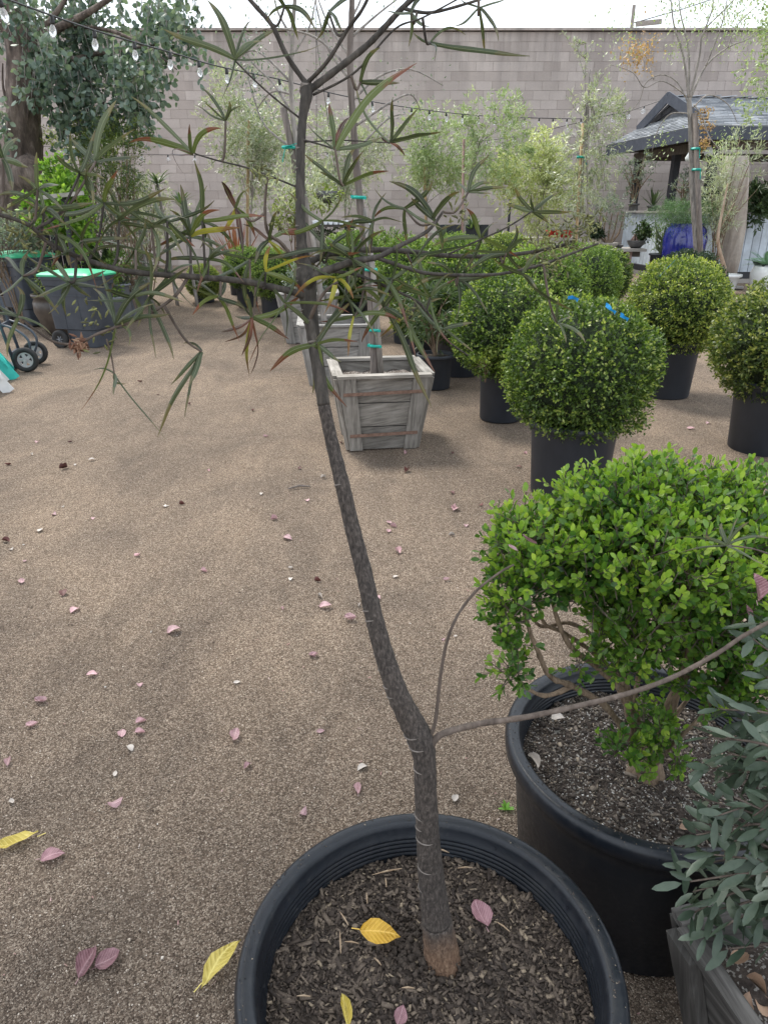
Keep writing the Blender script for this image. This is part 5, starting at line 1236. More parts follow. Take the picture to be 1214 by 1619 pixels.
def hand_truck():
    g0 = gnd(45, 588); ax = V(-.2, .98, 0).normalized(); R = .127
    t = thing('hand_truck', 'dark steel hand truck with two black wheels and grey hubs at left', 'hand truck', (g0.x, g0.y, 0))
    c0 = g0 + V(0, 0, R); c1 = c0 + ax * .42
    wheel_at(t, c0, ax, R, .06, M_HUB); wheel_at(t, c1, ax, R, .06, M_HUB)
    m = MB(); m.tube([c0, c1], .01, 8); m.build('axle', M_METAL, t)
    back = V(-.98, .16, 0).normalized()
    for s in (.06, .36):
        o = c0 + ax * s; foot = o + back * .15 + V(0, 0, -R + .02)
        top = foot + back * .22 + V(0, 0, 1.2)
        m = MB(); m.tube([foot, foot.lerp(top, .5), top], .017, 8); m.build('rail', M_METAL, t, True)
        a = foot.lerp(top, .38); m = MB(); m.tube(curve([a, a - back * .16 + V(0, 0, -.05), a - back * .27 + V(0, 0, -.13), o + V(0, 0, .12) - back * .06, o], 4), .013, 8); m.build('brace', M_METAL, t, True)
    for f in (.12, .36, .58, .8, .99):
        a = (c0 + ax * .06 + back * .15 + V(0, 0, -R + .02)); b = a + back * .22 + V(0, 0, 1.2); p = a.lerp(b, f); m = MB(); m.beam(p, p + ax * .3, .02, .04); m.build('crossbar', M_METAL, t)
    a = c0 + ax * .02 + back * .16 + V(0, 0, -R + .012); m = MB(); m.hexa([a, a + back * .2, a + back * .2 + ax * .38, a + ax * .38, a + V(0, 0, .008), a + back * .2 + V(0, 0, .008), a + back * .2 + ax * .38 + V(0, 0, .008), a + ax * .38 + V(0, 0, .008)]); m.build('toe_plate', M_METAL, t)
    top = (c0 + ax * .21 + back * .37 + V(0, 0, 1.1)); m = MB(); m.tube(curve([top + ax * -.15, top + ax * -.15 - back * .12 + V(0, 0, .1), top + ax * .15 - back * .12 + V(0, 0, .1), top + ax * .15], 4), .014, 8); m.build('handle', M_METAL, t, True)
hand_truck()
def footstool(px, py, mat, lab):
    """curved slatted garden footrest, its low end towards the yard"""
    p = gnd(px, py); t = thing('garden_footrest', lab, 'footrest', tuple(p), 'slatted garden footrests at the left edge', rz=math.radians(31))
    prof = [(.04, .13), (-.03, .24), (-.11, .325), (-.2, .375), (-.3, .40), (-.4, .405), (-.5, .39)]
    for i in range(len(prof) - 1):
        (xa, za), (xb, zb) = prof[i], prof[i + 1]; xa, za = xa + (xb - xa) * .05, za + (zb - za) * .05
        m = MB(); m.hexa([V(xa, -.02, za - .02), V(xa, .52, za - .02), V(xb, .52, zb - .02), V(xb, -.02, zb - .02), V(xa + .006, -.02, za), V(xa + .006, .52, za), V(xb + .006, .52, zb), V(xb + .006, -.02, zb)]); link('slat', mesh('slat', m.v, m.f, mat), t, world=False)
    for y in (.02, .48):
        m = MB(); m.beam((-.06, y, .22), (.075, y, .0), .10, .024, up=(0, 1, 0)); link('leg', mesh('leg', m.v, m.f, mat), t, world=False)
        m = MB(); m.beam((-.5, y, .33), (-.58, y, 0), .10, .024, up=(0, 1, 0)); link('leg', mesh('leg', m.v, m.f, mat), t, world=False)
        m = MB(); m.beam((-.52, y, .33), (-.05, y, .22), .10, .022, up=(0, 1, 0)); link('side_rail', mesh('side_rail', m.v, m.f, mat), t, world=False)
footstool(12, 601, M_TURQ, 'turquoise painted slatted footrest at the left picture edge below the hand truck')
footstool(2, 622, M_WHITE, 'white painted slatted footrest in front of the turquoise one')

# ------------------------------------------------------------------ plants and racks along the wall in the middle
def tile_rack():
    Y = 14.2; z = at(510, 346, Y).z; x0, x1 = xat(470, Y, z), xat(585, Y, z); z0 = gz(Y)
    t = thing('clay_pot_rack', 'rack with a row of pale curved tiles above hanging dark plant', 'rack', ((x0 + x1) / 2, Y, z0))
    m = MB(); m.box(((x0 + x1) / 2, Y, z - .12), (x1 - x0, .3, .04)); m.build('shelf', M_WOODD, t)
    for i in range(14):
        m = MB(); x = x0 + (i + .5) * (x1 - x0) / 14
        pr = []
        for k in range(9):
            a = math.pi * k / 8; pr.append((x + .06 * math.cos(a), z - .095 + .075 * math.sin(a)))
        m.v = [(a, Y - .16, b) for a, b in pr] + [(a, Y + .16, b) for a, b in pr]; m.f = [(k, k + 1, k + 10, k + 9) for k in range(8)] + [tuple(range(9))[::-1], tuple(range(9, 18))]
        m.build('tile', M_TIN, t, True)
    for x in (x0 + .05, x1 - .05): m = MB(); m.box((x, Y, (z0 + z - .14) / 2), (.07, .07, z - .14 - z0)); m.build('post', M_TERRA if x > x0 + 1 else M_WOODD, t)
    zz = at(520, 398, Y).z; m = MB(); m.box(((x0 + x1) / 2, Y, zz), (x1 - x0, .4, .05)); m.build('lower_shelf', M_TABLE, t)
    for i, px in enumerate((485, 505, 528, 552)):
        x = xat(px, Y, zz); tt = thing('clay_pot', ['brown pot at the left of the tile rack shelf', 'grey pot second on the tile rack shelf', 'reddish pot third on the tile rack shelf', 'dark pot at the right of the tile rack shelf'][i], 'pot', (x, Y - .02, zz + .025), 'pots on the tile rack')
        m = MB(); m.lathe([(0, 0), (.07, 0), (.1, .16), (.11, .18), (.09, .18)], (0, 0, 0), 16); link('pot', mesh('pot', m.v, m.f, [M_TERRA, M_STONEPOT, M_TERRA, M_BONSAI][i], True), tt, world=False)
        c = V(x, Y - .02, zz + .32); *_, vf = cloud_leaves(c, (.14, .12, .14), 60, 6, .06, .02, 130 + i); props(link('foliage', npmesh('foliage', vf[0], vf[1], M_SPIKE), tt), kind='stuff')
tile_rack()
def basket():
    Y = 13.0; c = at(518, 305, Y); t = thing('hanging_basket', 'dark hanging basket with pale trailing leaves behind the foreground leaves', 'basket', tuple(c)); m = MB()
    m.lathe([(0, -.16), (.1, -.15), (.18, -.05), (.2, .03), (.18, .03), (.15, -.02)], (0, 0, 0), 20); link('basket', mesh('basket', m.v, m.f, M_BONSAI, True), t, world=False)
    *_, vf = cloud_leaves(c + V(0, 0, -.02), (.2, .2, .17), 80, 5, .08, .03, 140, droop=.8); props(link('foliage', npmesh('foliage', vf[0], vf[1], M_YELLOWG), t), kind='stuff')
    m = MB(); m.tube([c + V(.18, 0, 0), at(500, 60, Y)], .004, 4); m.tube([c + V(-.18, 0, 0), at(500, 60, Y)], .004, 4); m.tube([at(500, 60, Y), at(500, -60, Y)], .006, 4); m.build('chain', M_CABLE, t)
basket()
def wall_plants():
    Y = 17.0; z = at(740, 375, Y).z
    t = thing('planter_bench', 'low grey stone ledge with dark troughs along the foot of the wall', 'bench', (xat(790, Y, .3), Y, gz(Y)))
    x0, x1 = xat(640, Y, .4), xat(905, Y, .4); m = MB(); m.box(((x0 + x1) / 2, Y, z - .03), (x1 - x0, .5, .06)); m.build('top', M_STONEPOT, t)
    for i in range(6): m = MB(); m.box((x0 + .1 + i * (x1 - x0 - .2) / 5, Y, (gz(Y) + z - .06) / 2), (.15, .4, z - .06 - gz(Y))); m.build('support', M_WOODD, t)
    for i, px in enumerate((712, 752)):
        x = xat(px, Y, z); tt = thing('plant_trough', 'black trough under the %s on the wall ledge' % ('left agave' if i == 0 else 'tall spiky agave'), 'planter', (x, Y, z), 'black troughs on the ledge'); m = MB()
        m.box((0, 0, .13), (.5, .3, .26)); link('trough', mesh('trough', m.v, m.f, M_POT2), tt, world=False)
    specs = [(745, 352, 'spiky green agave in front of the wall right of the reddish stake', .42, .05, 30, M_SPIKE, .7), (700, 362, 'blue-grey agave on the ledge left of the reddish stake', .38, .08, 22, M_AGAVE, .6), (760, 382, 'small grey agave rosette low on the ledge', .24, .07, 20, M_AGAVE, .4),
             (808, 368, 'broad blue-grey agave rosette at the wall foot', .3, .08, 24, M_AGAVE, .5), (822, 378, 'drooping grey-green agave under the variegated tree', .45, .05, 26, M_AGAVE, .4), (790, 362, 'dark round aloe by the wall ledge', .22, .04, 26, M_SPIKE, .8)]
    for i, (px, py, lab, L, Wd, n, mt, up) in enumerate(specs):
        c = at(px, py + 12, Y - .1 - .1 * (i > 1)); tt = thing('agave', lab, 'agave', (c.x, c.y, c.z - .02), 'agaves along the wall ledge'); spiky(tt, c, n, L, Wd, mt, up=up, droop=.12, seed=20 + i)
    for i, (px, py) in enumerate(((868, 372), (878, 375), (890, 371), (898, 376))):
        p = at(px, py, Y - .2); tt = thing('red_pot', ['small red pot at the left of four on the ledge', 'small red pot second from left on the ledge', 'small red pot third from left on the ledge', 'small red pot at the right end of the ledge'][i], 'pot', (p.x, p.y, z), 'small red pots'); m = MB(); m.lathe([(0, 0), (.06, 0), (.085, .13), (.09, .15), (.07, .15)], (0, 0, 0), 14); link('pot', mesh('pot', m.v, m.f, M_REDPOT, True), tt, world=False)
        *_, vf = cloud_leaves(V(p.x, p.y, z + .2), (.07, .07, .06), 26, 5, .03, .02, 150 + i); props(link('foliage', npmesh('foliage', vf[0], vf[1], M_GREYSHRUB), tt), kind='stuff')
    # steel rail in front of the wall
    Y = 18.5; t = thing('steel_rail', 'thin dark steel rail on a post in front of the wall', 'rail', (xat(808, Y, .3), Y, gz(Y))); m = MB(); m.beam(at(768, 277, Y), at(905, 275, Y), .05, .05); m.build('rail', M_BLACKW, t)
    p = at(809, 278, Y); m = MB(); m.beam(V(p.x, Y + .03, gz(Y)), V(p.x, Y + .03, p.z), .05, .05, up=(0, 1, 0)); m.build('post', M_BLACKW, t)
    # red leaved cordyline
    Y = 13.2; c = at(372, 380, Y); t = thing('red_cordyline', 'dark red grassy cordyline behind the bamboo stake', 'plant', (c.x, c.y, gz(Y))); spiky(t, V(c.x, c.y, gz(Y) + .35), 40, 1.0, .035, M_REDLEAF, up=1.15, droop=.08, seed=9); pot_parts(t, .18, .35)
    shrub('yellow_shrub', 'small bright yellow-green shrub low behind the leaning stake', 'shrub', at(462, 330, 15.0), (.35, .3, .4), 240, 7, .06, .03, M_YELLOWG, seed=160, stems=4)
    shrub('leafy_shrub', 'green shrub low between the second box and the pale globe', 'shrub', at(610, 400, 12.5), (.5, .4, .4), 420, 7, .06, .022, M_BOXL, seed=161, stems=5)
wall_plants()

# ------------------------------------------------------------------ string lights
def strand(lab, pix, Ys, bulbs_every, first=0, br=.028):
    """pix: pixel nodes, Ys: distances; bulbs hang at given pixel columns"""
    P = [at(x, y, Y) for (x, y), Y in zip(pix, Ys)]
    t = thing('string_lights', lab, 'string lights', tuple(P[0]), 'strings of festoon bulbs')
    m = MB(); c = curve(P, 8); m.tube(c, .007, 5); m.build('cable', M_CABLE, t, True)
    me_b = MB(); me_b.lathe([(0, -.1), (br * .6, -.093), (br, -.062), (br * .93, -.04), (br * .5, -.016), (br * .42, 0)], (0, 0, 0), 12); mb = mesh('bulb', me_b.v, me_b.f, M_GLASS, True)
    me_s = MB(); me_s.lathe([(0, .045), (.016, .04), (.018, 0), (.014, -.012), (0, -.012)], (0, 0, 0), 8); ms_ = mesh('socket', me_s.v, me_s.f, M_CABLE, True)
    me_f = MB(); me_f.tube([(0, 0, -.01), (.006, 0, -.04), (-.006, 0, -.055), (0, 0, -.07)], .0025, 4); mf = mesh('filament', me_f.v, me_f.f, M_HUB)
    L = 0; nxt = first; org = P[0]
    for a, b in zip(c[:-1], c[1:]):
        d = (b - a).length
        while nxt <= L + d:
            p = a.lerp(b, (nxt - L) / d) - org + V(0, 0, -.045); tilt = (random.uniform(-.15, .15), random.uniform(-.15, .15), 0)
            for me, nm in ((ms_, 'socket'), (mb, 'bulb')):
                o = bpy.data.objects.new(nm, me); COL.objects.link(o); o.parent = t; o.location = p; o.rotation_euler = tilt
                if nm == 'bulb': f = bpy.data.objects.new('filament', mf); COL.objects.link(f); f.parent = o
            nxt += bulbs_every
        L += d
strand('upper string of clear bulbs running down from upper left past the foreground trunk', [(-60, -25), (20, 2), (150, 48), (281, 86), (346, 105), (444, 126), (536, 150), (645, 170), (760, 183), (870, 187), (925, 188)], [5.2, 5.6, 6.6, 7.8, 8.6, 9.8, 11.0, 12.6, 14.6, 16.6, 17.6], .56, .3, .025)
strand('lower string of bulbs hanging close to the wall', [(40, 228), (170, 241), (290, 245), (420, 246), (540, 240), (640, 236), (800, 218), (905, 196), (970, 180)], [18.5] * 9, .62, .2, .05)
strand('short string of bulbs rising to the pavilion gable', [(925, 188), (985, 178), (1017, 168), (1064, 152)], [17.6, 17.6, 17.4, 17.0], .32, .3, .05)

# distant pole above the wall
Y = 60; t = thing('utility_pole', 'faint distant utility pole and wires above the wall', 'pole', (xat(1002, Y, 0), Y, 0)); m = MB(); p = at(1002, 8, Y); m.tube([V(p.x, Y, 0), p], .12, 6); m.beam(at(1005, 38, Y), at(1045, 34, Y), .2, .3); m.build('pole', M_PALEBARK, t)
m = MB(); m.tube([at(1002, 36, Y), at(1080, 14, Y), at(1180, -20, Y)], .03, 4); m.build('wire', M_CABLE, t)
# ------------------------------------------------------------------ foreground: potted narrow-leaved tree
def big_pot(t, c, R, h, rb, grooves=True):
    """nursery tub with rolled rim, stepped inside and fine rings below the rim"""
    pr = [(0, 0), (rb - .01, 0), (rb, .01), (rb + (R - .02 - rb) * .8, h * .78), (R - .022, h - .05), (R - .006, h - .046), (R - .001, h - .040), (R + .001, h - .016), (R - .002, h - .006), (R - .007, h - .001), (R - .012, h), (R - .026, h - .0005), (R - .031, h - .004), (R - .0345, h - .012)]
    z = h - .03; r = R - .038; pr.append((r, z))
    for i in range(5):
        pr += [(r - .002, z - .002), (r - .002, z - .006), (r + .0002, z - .007), (r - .0005, z - .009)]; z -= .0095; r -= .0013
    pr += [(r - .012, z - .05), (r - .03, 0.02), (0, .02)]
    m = MB(); m.lathe(pr, (c[0], c[1], c[2]), 96)
    return link('pot', mesh('pot', m.v, m.f, M_POT, True), t)
def soil_surface(t, c, r, z, mat, seed, amp=.006, name='soil', mound=.01):
    g = np.random.default_rng(seed); nr, na = 46, 110; vs = []
    ph = g.uniform(0, 6.28, (12, 2)); fr = g.uniform(20, 130, (12, 2)) * g.choice([-1, 1], (12, 2))
    def hgt(x, y):
        return z + mound * (1 - (x * x + y * y) / r ** 2) + amp * sum(math.sin(fr[k, 0] * x + ph[k, 0]) * math.sin(fr[k, 1] * y + ph[k, 1]) / (1 + k * .2) for k in range(12)) * .5
    for i in range(nr + 1):
        for j in range(na): rr = r * i / nr; a = 2 * math.pi * j / na; x, y = rr * math.cos(a), rr * math.sin(a); vs.append((c[0] + x, c[1] + y, hgt(x, y)))
    f = [(i * na + j, (i + 1) * na + j, (i + 1) * na + (j + 1) % na, i * na + (j + 1) % na) for i in range(nr) for j in range(na)]
    link(name, mesh(name, vs, f, mat, True), t); return hgt
CUBE = np.array([(x, y, z) for z in (-.5, .5) for x, y in ((-.5, -.5), (.5, -.4), (.42, .5), (-.4, .38))]); CUBEF = np.array([(3, 2, 1, 0), (4, 5, 6, 7), (0, 1, 5, 4), (1, 2, 6, 5), (2, 3, 7, 6), (3, 0, 4, 7)])
def chipmat(name, cols, rough=.85):
    m, n, p, o = newmat(name); g = n.nodes.new('ShaderNodeNewGeometry'); k = len(cols)
    c = ramp(n, g.outputs['Random Per Island'], [(a, b) for a, b in cols]); f = noise(n, worldco(n), 300, 4)
    c = mixc(n, .6, c, ramp(n, f, [(.3, (.6,) * 3), (.7, (1.35,) * 3)]), 'MULTIPLY'); n.links.new(c, p.inputs['Base Color']); p.inputs['Roughness'].default_value = rough; return m
M_CHIP = chipmat('bark_mulch', [(0, (.025, .018, .014)), (.35, (.06, .044, .034)), (.7, (.115, .088, .068)), (.93, (.18, .14, .105)), (1, (.34, .27, .19))])
M_CHIP2 = chipmat('bark_mulch_mixed', [(0, (.03, .023, .019)), (.5, (.08, .063, .052)), (.85, (.16, .13, .105)), (1, (.4, .33, .25))])
M_PERL = chipmat('perlite', [(0, (.5, .48, .44)), (1, (.75, .73, .7))])
def chips(t, c, r, hgt, n, seed, ln=(.006, .022), wd=(.0018, .0055), mat=None, name='mulch', lab=None, ysel=None, excl=None, lift=.3):
    g = np.random.default_rng(seed); a = g.random(n) * 6.283; rr = r * np.sqrt(g.random(n)); x, y = rr * np.cos(a), rr * np.sin(a)
    z = np.array([hgt(p, q) for p, q in zip(x, y)]); l = g.uniform(*ln, n) * (.5 + .7 * g.random(n) ** 2); w = g.uniform(*wd, n)
    pos = np.stack([c[0] + x, c[1] + y, z + w * .3 + g.uniform(0, .004, n)], -1)
    q = g.random(n) * 6.283; tl = g.normal(0, lift, n); d = np.stack([np.cos(q) * np.cos(tl), np.sin(q) * np.cos(tl), np.sin(tl)], -1); up = np.tile([[0, 0, 1.]], (n, 1)) + g.normal(size=(n, 3)) * .35
    v, f = scatter(CUBE, CUBEF, pos, frames(d, up, 0), np.stack([w, l, w * .45], -1))
    o = link(name, npmesh(name, v, f, mat), t); props(o, kind='stuff'); return o

M_BUD = chipmat('green_buds', [(0, (.08, .08, .035)), (.5, (.15, .155, .055)), (1, (.28, .29, .10))], .6)
M_DRYBUD = chipmat('dry_buds', [(0, (.12, .05, .03)), (.5, (.25, .13, .08)), (1, (.42, .28, .18))], .8)
def rim_specks(t, c, R, h, n, seed):
    g = np.random.default_rng(seed); a = g.random(n) * 6.283; rr = R - g.uniform(.006, .028, n); s_ = g.uniform(.0006, .0016, n)
    v, f = scatter(OCT, OCF, np.stack([c[0] + rr * np.cos(a), c[1] + rr * np.sin(a), np.full(n, h + .0004)], -1), rot_rand(n), np.stack([s_ * 1.5, s_, s_ * .6], -1)); props(link('soil_specks', npmesh('soil_specks', v, f, M_CHIP2), t), kind='stuff')
P1C, P1R, P1H = (.074, .778, 0), .312, .43
def pxr(w, p): return w / 2 / F * (p.y * ct - (p.z - H) * st)
TREE_LEAVES = [0]
def fore_tree():
    t = thing('potted_tree', 'slender bottle tree with narrow strap leaves leaning out of the nearest big black pot', 'potted tree', (P1C[0], P1C[1], 0))
    big_pot(t, P1C, P1R, P1H, .25)
    rim_specks(t, P1C, P1R, P1H, 260, 31)
    hg = soil_surface(t, P1C, .272, .352, M_SOIL, 5, .006)
    chips(t, P1C, .268, hg, 9500, 6, mat=M_CHIP)
    chips(t, P1C, .266, hg, 700, 7, ln=(.016, .034), wd=(.004, .009), mat=M_CHIP, name='mulch_chunks', lift=.15)
    # clods round the trunk
    g = np.random.default_rng(9); n = 420; b0 = atz(680, 1500, .37); pos = np.stack([b0.x + g.normal(-.015, .032, n), b0.y + g.normal(.0, .03, n), .36 + g.random(n) * .014], -1); s = g.uniform(.003, .009, n)
    v, f = scatter(OCT, OCF, pos, rot_rand(n), np.stack([s, s, s * .8], -1)); props(link('clods', npmesh('clods', v, f, M_SOIL), t), kind='stuff')
    # trunk
    tr = [(700, 1528, .822, 66), (697, 1500, .828, 58), (690, 1455, .832, 50), (683, 1400, .835, 45), (677, 1330, .838, 40), (673, 1260, .842, 38), (671, 1200, .846, 38), (664, 1168, .85, 44), (650, 1140, .855, 42), (628, 1095, .86, 36), (606, 1030, .875, 32), (590, 970, .885, 30), (574, 900, .9, 28), (556, 830, .915, 26), (541, 765, .925, 25),
          (525, 700, .94, 24), (512, 640, .95, 23), (503, 580, .96, 24), (494, 520, .975, 25), (488, 480, .985, 30), (484, 445, .99, 38), (481, 420, 1.0, 30), (477, 385, 1.005, 21), (475, 330, 1.02, 19), (475, 280, 1.03, 18), (476, 230, 1.04, 17), (479, 185, 1.05, 17), (484, 155, 1.055, 23), (485, 138, 1.06, 26), (484, 128, 1.06, 16)]
    P = [at(x, y, Y) for x, y, Y, w in tr]; R_ = [pxr(w * (.94 if y > 700 else .86 if y > 430 else .8), p) for p, (x, y, Y, w) in zip(P, tr)]
    def seg(i0, i1, name, mat, label=None):
        pp = curve(P[i0:i1 + 1], 8); rr = np.interp(np.linspace(0, i1 - i0, len(pp)), range(i1 - i0 + 1), R_[i0:i1 + 1])
        rr = [r * (1 + .025 * math.sin(k * 1.9) + .02 * random.uniform(-1, 1)) for k, r in enumerate(rr)]
        m = MB(); m.tube(pp, rr, 22, wob=.012); return m.build(name, mat, t, True, label=label), pp, rr
    seg(0, 2, 'trunk_base', M_BARK, 'brown flared base of the trunk')
    tk, pp1, rr1 = seg(2, 16, 'trunk', M_BARK); tk2, pp2, rr2 = seg(16, 29, 'upper_trunk', M_BARKTOP)
    # leaf scars : thin pale arcs half way round the bark
    sc = MB(); k = 6
    allp, allr = pp1 + pp2, list(rr1) + list(rr2)
    while k < len(allp) - 3:
        p, r = allp[k], allr[k]; d = (allp[k + 1] - allp[k - 1]).normalized(); e = d.cross(V(0, 1, 0)).normalized(); u = d.cross(e); a0 = random.uniform(-3.14, 0) ; ln = random.uniform(1.0, 2.4); tl = random.uniform(-.15, .15)
        arc = [p + (e * math.cos(a0 + q) + u * math.sin(a0 + q)) * r * .995 + d * (tl * r * math.cos(q * 1.5)) for q in np.linspace(0, ln, 9)]
        sc.tube(arc, [.0003, .0009, .0012, .0014, .0015, .0014, .0012, .0009, .0003], 5); k += random.randint(2, 5)
    props(sc.build('leaf_scars', M_SCAR, t), kind='stuff')
    BR = []       # (polyline, width px start, end, material)
    def br(pts, w0, w1, mat=M_BARKTOP, name='branch'):
        q = [at(x, y, Y) for x, y, Y in pts]; c = curve(q, 7); r0, r1 = pxr(w0 * .78, q[0]), pxr(w1 * .8, q[-1])
        m = MB(); m.tube(c, [a * (1 + .06 * math.sin(i * 1.7)) for i, a in enumerate(lerpr(r0, r1, len(c)))], 10); m.build(name, mat, t, True); BR.append((c, r0, r1)); return c
    br([(487, 470, .985), (462, 461, .97), (420, 452, .96), (380, 444, .95), (300, 437, .93), (210, 430, .9), (140, 412, .88), (80, 385, .86), (45, 355, .84), (-15, 335, .82)], 15.5, 7.5)
    br([(296, 441, .93), (275, 470, .91), (235, 497, .9), (190, 515, .89), (150, 530, .88), (128, 545, .88)], 7, 5, M_TWIG)
    br([(481, 425, 1.0), (502, 408, 1.02), (548, 397, 1.04), (598, 395, 1.06), (651, 398, 1.08), (704, 404, 1.1), (780, 405, 1.12), (850, 397, 1.14), (900, 385, 1.15)], 15, 6)
    br([(482, 460, .985), (499, 436, .97), (527, 424, .97), (560, 413, .98), (598, 406, .99), (633, 388, 1.0), (676, 365, 1.02), (700, 335, 1.03)], 19, 5)
    br([(520, 428, .97), (562, 434, .99), (598, 448, 1.0), (633, 463, 1.01), (668, 484, 1.02), (704, 535, 1.03), (740, 562, 1.04)], 8, 3)
    br([(595, 407, .99), (644, 424, 1.0), (686, 433, 1.02), (780, 434, 1.04), (850, 420, 1.05), (905, 400, 1.06), (945, 385, 1.07)], 9, 4)
    br([(489, 508, .975), (499, 484, .96), (516, 459, .955), (534, 446, .95)], 9, 5, M_TWIG)
    br([(481, 425, 1.0), (461, 404, .99), (443, 383, .98), (424, 368, .97), (419, 330, .96), (423, 280, .955)], 9, 5, M_TWIG)
    br([(484, 132, 1.06), (454, 89, 1.06), (430, 40, 1.06), (400, 5, 1.06), (370, -30, 1.06)], 11, 8)
    br([(486, 145, 1.06), (498, 136, 1.06), (535, 108, 1.07), (580, 72, 1.08), (609, 42, 1.08), (635, 14, 1.08), (665, -15, 1.08)], 15, 10)
    br([(485, 132, 1.06), (517, 98, 1.04), (550, 46, 1.03), (572, 16, 1.02), (590, -20, 1.02)], 9, 6)
    br([(495, 150, 1.06), (542, 127, 1.05), (572, 104, 1.04), (624, 46, 1.03), (668, 28, 1.02), (730, -5, 1.02)], 5, 3)
    br([(477, 189, 1.05), (439, 159, 1.04), (406, 130, 1.03), (372, 96, 1.02)], 4, 3)
    br([(475, 298, 1.03), (428, 279, 1.02), (390, 265, 1.01), (345, 254, 1.0), (308, 243, .99)], 4, 3)
    br([(640, 14, 1.08), (680, 20, 1.07), (740, 5, 1.06), (790, -12, 1.06)], 7, 4)
    br([(476, 220, 1.04), (505, 228, 1.03), (530, 236, 1.02)], 4, 3); br([(476, 225, 1.04), (540, 222, 1.04), (617, 226, 1.05)], 3, 2)
    br([(704, 404, 1.1), (745, 385, 1.1), (800, 360, 1.1), (841, 334, 1.1)], 4, 3)
    # the two low shoots
    br([(682, 1178, .845), (700, 1160, .85), (760, 1144, .87), (830, 1134, .89), (900, 1119, .9), (990, 1097, .91), (1060, 1072, .92), (1130, 1035, .93), (1175, 1005, .94), (1225, 978, .95)], 15, 7.5, M_TWIG, 'low_shoot')
    br([(678, 1168, .85), (688, 1140, .85), (696, 1070, .86), (705, 1020, .865), (722, 975, .87), (752, 935, .875), (790, 905, .88), (812, 893, .88)], 8, 4, M_TWIG, 'low_shoot')
    br([(1225, 880, .98), (1190, 868, .97), (1148, 862, .96)], 4, 3, M_TWIG)
    # buds and flower spikes
    bm = MB()
    def knot(px, py, Y, n, r, up=True):
        c = at(px, py, Y)
        for _ in range(n):
            p = c + V(random.gauss(0, r), random.gauss(0, r), random.gauss(0, r)); d = V(random.gauss(0, 1), random.gauss(0, 1), random.gauss(.4, 1)).normalized() * random.uniform(.003, .006)
            bm.tube([p - d, p, p + d], [.0006, .0016, .0004], 5)
    for x, y, Y, n, r in ((900, 385, 1.15, 60, .012), (920, 362, 1.15, 50, .012), (935, 345, 1.15, 40, .01), (870, 395, 1.14, 50, .012), (845, 405, 1.14, 40, .012), (862, 378, 1.12, 25, .01), (885, 362, 1.12, 25, .01), (875, 418, 1.05, 30, .01), (35, 350, .84, 30, .012), (55, 372, .86, 25, .01), (150, 495, .88, 16, .009), (165, 525, .89, 16, .01), (440, 358, .96, 14, .008), (423, 275, .955, 14, .006), (408, 268, .955, 8, .005), (725, 335, 1.05, 24, .009), (640, 490, 1.0, 24, .01)): knot(x, y, Y, n, r)
    props(bm.build('flower_buds', M_BUD, t), kind='stuff')
    bm = MB(); knot(128, 545, .88, 60, .0045); knot(119, 549, .88, 18, .0035); props(bm.build('dry_flowers', M_DRYBUD, t), kind='stuff')
    # leaf whorls
    def strap(c, tip, bend, w, mi, curl=0, mid=None):
        vd = (c - V(0, 0, H)).normalized(); ax = (tip - c); L = ax.length; perp = ax.normalized().cross(vd).normalized()
        ctrl = (c + tip) / 2 + perp * bend + V(0, random.uniform(-.012, .012), 0)
        N = 12; ph_ = random.uniform(0, 6.28); wb_ = random.uniform(.01, .035) * L; dr_ = random.uniform(0, .09) * L; pts = [c.lerp(ctrl, s).lerp(ctrl.lerp(tip, s), s) + perp * wb_ * s * math.sin(s * 5.5 + ph_) + V(0, 0, dr_ * (s * (1 - s) * 2.4 - .6 * s * s)) for s in [k / N for k in range(N + 1)]]
        rot = random.uniform(-1.0, 1.0); vs, uvs = [], []
        for k, p in enumerate(pts):
            s = k / N; T = (pts[min(k + 1, N)] - pts[max(k - 1, 0)]).normalized(); nn = (vd - T * vd.dot(T)).normalized(); sd_ = T.cross(nn); a = rot + curl * s * 1.3
            sv = sd_ * math.cos(a) + nn * math.sin(a); nv = nn * math.cos(a) - sd_ * math.sin(a)
            ww = w * .54 * (.25 + .85 * math.sin(math.pi * min(1, .14 + .72 * s)) ** .8) * .5 * (1 - s ** 5) * (1 + .06 * math.sin(s * 17 + w * 900)) + .0003
            vs += [p - sv * ww + nv * ww * .5, p, p + sv * ww + nv * ww * .5]; uvs += [(0, s), (.5, s), (1, s)]
        fs = []
        for k in range(N): b = k * 3; fs += [(b, b + 1, b + 4, b + 3), (b + 1, b + 2, b + 5, b + 4)]
        me = mesh('leaf', vs, fs, M_ST[mi], True); ul = me.uv_layers.new(name='UVMap')
        for i, l in enumerate(me.loops): ul.data[i].uv = uvs[l.vertex_index]
        link('leaf', me, t); TREE_LEAVES[0] += 1
    def whorl(cx, cy, Y, tips=(), n=0, rad=(55, 110), attach=True, mats=(0, 0, 0, 1, 1, 2, 2), dn=0):
        c = at(cx, cy, Y)
        if attach:
            best = min(((p - c).length, i, j) for i, (b, r0, r1) in enumerate(BR) for j, p in enumerate(b))
            if .012 < best[0]:
                p = BR[best[1]][0][best[2]]; pts = curve([p, p.lerp(c, .5) + V(0, 0, -.012), c], 5); m = MB(); m.tube(pts, lerpr(.0019, .0014, len(pts)), 6); m.build('twig', M_TWIG if random.random() < .5 else M_BARKTOP, t, True)
        for tp in tips:
            x, y, bend, w, mi = tp[:5]; sc_ = (c - V(0, 0, H)).length / F
            tip = at(x, y, Y + random.uniform(-.06, .06)); strap(c, tip, bend * sc_, w * sc_ * 1.05, mi, random.uniform(-.7, .7) if len(tp) < 6 else tp[5])
        a0 = random.uniform(0, 6.28)
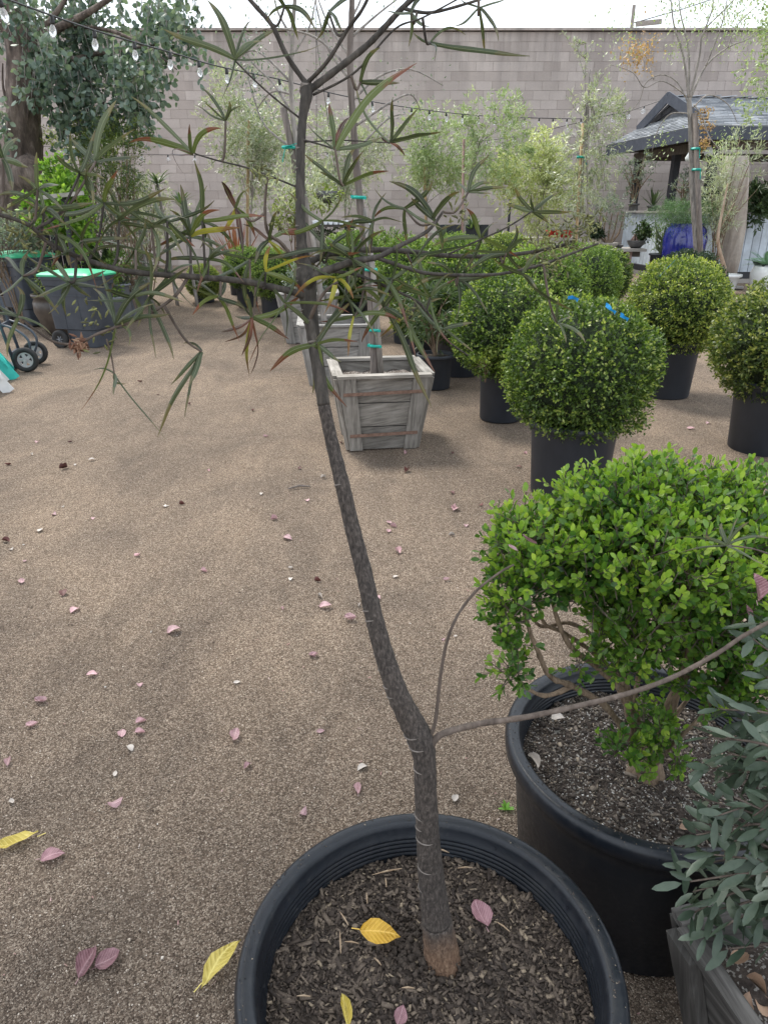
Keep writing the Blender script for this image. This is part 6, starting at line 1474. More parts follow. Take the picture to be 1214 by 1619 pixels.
        for k in range(n):
            a = a0 + k * 2.4 + random.uniform(-.4, .4); r = random.uniform(*rad); x, y = cx + math.cos(a) * r, cy + math.sin(a) * r * .85 + dn; sc_ = (c - V(0, 0, H)).length / F
            tip = at(x, y, Y + random.uniform(-.07, .05)); strap(c, tip, random.uniform(-.22, .22) * r * sc_, random.uniform(6, 12.5) * sc_, random.choice(mats), random.uniform(-1.2, 1.2))
    G, A, O, Ye, B = 0, 1, 2, 3, 4
    whorl(372, 93, 1.02, [(258, 42, 6, 12, A), (330, -6, -6, 14, A), (400, 30, 8, 10, G), (438, 36, -6, 9, A), (513, 56, -28, 8, G), (415, 60, 8, 9, A), (350, 160, 5, 6, G)])
    whorl(306, 243, .99, [(204, 222, -6, 14, O), (207, 146, 4, 8, A), (302, 196, 4, 11, O), (349, 199, 14, 10, O), (268, 240, 8, 9, B), (290, 272, -46, 4, B)], attach=False)
    whorl(357, 191, 1.0, [(318, 136, -4, 6, A), (309, 165, 8, 4, A), (325, 160, 6, 4, A), (363, 158, -6, 7, A), (382, 166, 5, 3, A)])
    whorl(152, 255, .88, [(183, 153, 8, 13, A), (215, 205, 4, 12, A), (228, 246, 4, 10, G), (110, 215, 6, 12, A), (133, 275, 3, 10, G)], attach=True)
    whorl(530, 236, 1.02, [(656, 88, 14, 19, O, .3), (519, 160, -6, 14, O), (553, 184, 6, 11, B), (608, 215, -6, 10, A), (482, 190, 4, 8, G)], attach=False)
    whorl(617, 225, 1.05, [(560, 122, 22, 8, A), (620, 153, -3, 8, G), (661, 168, -4, 10, A), (699, 203, -10, 14, G), (603, 212, 4, 9, B), (640, 245, 4, 6, B)], attach=False)
    whorl(543, 294, 1.03, [(482, 238, 6, 9, G), (565, 226, 6, 12, G), (614, 264, -6, 12, O), (578, 236, 4, 10, G), (505, 270, 2, 8, A)])
    whorl(740, 304, 1.08, [(772, 242, 10, 9, G), (776, 288, 6, 8, A), (800, 292, -4, 7, G), (722, 282, 4, 6, A), (776, 307, 3, 5, G)])
    whorl(685, 346, 1.03, [(617, 280, -8, 14, G), (729, 302, 8, 14, G), (650, 310, 6, 11, G), (700, 400, 6, 10, A)])
    whorl(842, 334, 1.1, [(812, 296, 3, 8, G), (840, 303, 3, 10, G), (886, 300, 4, 11, G), (905, 331, -8, 9, G), (800, 322, 3, 9, A), (868, 350, -3, 8, G)], attach=False)
    whorl(680, 68, 1.05, [(838, 83, -10, 9, A, .2), (655, 48, 10, 4, A), (735, 52, 16, 5, A), (690, 92, 6, 5, G)], attach=True)
    whorl(757, 12, 1.05, [(768, 82, -4, 7, G), (787, 62, 8, 6, G), (720, 40, 6, 4, A), (724, -5, 3, 4, A), (805, -8, -4, 4, A)])
    whorl(556, 408, .97, [(485, 402, -8, 12, A), (608, 362, 6, 10, G), (562, 465, 4, 11, A), (520, 380, 5, 10, G), (600, 430, -5, 9, G), (548, 350, -5, 8, O)])
    whorl(301, 374, .93, [(285, 288, 4, 13, G), (330, 290, 5, 8, A), (220, 352, -5, 9, A), (240, 410, -4, 10, G), (380, 360, 4, 12, Ye), (365, 398, 5, 10, A), (268, 330, -8, 9, G), (345, 325, 4, 10, O)])
    whorl(189, 349, .9, [(130, 290, 5, 7, A), (160, 285, -7, 9, A), (240, 318, 4, 10, A), (280, 313, 10, 11, A), (150, 392, -4, 10, G), (222, 400, 5, 9, G), (245, 352, 3, 8, A)])
    whorl(127, 274, .87, [(112, 205, 5, 8, A), (150, 200, -5, 9, G), (165, 278, -8, 9, A), (90, 245, 4, 9, A), (125, 322, -8, 9, A), (148, 318, 9, 8, G)])
    whorl(110, 446, .87, [(40, 398, 8, 10, A), (50, 468, 5, 11, A), (75, 492, 8, 11, G), (105, 498, -3, 12, A), (143, 470, 5, 10, A), (170, 452, -3, 10, G), (168, 428, -4, 9, A), (80, 400, -6, 10, A)])
    whorl(184, 513, .89, [(250, 478, 8, 10, G), (268, 490, -6, 9, A), (148, 450, -4, 11, A), (131, 650, 14, 6, O), (203, 546, 18, 8, A), (240, 440, 8, 12, G), (163, 420, 5, 10, A), (172, 455, 3, 10, A)])
    whorl(237, 472, .91, [(274, 568, 6, 11, G), (228, 385, -5, 9, A), (200, 520, 4, 9, A), (262, 500, 3, 10, G), (243, 560, 3, 5, G), (300, 425, 5, 11, A)])
    whorl(319, 556, .93, [(244, 680, 10, 15, G, .2), (270, 605, 6, 9, A), (295, 656, -8, 6, G), (289, 541, -6, 9, G), (300, 610, 4, 11, A)])
    whorl(181, 590, .89, [(148, 583, -6, 4, A), (179, 623, 2, 7, A), (267, 697, -6, 7, G), (199, 607, -12, 4, G)], attach=False)
    m = MB(); m.tube(curve([at(169, 536, .885), at(177, 565, .888), at(181, 590, .89)], 4), .0011, 5); m.build('twig', M_TWIG, t)
    whorl(398, 502, .95, [(350, 522, 14, 8, B), (358, 540, 20, 6, B), (391, 592, -4, 11, Ye), (400, 590, 16, 10, B, 1.5), (478, 466, -16, 12, O), (457, 533, -4, 12, O), (375, 470, 5, 10, G), (392, 462, 3, 9, A), (372, 500, 3, 8, G), (384, 560, 8, 8, B)])
    whorl(502, 544, .955, [(425, 581, -8, 15, O, .2), (556, 472, 4, 13, G), (548, 640, -30, 13, O), (513, 664, 4, 13, O, .2), (540, 570, -4, 11, A), (565, 535, -4, 9, O), (492, 620, 4, 10, A)])
    whorl(607, 486, 1.0, [(679, 643, 10, 14, G, .2), (560, 452, -8, 12, O), (572, 540, -6, 10, O), (640, 450, 5, 12, G), (650, 520, 8, 10, A), (596, 430, 4, 9, G)])
    whorl(640, 500, 1.02, [(688, 585, -10, 12, O), (700, 470, 5, 10, G), (655, 560, 5, 9, O), (600, 530, 5, 9, Ye)])
    whorl(38, 436, .85, [(-5, 470, 4, 8, A), (62, 468, 5, 9, A), (95, 495, 5, 11, A), (10, 400, 4, 9, G), (45, 395, 3, 9, A), (70, 420, 3, 8, G)])
    whorl(5, 250, .84, [(-10, 180, 3, 11, A), (28, 215, 4, 12, A), (45, 260, -4, 13, A), (20, 300, 5, 11, G)], attach=True)
    whorl(60, 300, .85, [(10, 330, 4, 9, A), (95, 290, 4, 9, G), (60, 240, 3, 8, A), (100, 330, 3, 9, A)])
    whorl(880, 510, 1.04, [(926, 538, 5, 9, A), (872, 490, 3, 5, G), (893, 540, 4, 5, A), (905, 500, 3, 4, A), (882, 470, 3, 5, A)], attach=True)
    whorl(825, 434, 1.04, [(905, 490, -16, 10, G, .2), (860, 395, 5, 9, A), (780, 410, 4, 10, G), (850, 455, 3, 7, G)])
    whorl(1148, 862, .96, [(1058, 852, -4, 6, A), (1075, 868, 4, 5, G), (1110, 843, 3, 8, A), (1140, 826, 3, 10, A), (1184, 822, 3, 7, A), (1222, 848, 3, 6, A), (1212, 892, -3, 6, A), (1168, 818, 3, 5, G)], attach=False)
    whorl(373, 330, .96, [(350, 285, 3, 13, B), (382, 400, 4, 11, B), (350, 370, 5, 10, Ye), (405, 375, 5, 10, O), (345, 345, 4, 9, B), (392, 300, 4, 8, A)])
    whorl(425, 380, .97, [(452, 400, 6, 11, Ye), (470, 360, 3, 10, O), (385, 350, 4, 9, B), (440, 330, 3, 8, G), (400, 410, 4, 11, G), (465, 430, -4, 10, Ye)])
    whorl(555, 395, 1.02, n=6, rad=(50, 95)); whorl(590, 350, 1.04, n=6, rad=(45, 90), mats=(0, 0, 1, 1)); whorl(510, 350, 1.0, n=5, rad=(45, 85)); whorl(640, 330, 1.06, n=5, rad=(40, 80))
    whorl(720, 440, 1.04, n=6, rad=(45, 90)); whorl(760, 375, 1.1, n=5, rad=(40, 80)); whorl(680, 470, 1.02, n=6, rad=(50, 105), mats=(0, 1, 2, 2)); whorl(560, 500, .98, n=5, rad=(45, 90), mats=(0, 2, 2, 3)); whorl(530, 440, .96, n=5, rad=(40, 80), mats=(0, 1, 2, 3))
    whorl(345, 470, .93, n=6, rad=(45, 90), mats=(0, 1, 2, 0)); whorl(270, 430, .92, n=6, rad=(45, 95)); whorl(70, 330, .86, n=6, rad=(40, 90), mats=(1, 1, 0)); whorl(210, 470, .9, n=5, rad=(45, 90), mats=(0, 1, 1)); whorl(330, 410, .94, n=6, rad=(45, 95), mats=(0, 0, 1, 2)); whorl(800, 400, 1.1, n=5, rad=(40, 75), mats=(0, 1, 1)); whorl(30, 500, .85, n=5, rad=(40, 90), mats=(1, 1, 0))
    whorl(240, 360, .92, n=5, rad=(45, 90), mats=(0, 1, 1)); whorl(700, 520, 1.03, n=4, rad=(45, 90), mats=(0, 1, 2)); whorl(450, 10, 1.06, [(430, -30, 3, 9, G), (500, 40, 6, 9, G), (470, 60, 5, 8, A), (420, 30, 4, 9, A)]); whorl(520, 20, 1.05, [(560, -10, 3, 7, A), (500, 60, 5, 8, G), (540, 50, 4, 7, A)]); whorl(570, 130, 1.06, [(632, 128, -6, 11, G), (600, 70, 6, 9, A), (585, 170, 4, 8, A)]); whorl(650, 20, 1.06, n=4, rad=(40, 70), mats=(0, 1))
    whorl(420, 430, .95, n=4, rad=(45, 85), mats=(0, 1, 2, 3)); whorl(130, 380, .87, n=5, rad=(45, 90), mats=(0, 1, 1))
    for cx, cy, Y in ((90, 370, .86), (165, 320, .89), (215, 395, .91), (265, 350, .92), (320, 350, .94), (395, 410, .96), (450, 480, .96), (520, 395, 1.0), (575, 420, 1.0), (620, 440, 1.0), (660, 405, 1.05), (545, 470, .98)): whorl(cx, cy, Y, n=6, rad=(50, 115), mats=(0, 0, 1, 1, 2), dn=random.uniform(-10, 25))
fore_tree()

# ------------------------------------------------------------------ second pot with bright green shrub
P2C, P2R, P2H = (.605, 1.292, 0), .322, .43
def leaf_part(name, me, t, pos, d, up):
    d = Vector(d).normalized(); x = d.cross(Vector(up)).normalized(); z = x.cross(d); import mathutils
    M = mathutils.Matrix((x, d, z)).transposed().to_4x4(); M.translation = Vector(pos) - Vector(t.location); s = random.uniform(.8, 1.2)
    o = bpy.data.objects.new(name, me); COL.objects.link(o); o.parent = t; o.matrix_local = M @ mathutils.Matrix.Scale(s, 4); return o
def sprig_leaves(base, d, g, n=8, ln=.05):
    """opposite pairs of leaves along a shoot"""
    P, D, U = [], [], []; x = np.cross(d, g.normal(size=3)); x /= np.linalg.norm(x); y = np.cross(d, x)
    for k in range(n):
        s = k / (n - 1); a = (k // 2) * 1.57 + (k % 2) * 3.14; o = x * math.cos(a) + y * math.sin(a); P.append(base + d * ln * s + o * .002); D.append(o * (1.0 - .45 * s) + d * (.5 + .6 * s) + g.normal(size=3) * .15); U.append(d - o * .3)
    return P, D, U
def fore_shrub():
    t = thing('potted_shrub', 'bright green spreading small-leaved shrub with woody base in the second big black pot', 'potted shrub', (P2C[0], P2C[1], 0))
    big_pot(t, P2C, P2R, P2H, .262)
    rim_specks(t, P2C, P2R, P2H, 340, 32)
    hg = soil_surface(t, P2C, .285, .352, M_SOILP, 15, .007, mound=.02)
    chips(t, P2C, .28, hg, 6500, 16, ln=(.004, .018), wd=(.0015, .004), mat=M_CHIP2); chips(t, P2C, .28, hg, 900, 17, ln=(.002, .005), wd=(.002, .004), mat=M_PERL, name='perlite'); chips(t, P2C, .278, hg, 200, 18, ln=(.012, .03), wd=(.004, .010), mat=M_CHIP2, name='mulch_chunks', lift=.12)
    base = V(P2C[0] - .0, P2C[1] - .03, .37)
    wood = [[(1015, 1225, 1.27), (1005, 1150, 1.27), (985, 1080, 1.28), (1000, 1000, 1.3), (1030, 900, 1.3), (1050, 820, 1.3)], [(1020, 1225, 1.26), (1045, 1160, 1.25), (1070, 1090, 1.25), (1120, 1000, 1.27), (1160, 920, 1.3)],
            [(1008, 1190, 1.27), (960, 1120, 1.24), (905, 1085, 1.2), (870, 1070, 1.18), (850, 1030, 1.17), (835, 990, 1.17), (825, 930, 1.18)], [(1000, 1110, 1.27), (950, 1060, 1.25), (900, 1020, 1.22), (875, 960, 1.22), (872, 920, 1.24)],
            [(990, 1080, 1.28), (935, 1030, 1.28), (890, 1000, 1.28), (860, 985, 1.28), (850, 950, 1.27)], [(985, 1070, 1.28), (940, 1010, 1.3), (900, 985, 1.32), (855, 990, 1.3), (830, 960, 1.28)], [(1020, 1230, 1.25), (1060, 1180, 1.2), (1110, 1130, 1.18), (1160, 1060, 1.18)],
            [(1012, 1200, 1.26), (1090, 1100, 1.3), (1150, 1010, 1.35), (1200, 900, 1.4)], [(1000, 1120, 1.27), (1010, 1040, 1.22), (990, 960, 1.18), (960, 880, 1.16)], [(905, 1085, 1.2), (860, 1100, 1.17), (820, 1080, 1.15)], [(1040, 1170, 1.25), (1080, 1060, 1.2), (1090, 960, 1.15), (1080, 880, 1.1)]]
    for i, w in enumerate(wood):
        pts = curve([at(*q) for q in w], 6); r0 = .019 if i < 2 else (.008 if i < 4 else .006); m = MB(); m.tube(pts, [a * (1 + .15 * math.sin(k * 1.9 + i)) for k, a in enumerate(lerpr(r0, .003, len(pts)))], 9, wob=.08); m.build('stem' if i < 2 else 'branch', M_SHRUBWOOD, t, True)
    m = MB(); m.lathe([(.06, -.02), (.045, .012), (.034, .04), (.028, .07), (.02, .1)], tuple(at(1018, 1228, 1.262)), 14); o = m.build('root_crown', M_SHRUBWOOD, t, True)
    # shoots: blobs (px, py, Y, rx, ry, rz, count)
    blobs = [(1040, 830, 1.28, .24, .22, .085, 300), (930, 850, 1.27, .13, .16, .08, 170), (1140, 850, 1.3, .16, .2, .10, 200), (1040, 900, 1.2, .22, .14, .11, 260), (1120, 960, 1.2, .16, .13, .11, 200), (1190, 980, 1.25, .09, .14, .15, 130), (840, 880, 1.22, .075, .12, .07, 110),
             (812, 935, 1.18, .045, .08, .05, 42), (800, 1000, 1.17, .022, .04, .03, 11), (1000, 980, 1.2, .08, .09, .08, 80), (985, 1040, 1.2, .045, .06, .04, 30), (1130, 1060, 1.2, .11, .1, .07, 80), (1070, 770, 1.32, .2, .16, .04, 130), (810, 1060, 1.15, .028, .03, .025, 12), (1040, 1150, 1.2, .05, .05, .035, 24),
             (985, 1190, 1.17, .03, .03, .02, 12), (1060, 1190, 1.16, .02, .03, .03, 7), (1010, 1215, 1.16, .02, .02, .015, 5), (1180, 1100, 1.18, .05, .06, .04, 26), (1200, 850, 1.35, .12, .18, .11, 120), (960, 770, 1.3, .1, .1, .04, 60), (915, 1050, 1.19, .012, .02, .015, 4), (1180, 780, 1.35, .1, .14, .05, 80), (1030, 740, 1.34, .05, .08, .04, 26)]
    g = np.random.default_rng(44); P, D, U, NW = [], [], [], []; tw = MB()
    camp = np.array([0, 0, H])
    for (px, py, Y, rx, ry, rz, n) in blobs:
        if py < 870: py += 24
        c = np.array(at(px, py, Y))
        for _ in range(int(n * 1.75)):
            u = g.normal(size=3); u /= np.linalg.norm(u); q = .55 + .5 * g.random(); b = c + u * np.array([rx, ry, rz]) * q; d = u * .5 + np.array([0, 0, .55]) + g.normal(size=3) * .3; d /= np.linalg.norm(d); ln = g.uniform(.025, .05)
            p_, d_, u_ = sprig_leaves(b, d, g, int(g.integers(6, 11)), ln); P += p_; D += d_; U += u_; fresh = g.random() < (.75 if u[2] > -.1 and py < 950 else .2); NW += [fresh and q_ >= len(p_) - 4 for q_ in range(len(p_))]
            tw.tube([b - d * .02, b + d * ln], [.0012, .0007], 4)
    props(tw.build('twigs', M_TWIG, t), kind='stuff'); P, D, U = map(np.array, (P, D, U))
    tocam = camp - P; tocam /= np.linalg.norm(tocam, axis=1, keepdims=True); C0 = np.array(at(1050, 900, 1.28)); out = P - C0
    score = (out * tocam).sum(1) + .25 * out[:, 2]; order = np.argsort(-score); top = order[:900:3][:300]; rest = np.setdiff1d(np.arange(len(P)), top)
    lm = mesh('leaf', LEAF8 * np.array([.0108, .0165, .011]), LEAF8T, M_SHRUBLEAF, True)
    lm2 = mesh('leaf', LEAF8 * np.array([.0108, .0165, .011]), LEAF8T, M_SHRUBNEWP, True)
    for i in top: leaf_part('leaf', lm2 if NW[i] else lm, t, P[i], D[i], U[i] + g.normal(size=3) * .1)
    NW = np.array(NW)
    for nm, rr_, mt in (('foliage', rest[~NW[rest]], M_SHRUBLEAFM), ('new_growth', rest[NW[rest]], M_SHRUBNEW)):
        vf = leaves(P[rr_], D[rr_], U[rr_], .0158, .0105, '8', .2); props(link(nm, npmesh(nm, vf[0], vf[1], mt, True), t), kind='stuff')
fore_shrub()

# ------------------------------------------------------------------ wooden box with olive, lower right
def fore_olive():
    rz = math.radians(14); C = V(.822, .688, 0)
    t = thing('boxed_olive', 'grey-green olive with long leaves spilling from the split wooden box at lower right', 'potted shrub', (C.x, C.y, 0))
    tapered_box(t, (C.x, C.y, 0), .50, .34, .385, rz, M_WOODM, courses=2, strap=False, th=.018, batten_w=.045, soil_dip=.05, rimw=.02)
    g = np.random.default_rng(71); P, D, U = [], [], []
    root = V(C.x, C.y, .36); m = MB(); m.tube(curve([root, root + V(-.02, .03, .2), root + V(.0, .06, .55)], 5), lerpr(.03, .018, 11), 10); m.build('trunk', M_TWIG, t, True)
    tips = [(1085, 1372, .86), (1078, 1395, .84), (1100, 1320, .87), (1108, 1262, .9), (1112, 1215, .92), (1122, 1165, .93), (1135, 1120, .95), (1165, 1135, .95), (1190, 1160, .93), (1205, 1200, .9), (1150, 1190, .9), (1092, 1445, .83), (1115, 1480, .81), (1150, 1500, .79), (1095, 1410, .85), (1130, 1290, .86), (1160, 1260, .86), (1190, 1290, .84), (1120, 1350, .84), (1160, 1330, .83),
            (1195, 1360, .82), (1140, 1400, .82), (1170, 1430, .8), (1200, 1460, .78), (1110, 1300, .9), (1180, 1220, .9), (1215, 1250, .88), (1190, 1010, .97), (1200, 985, .98), (1150, 1230, .92), (1210, 1120, .95), (1140, 1345, .87), (1180, 1400, .84), (1125, 1440, .84), (1230, 1320, .86), (1215, 1400, .84), (1170, 1180, .93), (1210, 1070, .97), (1160, 1380, .86)]
    for k, (x, y, Y) in enumerate(tips):
        tip = at(x, y, Y); src = V(C.x - .02 + .05 * math.sin(k * 2.1), C.y + .06 + .05 * math.cos(k * 1.7), .38 + .3 * max(0, tip.z - .4) + .05 * (k % 3))
        mid = src.lerp(tip, .55) + V(.02 * math.sin(k), .03 * math.cos(k * 3), .05 + .09 * random.random()); c = curve([src, mid, tip], 8); m = MB(); m.tube(c, lerpr(.0042, .0012, len(c)), 6); m.build('twig', M_TWIG, t, True)
        for i in range(5, len(c)):
            d = (c[min(i + 1, len(c) - 1)] - c[i - 1]).normalized(); dn = np.array(d); a = i * 1.57; x_ = np.cross(dn, [0, 0, 1.]); x_ /= np.linalg.norm(x_); y_ = np.cross(dn, x_)
            for s in (0, math.pi):
                if g.random() < .2: continue
                o = x_ * math.cos(a + s) + y_ * math.sin(a + s); P.append(np.array(c[i]) + o * .002); D.append(o * .8 + dn * .75 + g.normal(size=3) * .38 - np.array([0, 0, .15])); U.append(dn * .3 + np.array([0, -.3, 1.]) + g.normal(size=3) * .5)
    P, D, U = map(np.array, (P, D, U)); idx = g.permutation(len(P)); L9 = LEAF8.copy(); L9[:, 0] *= .85; L9[:, 2] -= .12 * L9[:, 1] ** 2
    lm = mesh('leaf', L9 * np.array([.0155, .047, .017]), LEAF8T, M_GREYLEAF, True)
    for i in idx[:298]: leaf_part('leaf', lm, t, P[i], D[i], U[i])
    rest = idx[298:]; vf = leaves(P[rest], D[rest], U[rest], .046, .0135, '8', .3); props(link('foliage', npmesh('foliage', vf[0], vf[1], M_GREYLEAFM, True), t), kind='stuff')
fore_olive()

# ------------------------------------------------------------------ fallen leaves
def leafmesh(kind, mat, curlx, curly):
    """leaf outline with midrib, bent along and across; unit length along +Y"""
    shape = {'oval': [(0, 0), (.18, .1), (.33, .3), (.36, .52), (.25, .78), (.08, .95), (0, 1.03)], 'long': [(0, 0), (.05, .1), (.17, .28), (.2, .5), (.17, .72), (.07, .92), (0, 1.05)], 'mid': [(0, 0), (.12, .1), (.27, .3), (.3, .52), (.21, .78), (.07, .95), (0, 1.05)], 'round': [(0, 0), (.22, .12), (.42, .32), (.42, .58), (.28, .82), (.1, .95), (0, 1.0)]}[kind]
    vs, fs = [], []
    for x, y in shape:
        z0 = curly * (y - .5) ** 2; 
        tw = curlx * 1.6 * (y - .5)
        for s in (-1, -.5, 0, .5, 1): vs.append((x * s * (1 - .3 * abs(curlx)) * (1.12 if s < 0 else .9) + .07 * math.sin(y * 3.2 + curly), y, z0 + curlx * abs(x * s) * 1.3 + tw * x * s - (.02 if s == 0 else 0) + .03 * math.sin(y * 19 + s * 2) * abs(s)))
    n = len(shape)
    for i in range(n - 1):
        for j in range(4): a = i * 5 + j; fs.append((a, a + 1, a + 6, a + 5))
    k = len(vs); vs += [(-.012, -.16, .03), (.012, -.16, .03), (.012, .04, .0), (-.012, .04, .0)]; fs.append((k, k + 1, k + 2, k + 3))
    z = min(v[2] for v in vs); vs = [(a, b, c - z + .02) for a, b, c in vs]
    me = mesh('fallen_leaf', vs, fs, mat, True); return me
LM = {}
ORD = ['leftmost', 'second from the left', 'third from the left', 'fourth from the left', 'fifth from the left', 'sixth from the left', 'seventh from the left', 'eighth from the left', 'ninth from the left', 'tenth from the left', 'eleventh from the left', 'twelfth from the left', 'thirteenth from the left', 'fourteenth from the left']
BANDS = [(735, 'level with the front box foot'), (800, 'just nearer than the front box'), (860, 'level with the bright shrub top'), (935, 'level with the bright shrub middle'), (1020, 'level with the bright shrub underside'), (1130, 'just beyond the low trunk fork'), (1210, 'level with the low trunk fork'), (9999, 'level with the nearest pot rim')]
def band_labels(pts, what):
    out = {}; lo = 0
    for hi, ph in BANDS:
        b = sorted([p for p in pts if lo <= p[1] < hi])
        for k, p in enumerate(b): out[p] = ('only ' if len(b) == 1 else '') + what + ((', ' + ORD[k] + ',') if len(b) > 1 else '') + ' ' + ph
        lo = hi
    return out
def fallen(px, py, size_px, kind, mat, lab, group=None, z=None, ang=None, v=None, tilt=None, name='fallen_leaf', y=None):
    key = (kind, mat.name, v if v is not None else random.randrange(6))
    if key not in LM:
        cx, cy = [(.35, .5), (.9, .25), (-.35, 1.1), (.25, -.6), (.6, 1.0), (1.2, .4)][key[2] % 6]; LM[key] = leafmesh(kind, mat, cx, cy)
    if y is not None: p = at(px, py, y)
    elif z is not None: p = atz(px, py, z)
    else: p = gnd(px, py); p.z += .007 * math.sin(p.x * 2.1 + 1.3 * math.sin(p.y * 1.1)) * math.sin(p.y * 1.7 + p.x) + .0015
    dep = p.y * ct - (p.z - H) * st; s = size_px / F * dep
    o = bpy.data.objects.new(name, LM[key]); COL.objects.link(o); o.scale = (s, s, s); a = ang if ang is not None else random.uniform(0, 6.28)
    o.location = p - V(-math.sin(a), math.cos(a), 0) * s * .5; o.rotation_euler = (tilt[0] if tilt else random.uniform(-.1, .15), tilt[1] if tilt else random.uniform(-.15, .15), a)
    props(o, lab, 'fallen leaf', group); return o
PK = [(86, 813, 13), (148, 819, 10), (40, 888, 10), (35, 921, 20), (218, 880, 11), (323, 905, 14), (455, 854, 20), (434, 823, 12), (485, 793, 10), (146, 1067, 20), (222, 1083, 13), (66, 1108, 24), (51, 1146, 20), (223, 1141, 18), (222, 1158, 19), (446, 964, 9), (494, 1038, 12), (391, 1214, 19), (548, 759, 10), (641, 717, 10), (719, 807, 16), (615, 828, 14), (622, 834, 12), (614, 842, 13), (737, 832, 12),
      (628, 874, 18), (706, 917, 14), (598, 946, 12), (515, 961, 24), (554, 980, 20), (496, 1038, 18), (507, 1158, 16), (564, 1251, 24), (480, 1289, 22), (1091, 680, 14), (1118, 671, 12), (718, 806, 12), (119, 966, 18), (276, 1000, 24), (371, 1167, 30), (184, 1272, 26), (14, 1204, 24), (700, 1010, 10), (830, 718, 10), (60, 700, 9), (330, 745, 9), (420, 690, 9), (193, 1160, 18)]
special = {(371, 1167): 'largest bright pink leaf with pointed ends on open gravel left of the trunk', (184, 1272): 'broad pink leaf above the dusty pink leaf at lower left', (276, 1000): 'pointed mauve pink leaf alone in the middle left gravel', (564, 1251): 'curled pink leaf on gravel just behind the rim of the nearest pot', (480, 1289): 'oval pale pink leaf just left of the nearest pot rim',
           (515, 961): 'pink leaf touching a small yellow scrap left of the trunk', (554, 980): 'bright red-pink curled leaf close to the left of the trunk', (455, 854): 'pale pink lobed leaf left of the thin trunk', (391, 1214): 'pale pink square-ish leaf right below the largest bright pink leaf', (14, 1204): 'pink folded leaf at the left picture edge above the yellow leaf'}
BL = band_labels([(x, y) for x, y, s in PK if (x, y) not in special], 'small pink leaf')
for x, y, s in PK: fallen(x, y, s * random.uniform(.75, .98), random.choice(['oval', 'oval', 'round']), M_PINK, special.get((x, y)) or BL[(x, y)], None if (x, y) in special else 'small pink leaves scattered on the gravel')
LST146234 = [(14, 736, 10), (101, 741, 14), (10, 856, 16), (101, 940, 18), (288, 797, 9), (474, 741, 9), (715, 717, 8), (643, 745, 15), (502, 920, 11), (715, 780, 10), (760, 800, 9), (300, 640, 8), (400, 650, 8), (222, 605, 8), (250, 625, 6), (820, 740, 9), (112, 700, 8), (540, 700, 8)]
BL = band_labels([(x, y) for x, y, s in LST146234], 'dark dried leaf')
for x, y, s in LST146234: fallen(x, y, s, 'oval', M_DKLEAF, BL[(x, y)], 'dark dried leaves on the gravel')
LST146705 = [(51, 720, 9), (146, 728, 13), (64, 839, 17), (18, 869, 10), (261, 801, 11), (414, 782, 10), (460, 901, 10), (460, 918, 13), (206, 1184, 20), (183, 1224, 14), (19, 1267, 16), (511, 756, 12), (714, 847, 12), (625, 913, 13), (506, 945, 14), (567, 958, 12), (573, 1216, 22), (719, 1266, 22), (495, 1037, 10), (120, 735, 8), (265, 800, 8), (375, 1080, 14), (720, 1005, 9), (240, 1000, 7), (100, 800, 7)]
BL = band_labels([(x, y) for x, y, s in LST146705], 'bleached leaf scrap')
for x, y, s in LST146705: fallen(x, y, s * .8, 'oval', M_WHITELEAF, BL[(x, y)], 'bleached leaf scraps on the gravel')
fallen(84, 1356, 36, 'oval', M_DUSTY, 'dusty pink leaf just right of the yellow leaf at the left edge', ang=math.radians(-65)); fallen(138, 1525, 52, 'oval', M_DUSTY, 'long folded brownish pink leaf standing beside the round mauve leaf at lower left', ang=math.radians(-8), v=1); fallen(172, 1520, 40, 'round', M_DUSTY, 'round mauve leaf at lower left with its tip touching the folded one', ang=math.radians(-55), v=0)
fallen(26, 1335, 66, 'long', M_YLEAF, 'yellow leaf at the left picture edge on dark gravel', ang=math.radians(118), v=0); fallen(352, 1534, 84, 'long', M_YLEAF, 'large yellow leaf on the gravel beside the nearest pot', ang=math.radians(-30), v=3)
fallen(600, 1478, 64, 'mid', M_OLEAF, 'orange-yellow arched leaf on the mulch left of the trunk base', z=.385, ang=math.radians(-98), v=3, tilt=(.1, .35)); fallen(545, 1604, 56, 'long', M_YLEAF, 'yellow leaf pointing up at the bottom of the nearest pot', z=.375, ang=math.radians(10), v=1); fallen(757, 1450, 42, 'round', M_DUSTY, 'mauve leaf on the mulch right of the trunk base', z=.378, ang=math.radians(25), v=0, tilt=(.3, .1)); fallen(632, 1608, 34, 'oval', M_DUSTY, 'dark mauve leaf at the bottom of the nearest pot', z=.375, ang=math.radians(-20), v=0)
fallen(1180, 940, 42, 'oval', M_DUSTY, 'large mauve leaf caught upright in the right side of the bright shrub', y=1.03, ang=.2, tilt=(1.0, .1), v=1); fallen(1174, 980, 30, 'long', M_DUSTY, 'brownish leaf caught just below the large mauve one in the shrub', y=1.03, ang=.1, tilt=(1.0, 0), v=1); fallen(833, 862, 26, 'oval', M_DUSTY, 'mauve leaf caught in the left shoulder of the bright shrub', y=1.06, ang=1.4, tilt=(.5, .4), v=0); fallen(808, 872, 18, 'oval', M_PINK, 'pale pink leaf resting on the far left leaves of the shrub', y=1.1, ang=1.2, tilt=(.5, 0), v=0)
fallen(882, 1136, 24, 'round', M_WHITELEAF, 'round whitish leaf on the soil behind the low shoot', z=.375, v=3); fallen(842, 1207, 30, 'oval', M_WHITELEAF, 'tan curled leaf against the left inside of the second pot', z=.37, ang=.3, v=1); fallen(1083, 1310, 24, 'oval', M_DRYL, 'tan oval leaf on soil near the front rim of the second pot', z=.37, ang=1.7, v=0) if 'M_DRYL' in globals() else None
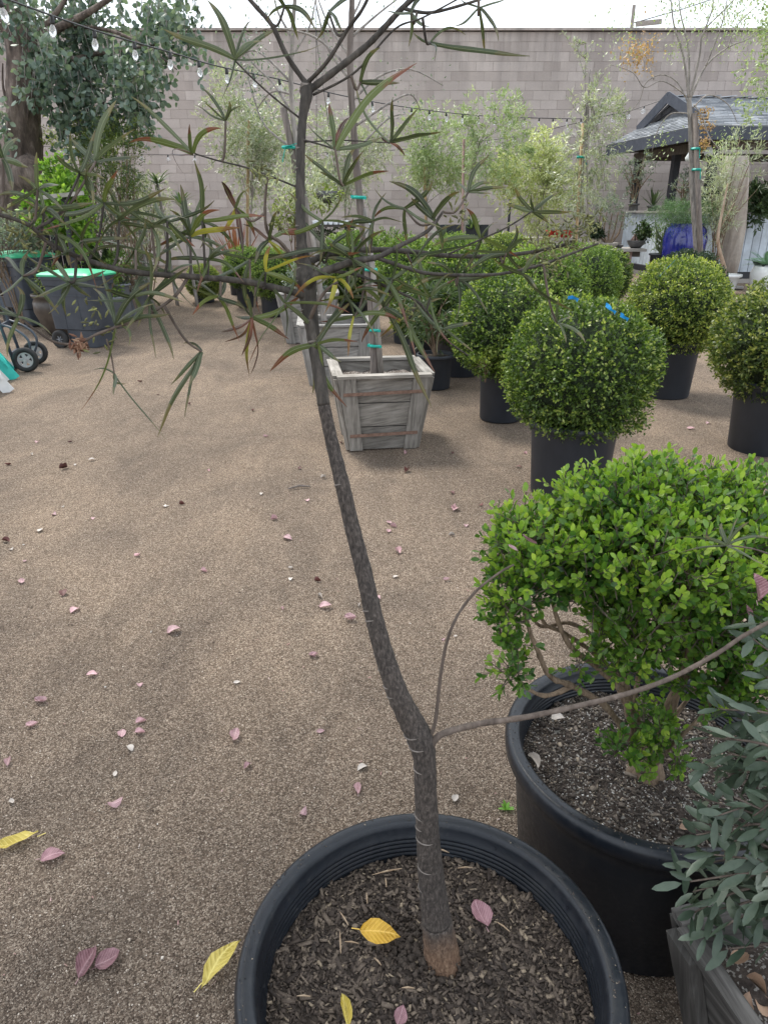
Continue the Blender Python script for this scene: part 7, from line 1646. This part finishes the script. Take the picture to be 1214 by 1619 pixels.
for x, y, s, a in [(1165, 1525, 40, 1.9), (1195, 1560, 34, .4), (1180, 1590, 30, 2.6), (1205, 1600, 30, 1.0)]: fallen(x, y, s, 'oval', M_TANL, 'tan dried leaf inside the lower right wooden box, ' + {1165: 'farthest to the left', 1195: 'second nearest the right edge', 1180: 'nearest the bottom edge', 1205: 'at the right edge'}[x], 'dried leaves inside the lower right box', z=.365, ang=a)
SPL = sorted([(544, 1452, 26, .6), (538, 1490, 34, .1), (556, 1490, 22, 1.5), (597, 1520, 16, .8), (645, 1562, 20, 1.6), (735, 1372, 24, 1.7), (795, 1465, 24, .9), (612, 1378, 50, 1.9), (480, 1575, 22, 1.6), (580, 1420, 18, .1), (610, 1395, 16, .1), (700, 1345, 20, 1.3)])
for x, y, s, a in SPL:
    p = atz(x, y, .375); ln = s / F * (p.y * ct - (p.z - H) * st); m = MB(); d = V(-math.sin(a), math.cos(a), .1) * ln / 2; m.tube([p - d, p + V(0, 0, .002), p + d], [.0008, .0018, .0006], 5); props(m.build('wood_splinter', M_SPLINT, None), 'pale wood splinter on the mulch of the nearest pot, ' + ORD[SPL.index((x, y, s, a))], 'splinter', 'pale splinters on the mulch')
for x, y, r in [(167, 1087, .009), (38, 862, .012), (240, 690, .006), (1000, 1390 - 60, .0)]:
    if r:
        p = gnd(x, y); o = bpy.data.objects.new('pebble', mesh('pebble', OCT * np.array([1, .75, .5]), [tuple(f) for f in OCF], M_STONE, True)); COL.objects.link(o); o.location = p + V(0, 0, r * .3); o.scale = (r, r, r); o.modifiers.new('s', 'SUBSURF').levels = 2; o.modifiers['s'].render_levels = 2
        props(o, {167: 'smooth tan pebble below the pink leaf at middle left', 38: 'grey pebble near the left edge among pink leaves', 240: 'small grey pebble far up the gravel path'}[x], 'pebble')
p0, p1 = gnd(456, 775), gnd(491, 771); m = MB(); m.tube([p0 + V(0, 0, .01), (p0 + p1) / 2 + V(0, .01, .018), p1 + V(0, 0, .008)], [.004, .007, .003], 6); props(m.build('bark_stick', M_STAKE, None), 'dark stick of bark lying on the gravel left of the trunk', 'stick')
p = gnd(800, 1280); t = thing('weed_seedling', 'tiny bright green weed seedling between the two big pots', 'weed', tuple(p)); spiky(t, p, 7, .035, .009, M_FRESHP, up=.6, droop=.3, seed=3)
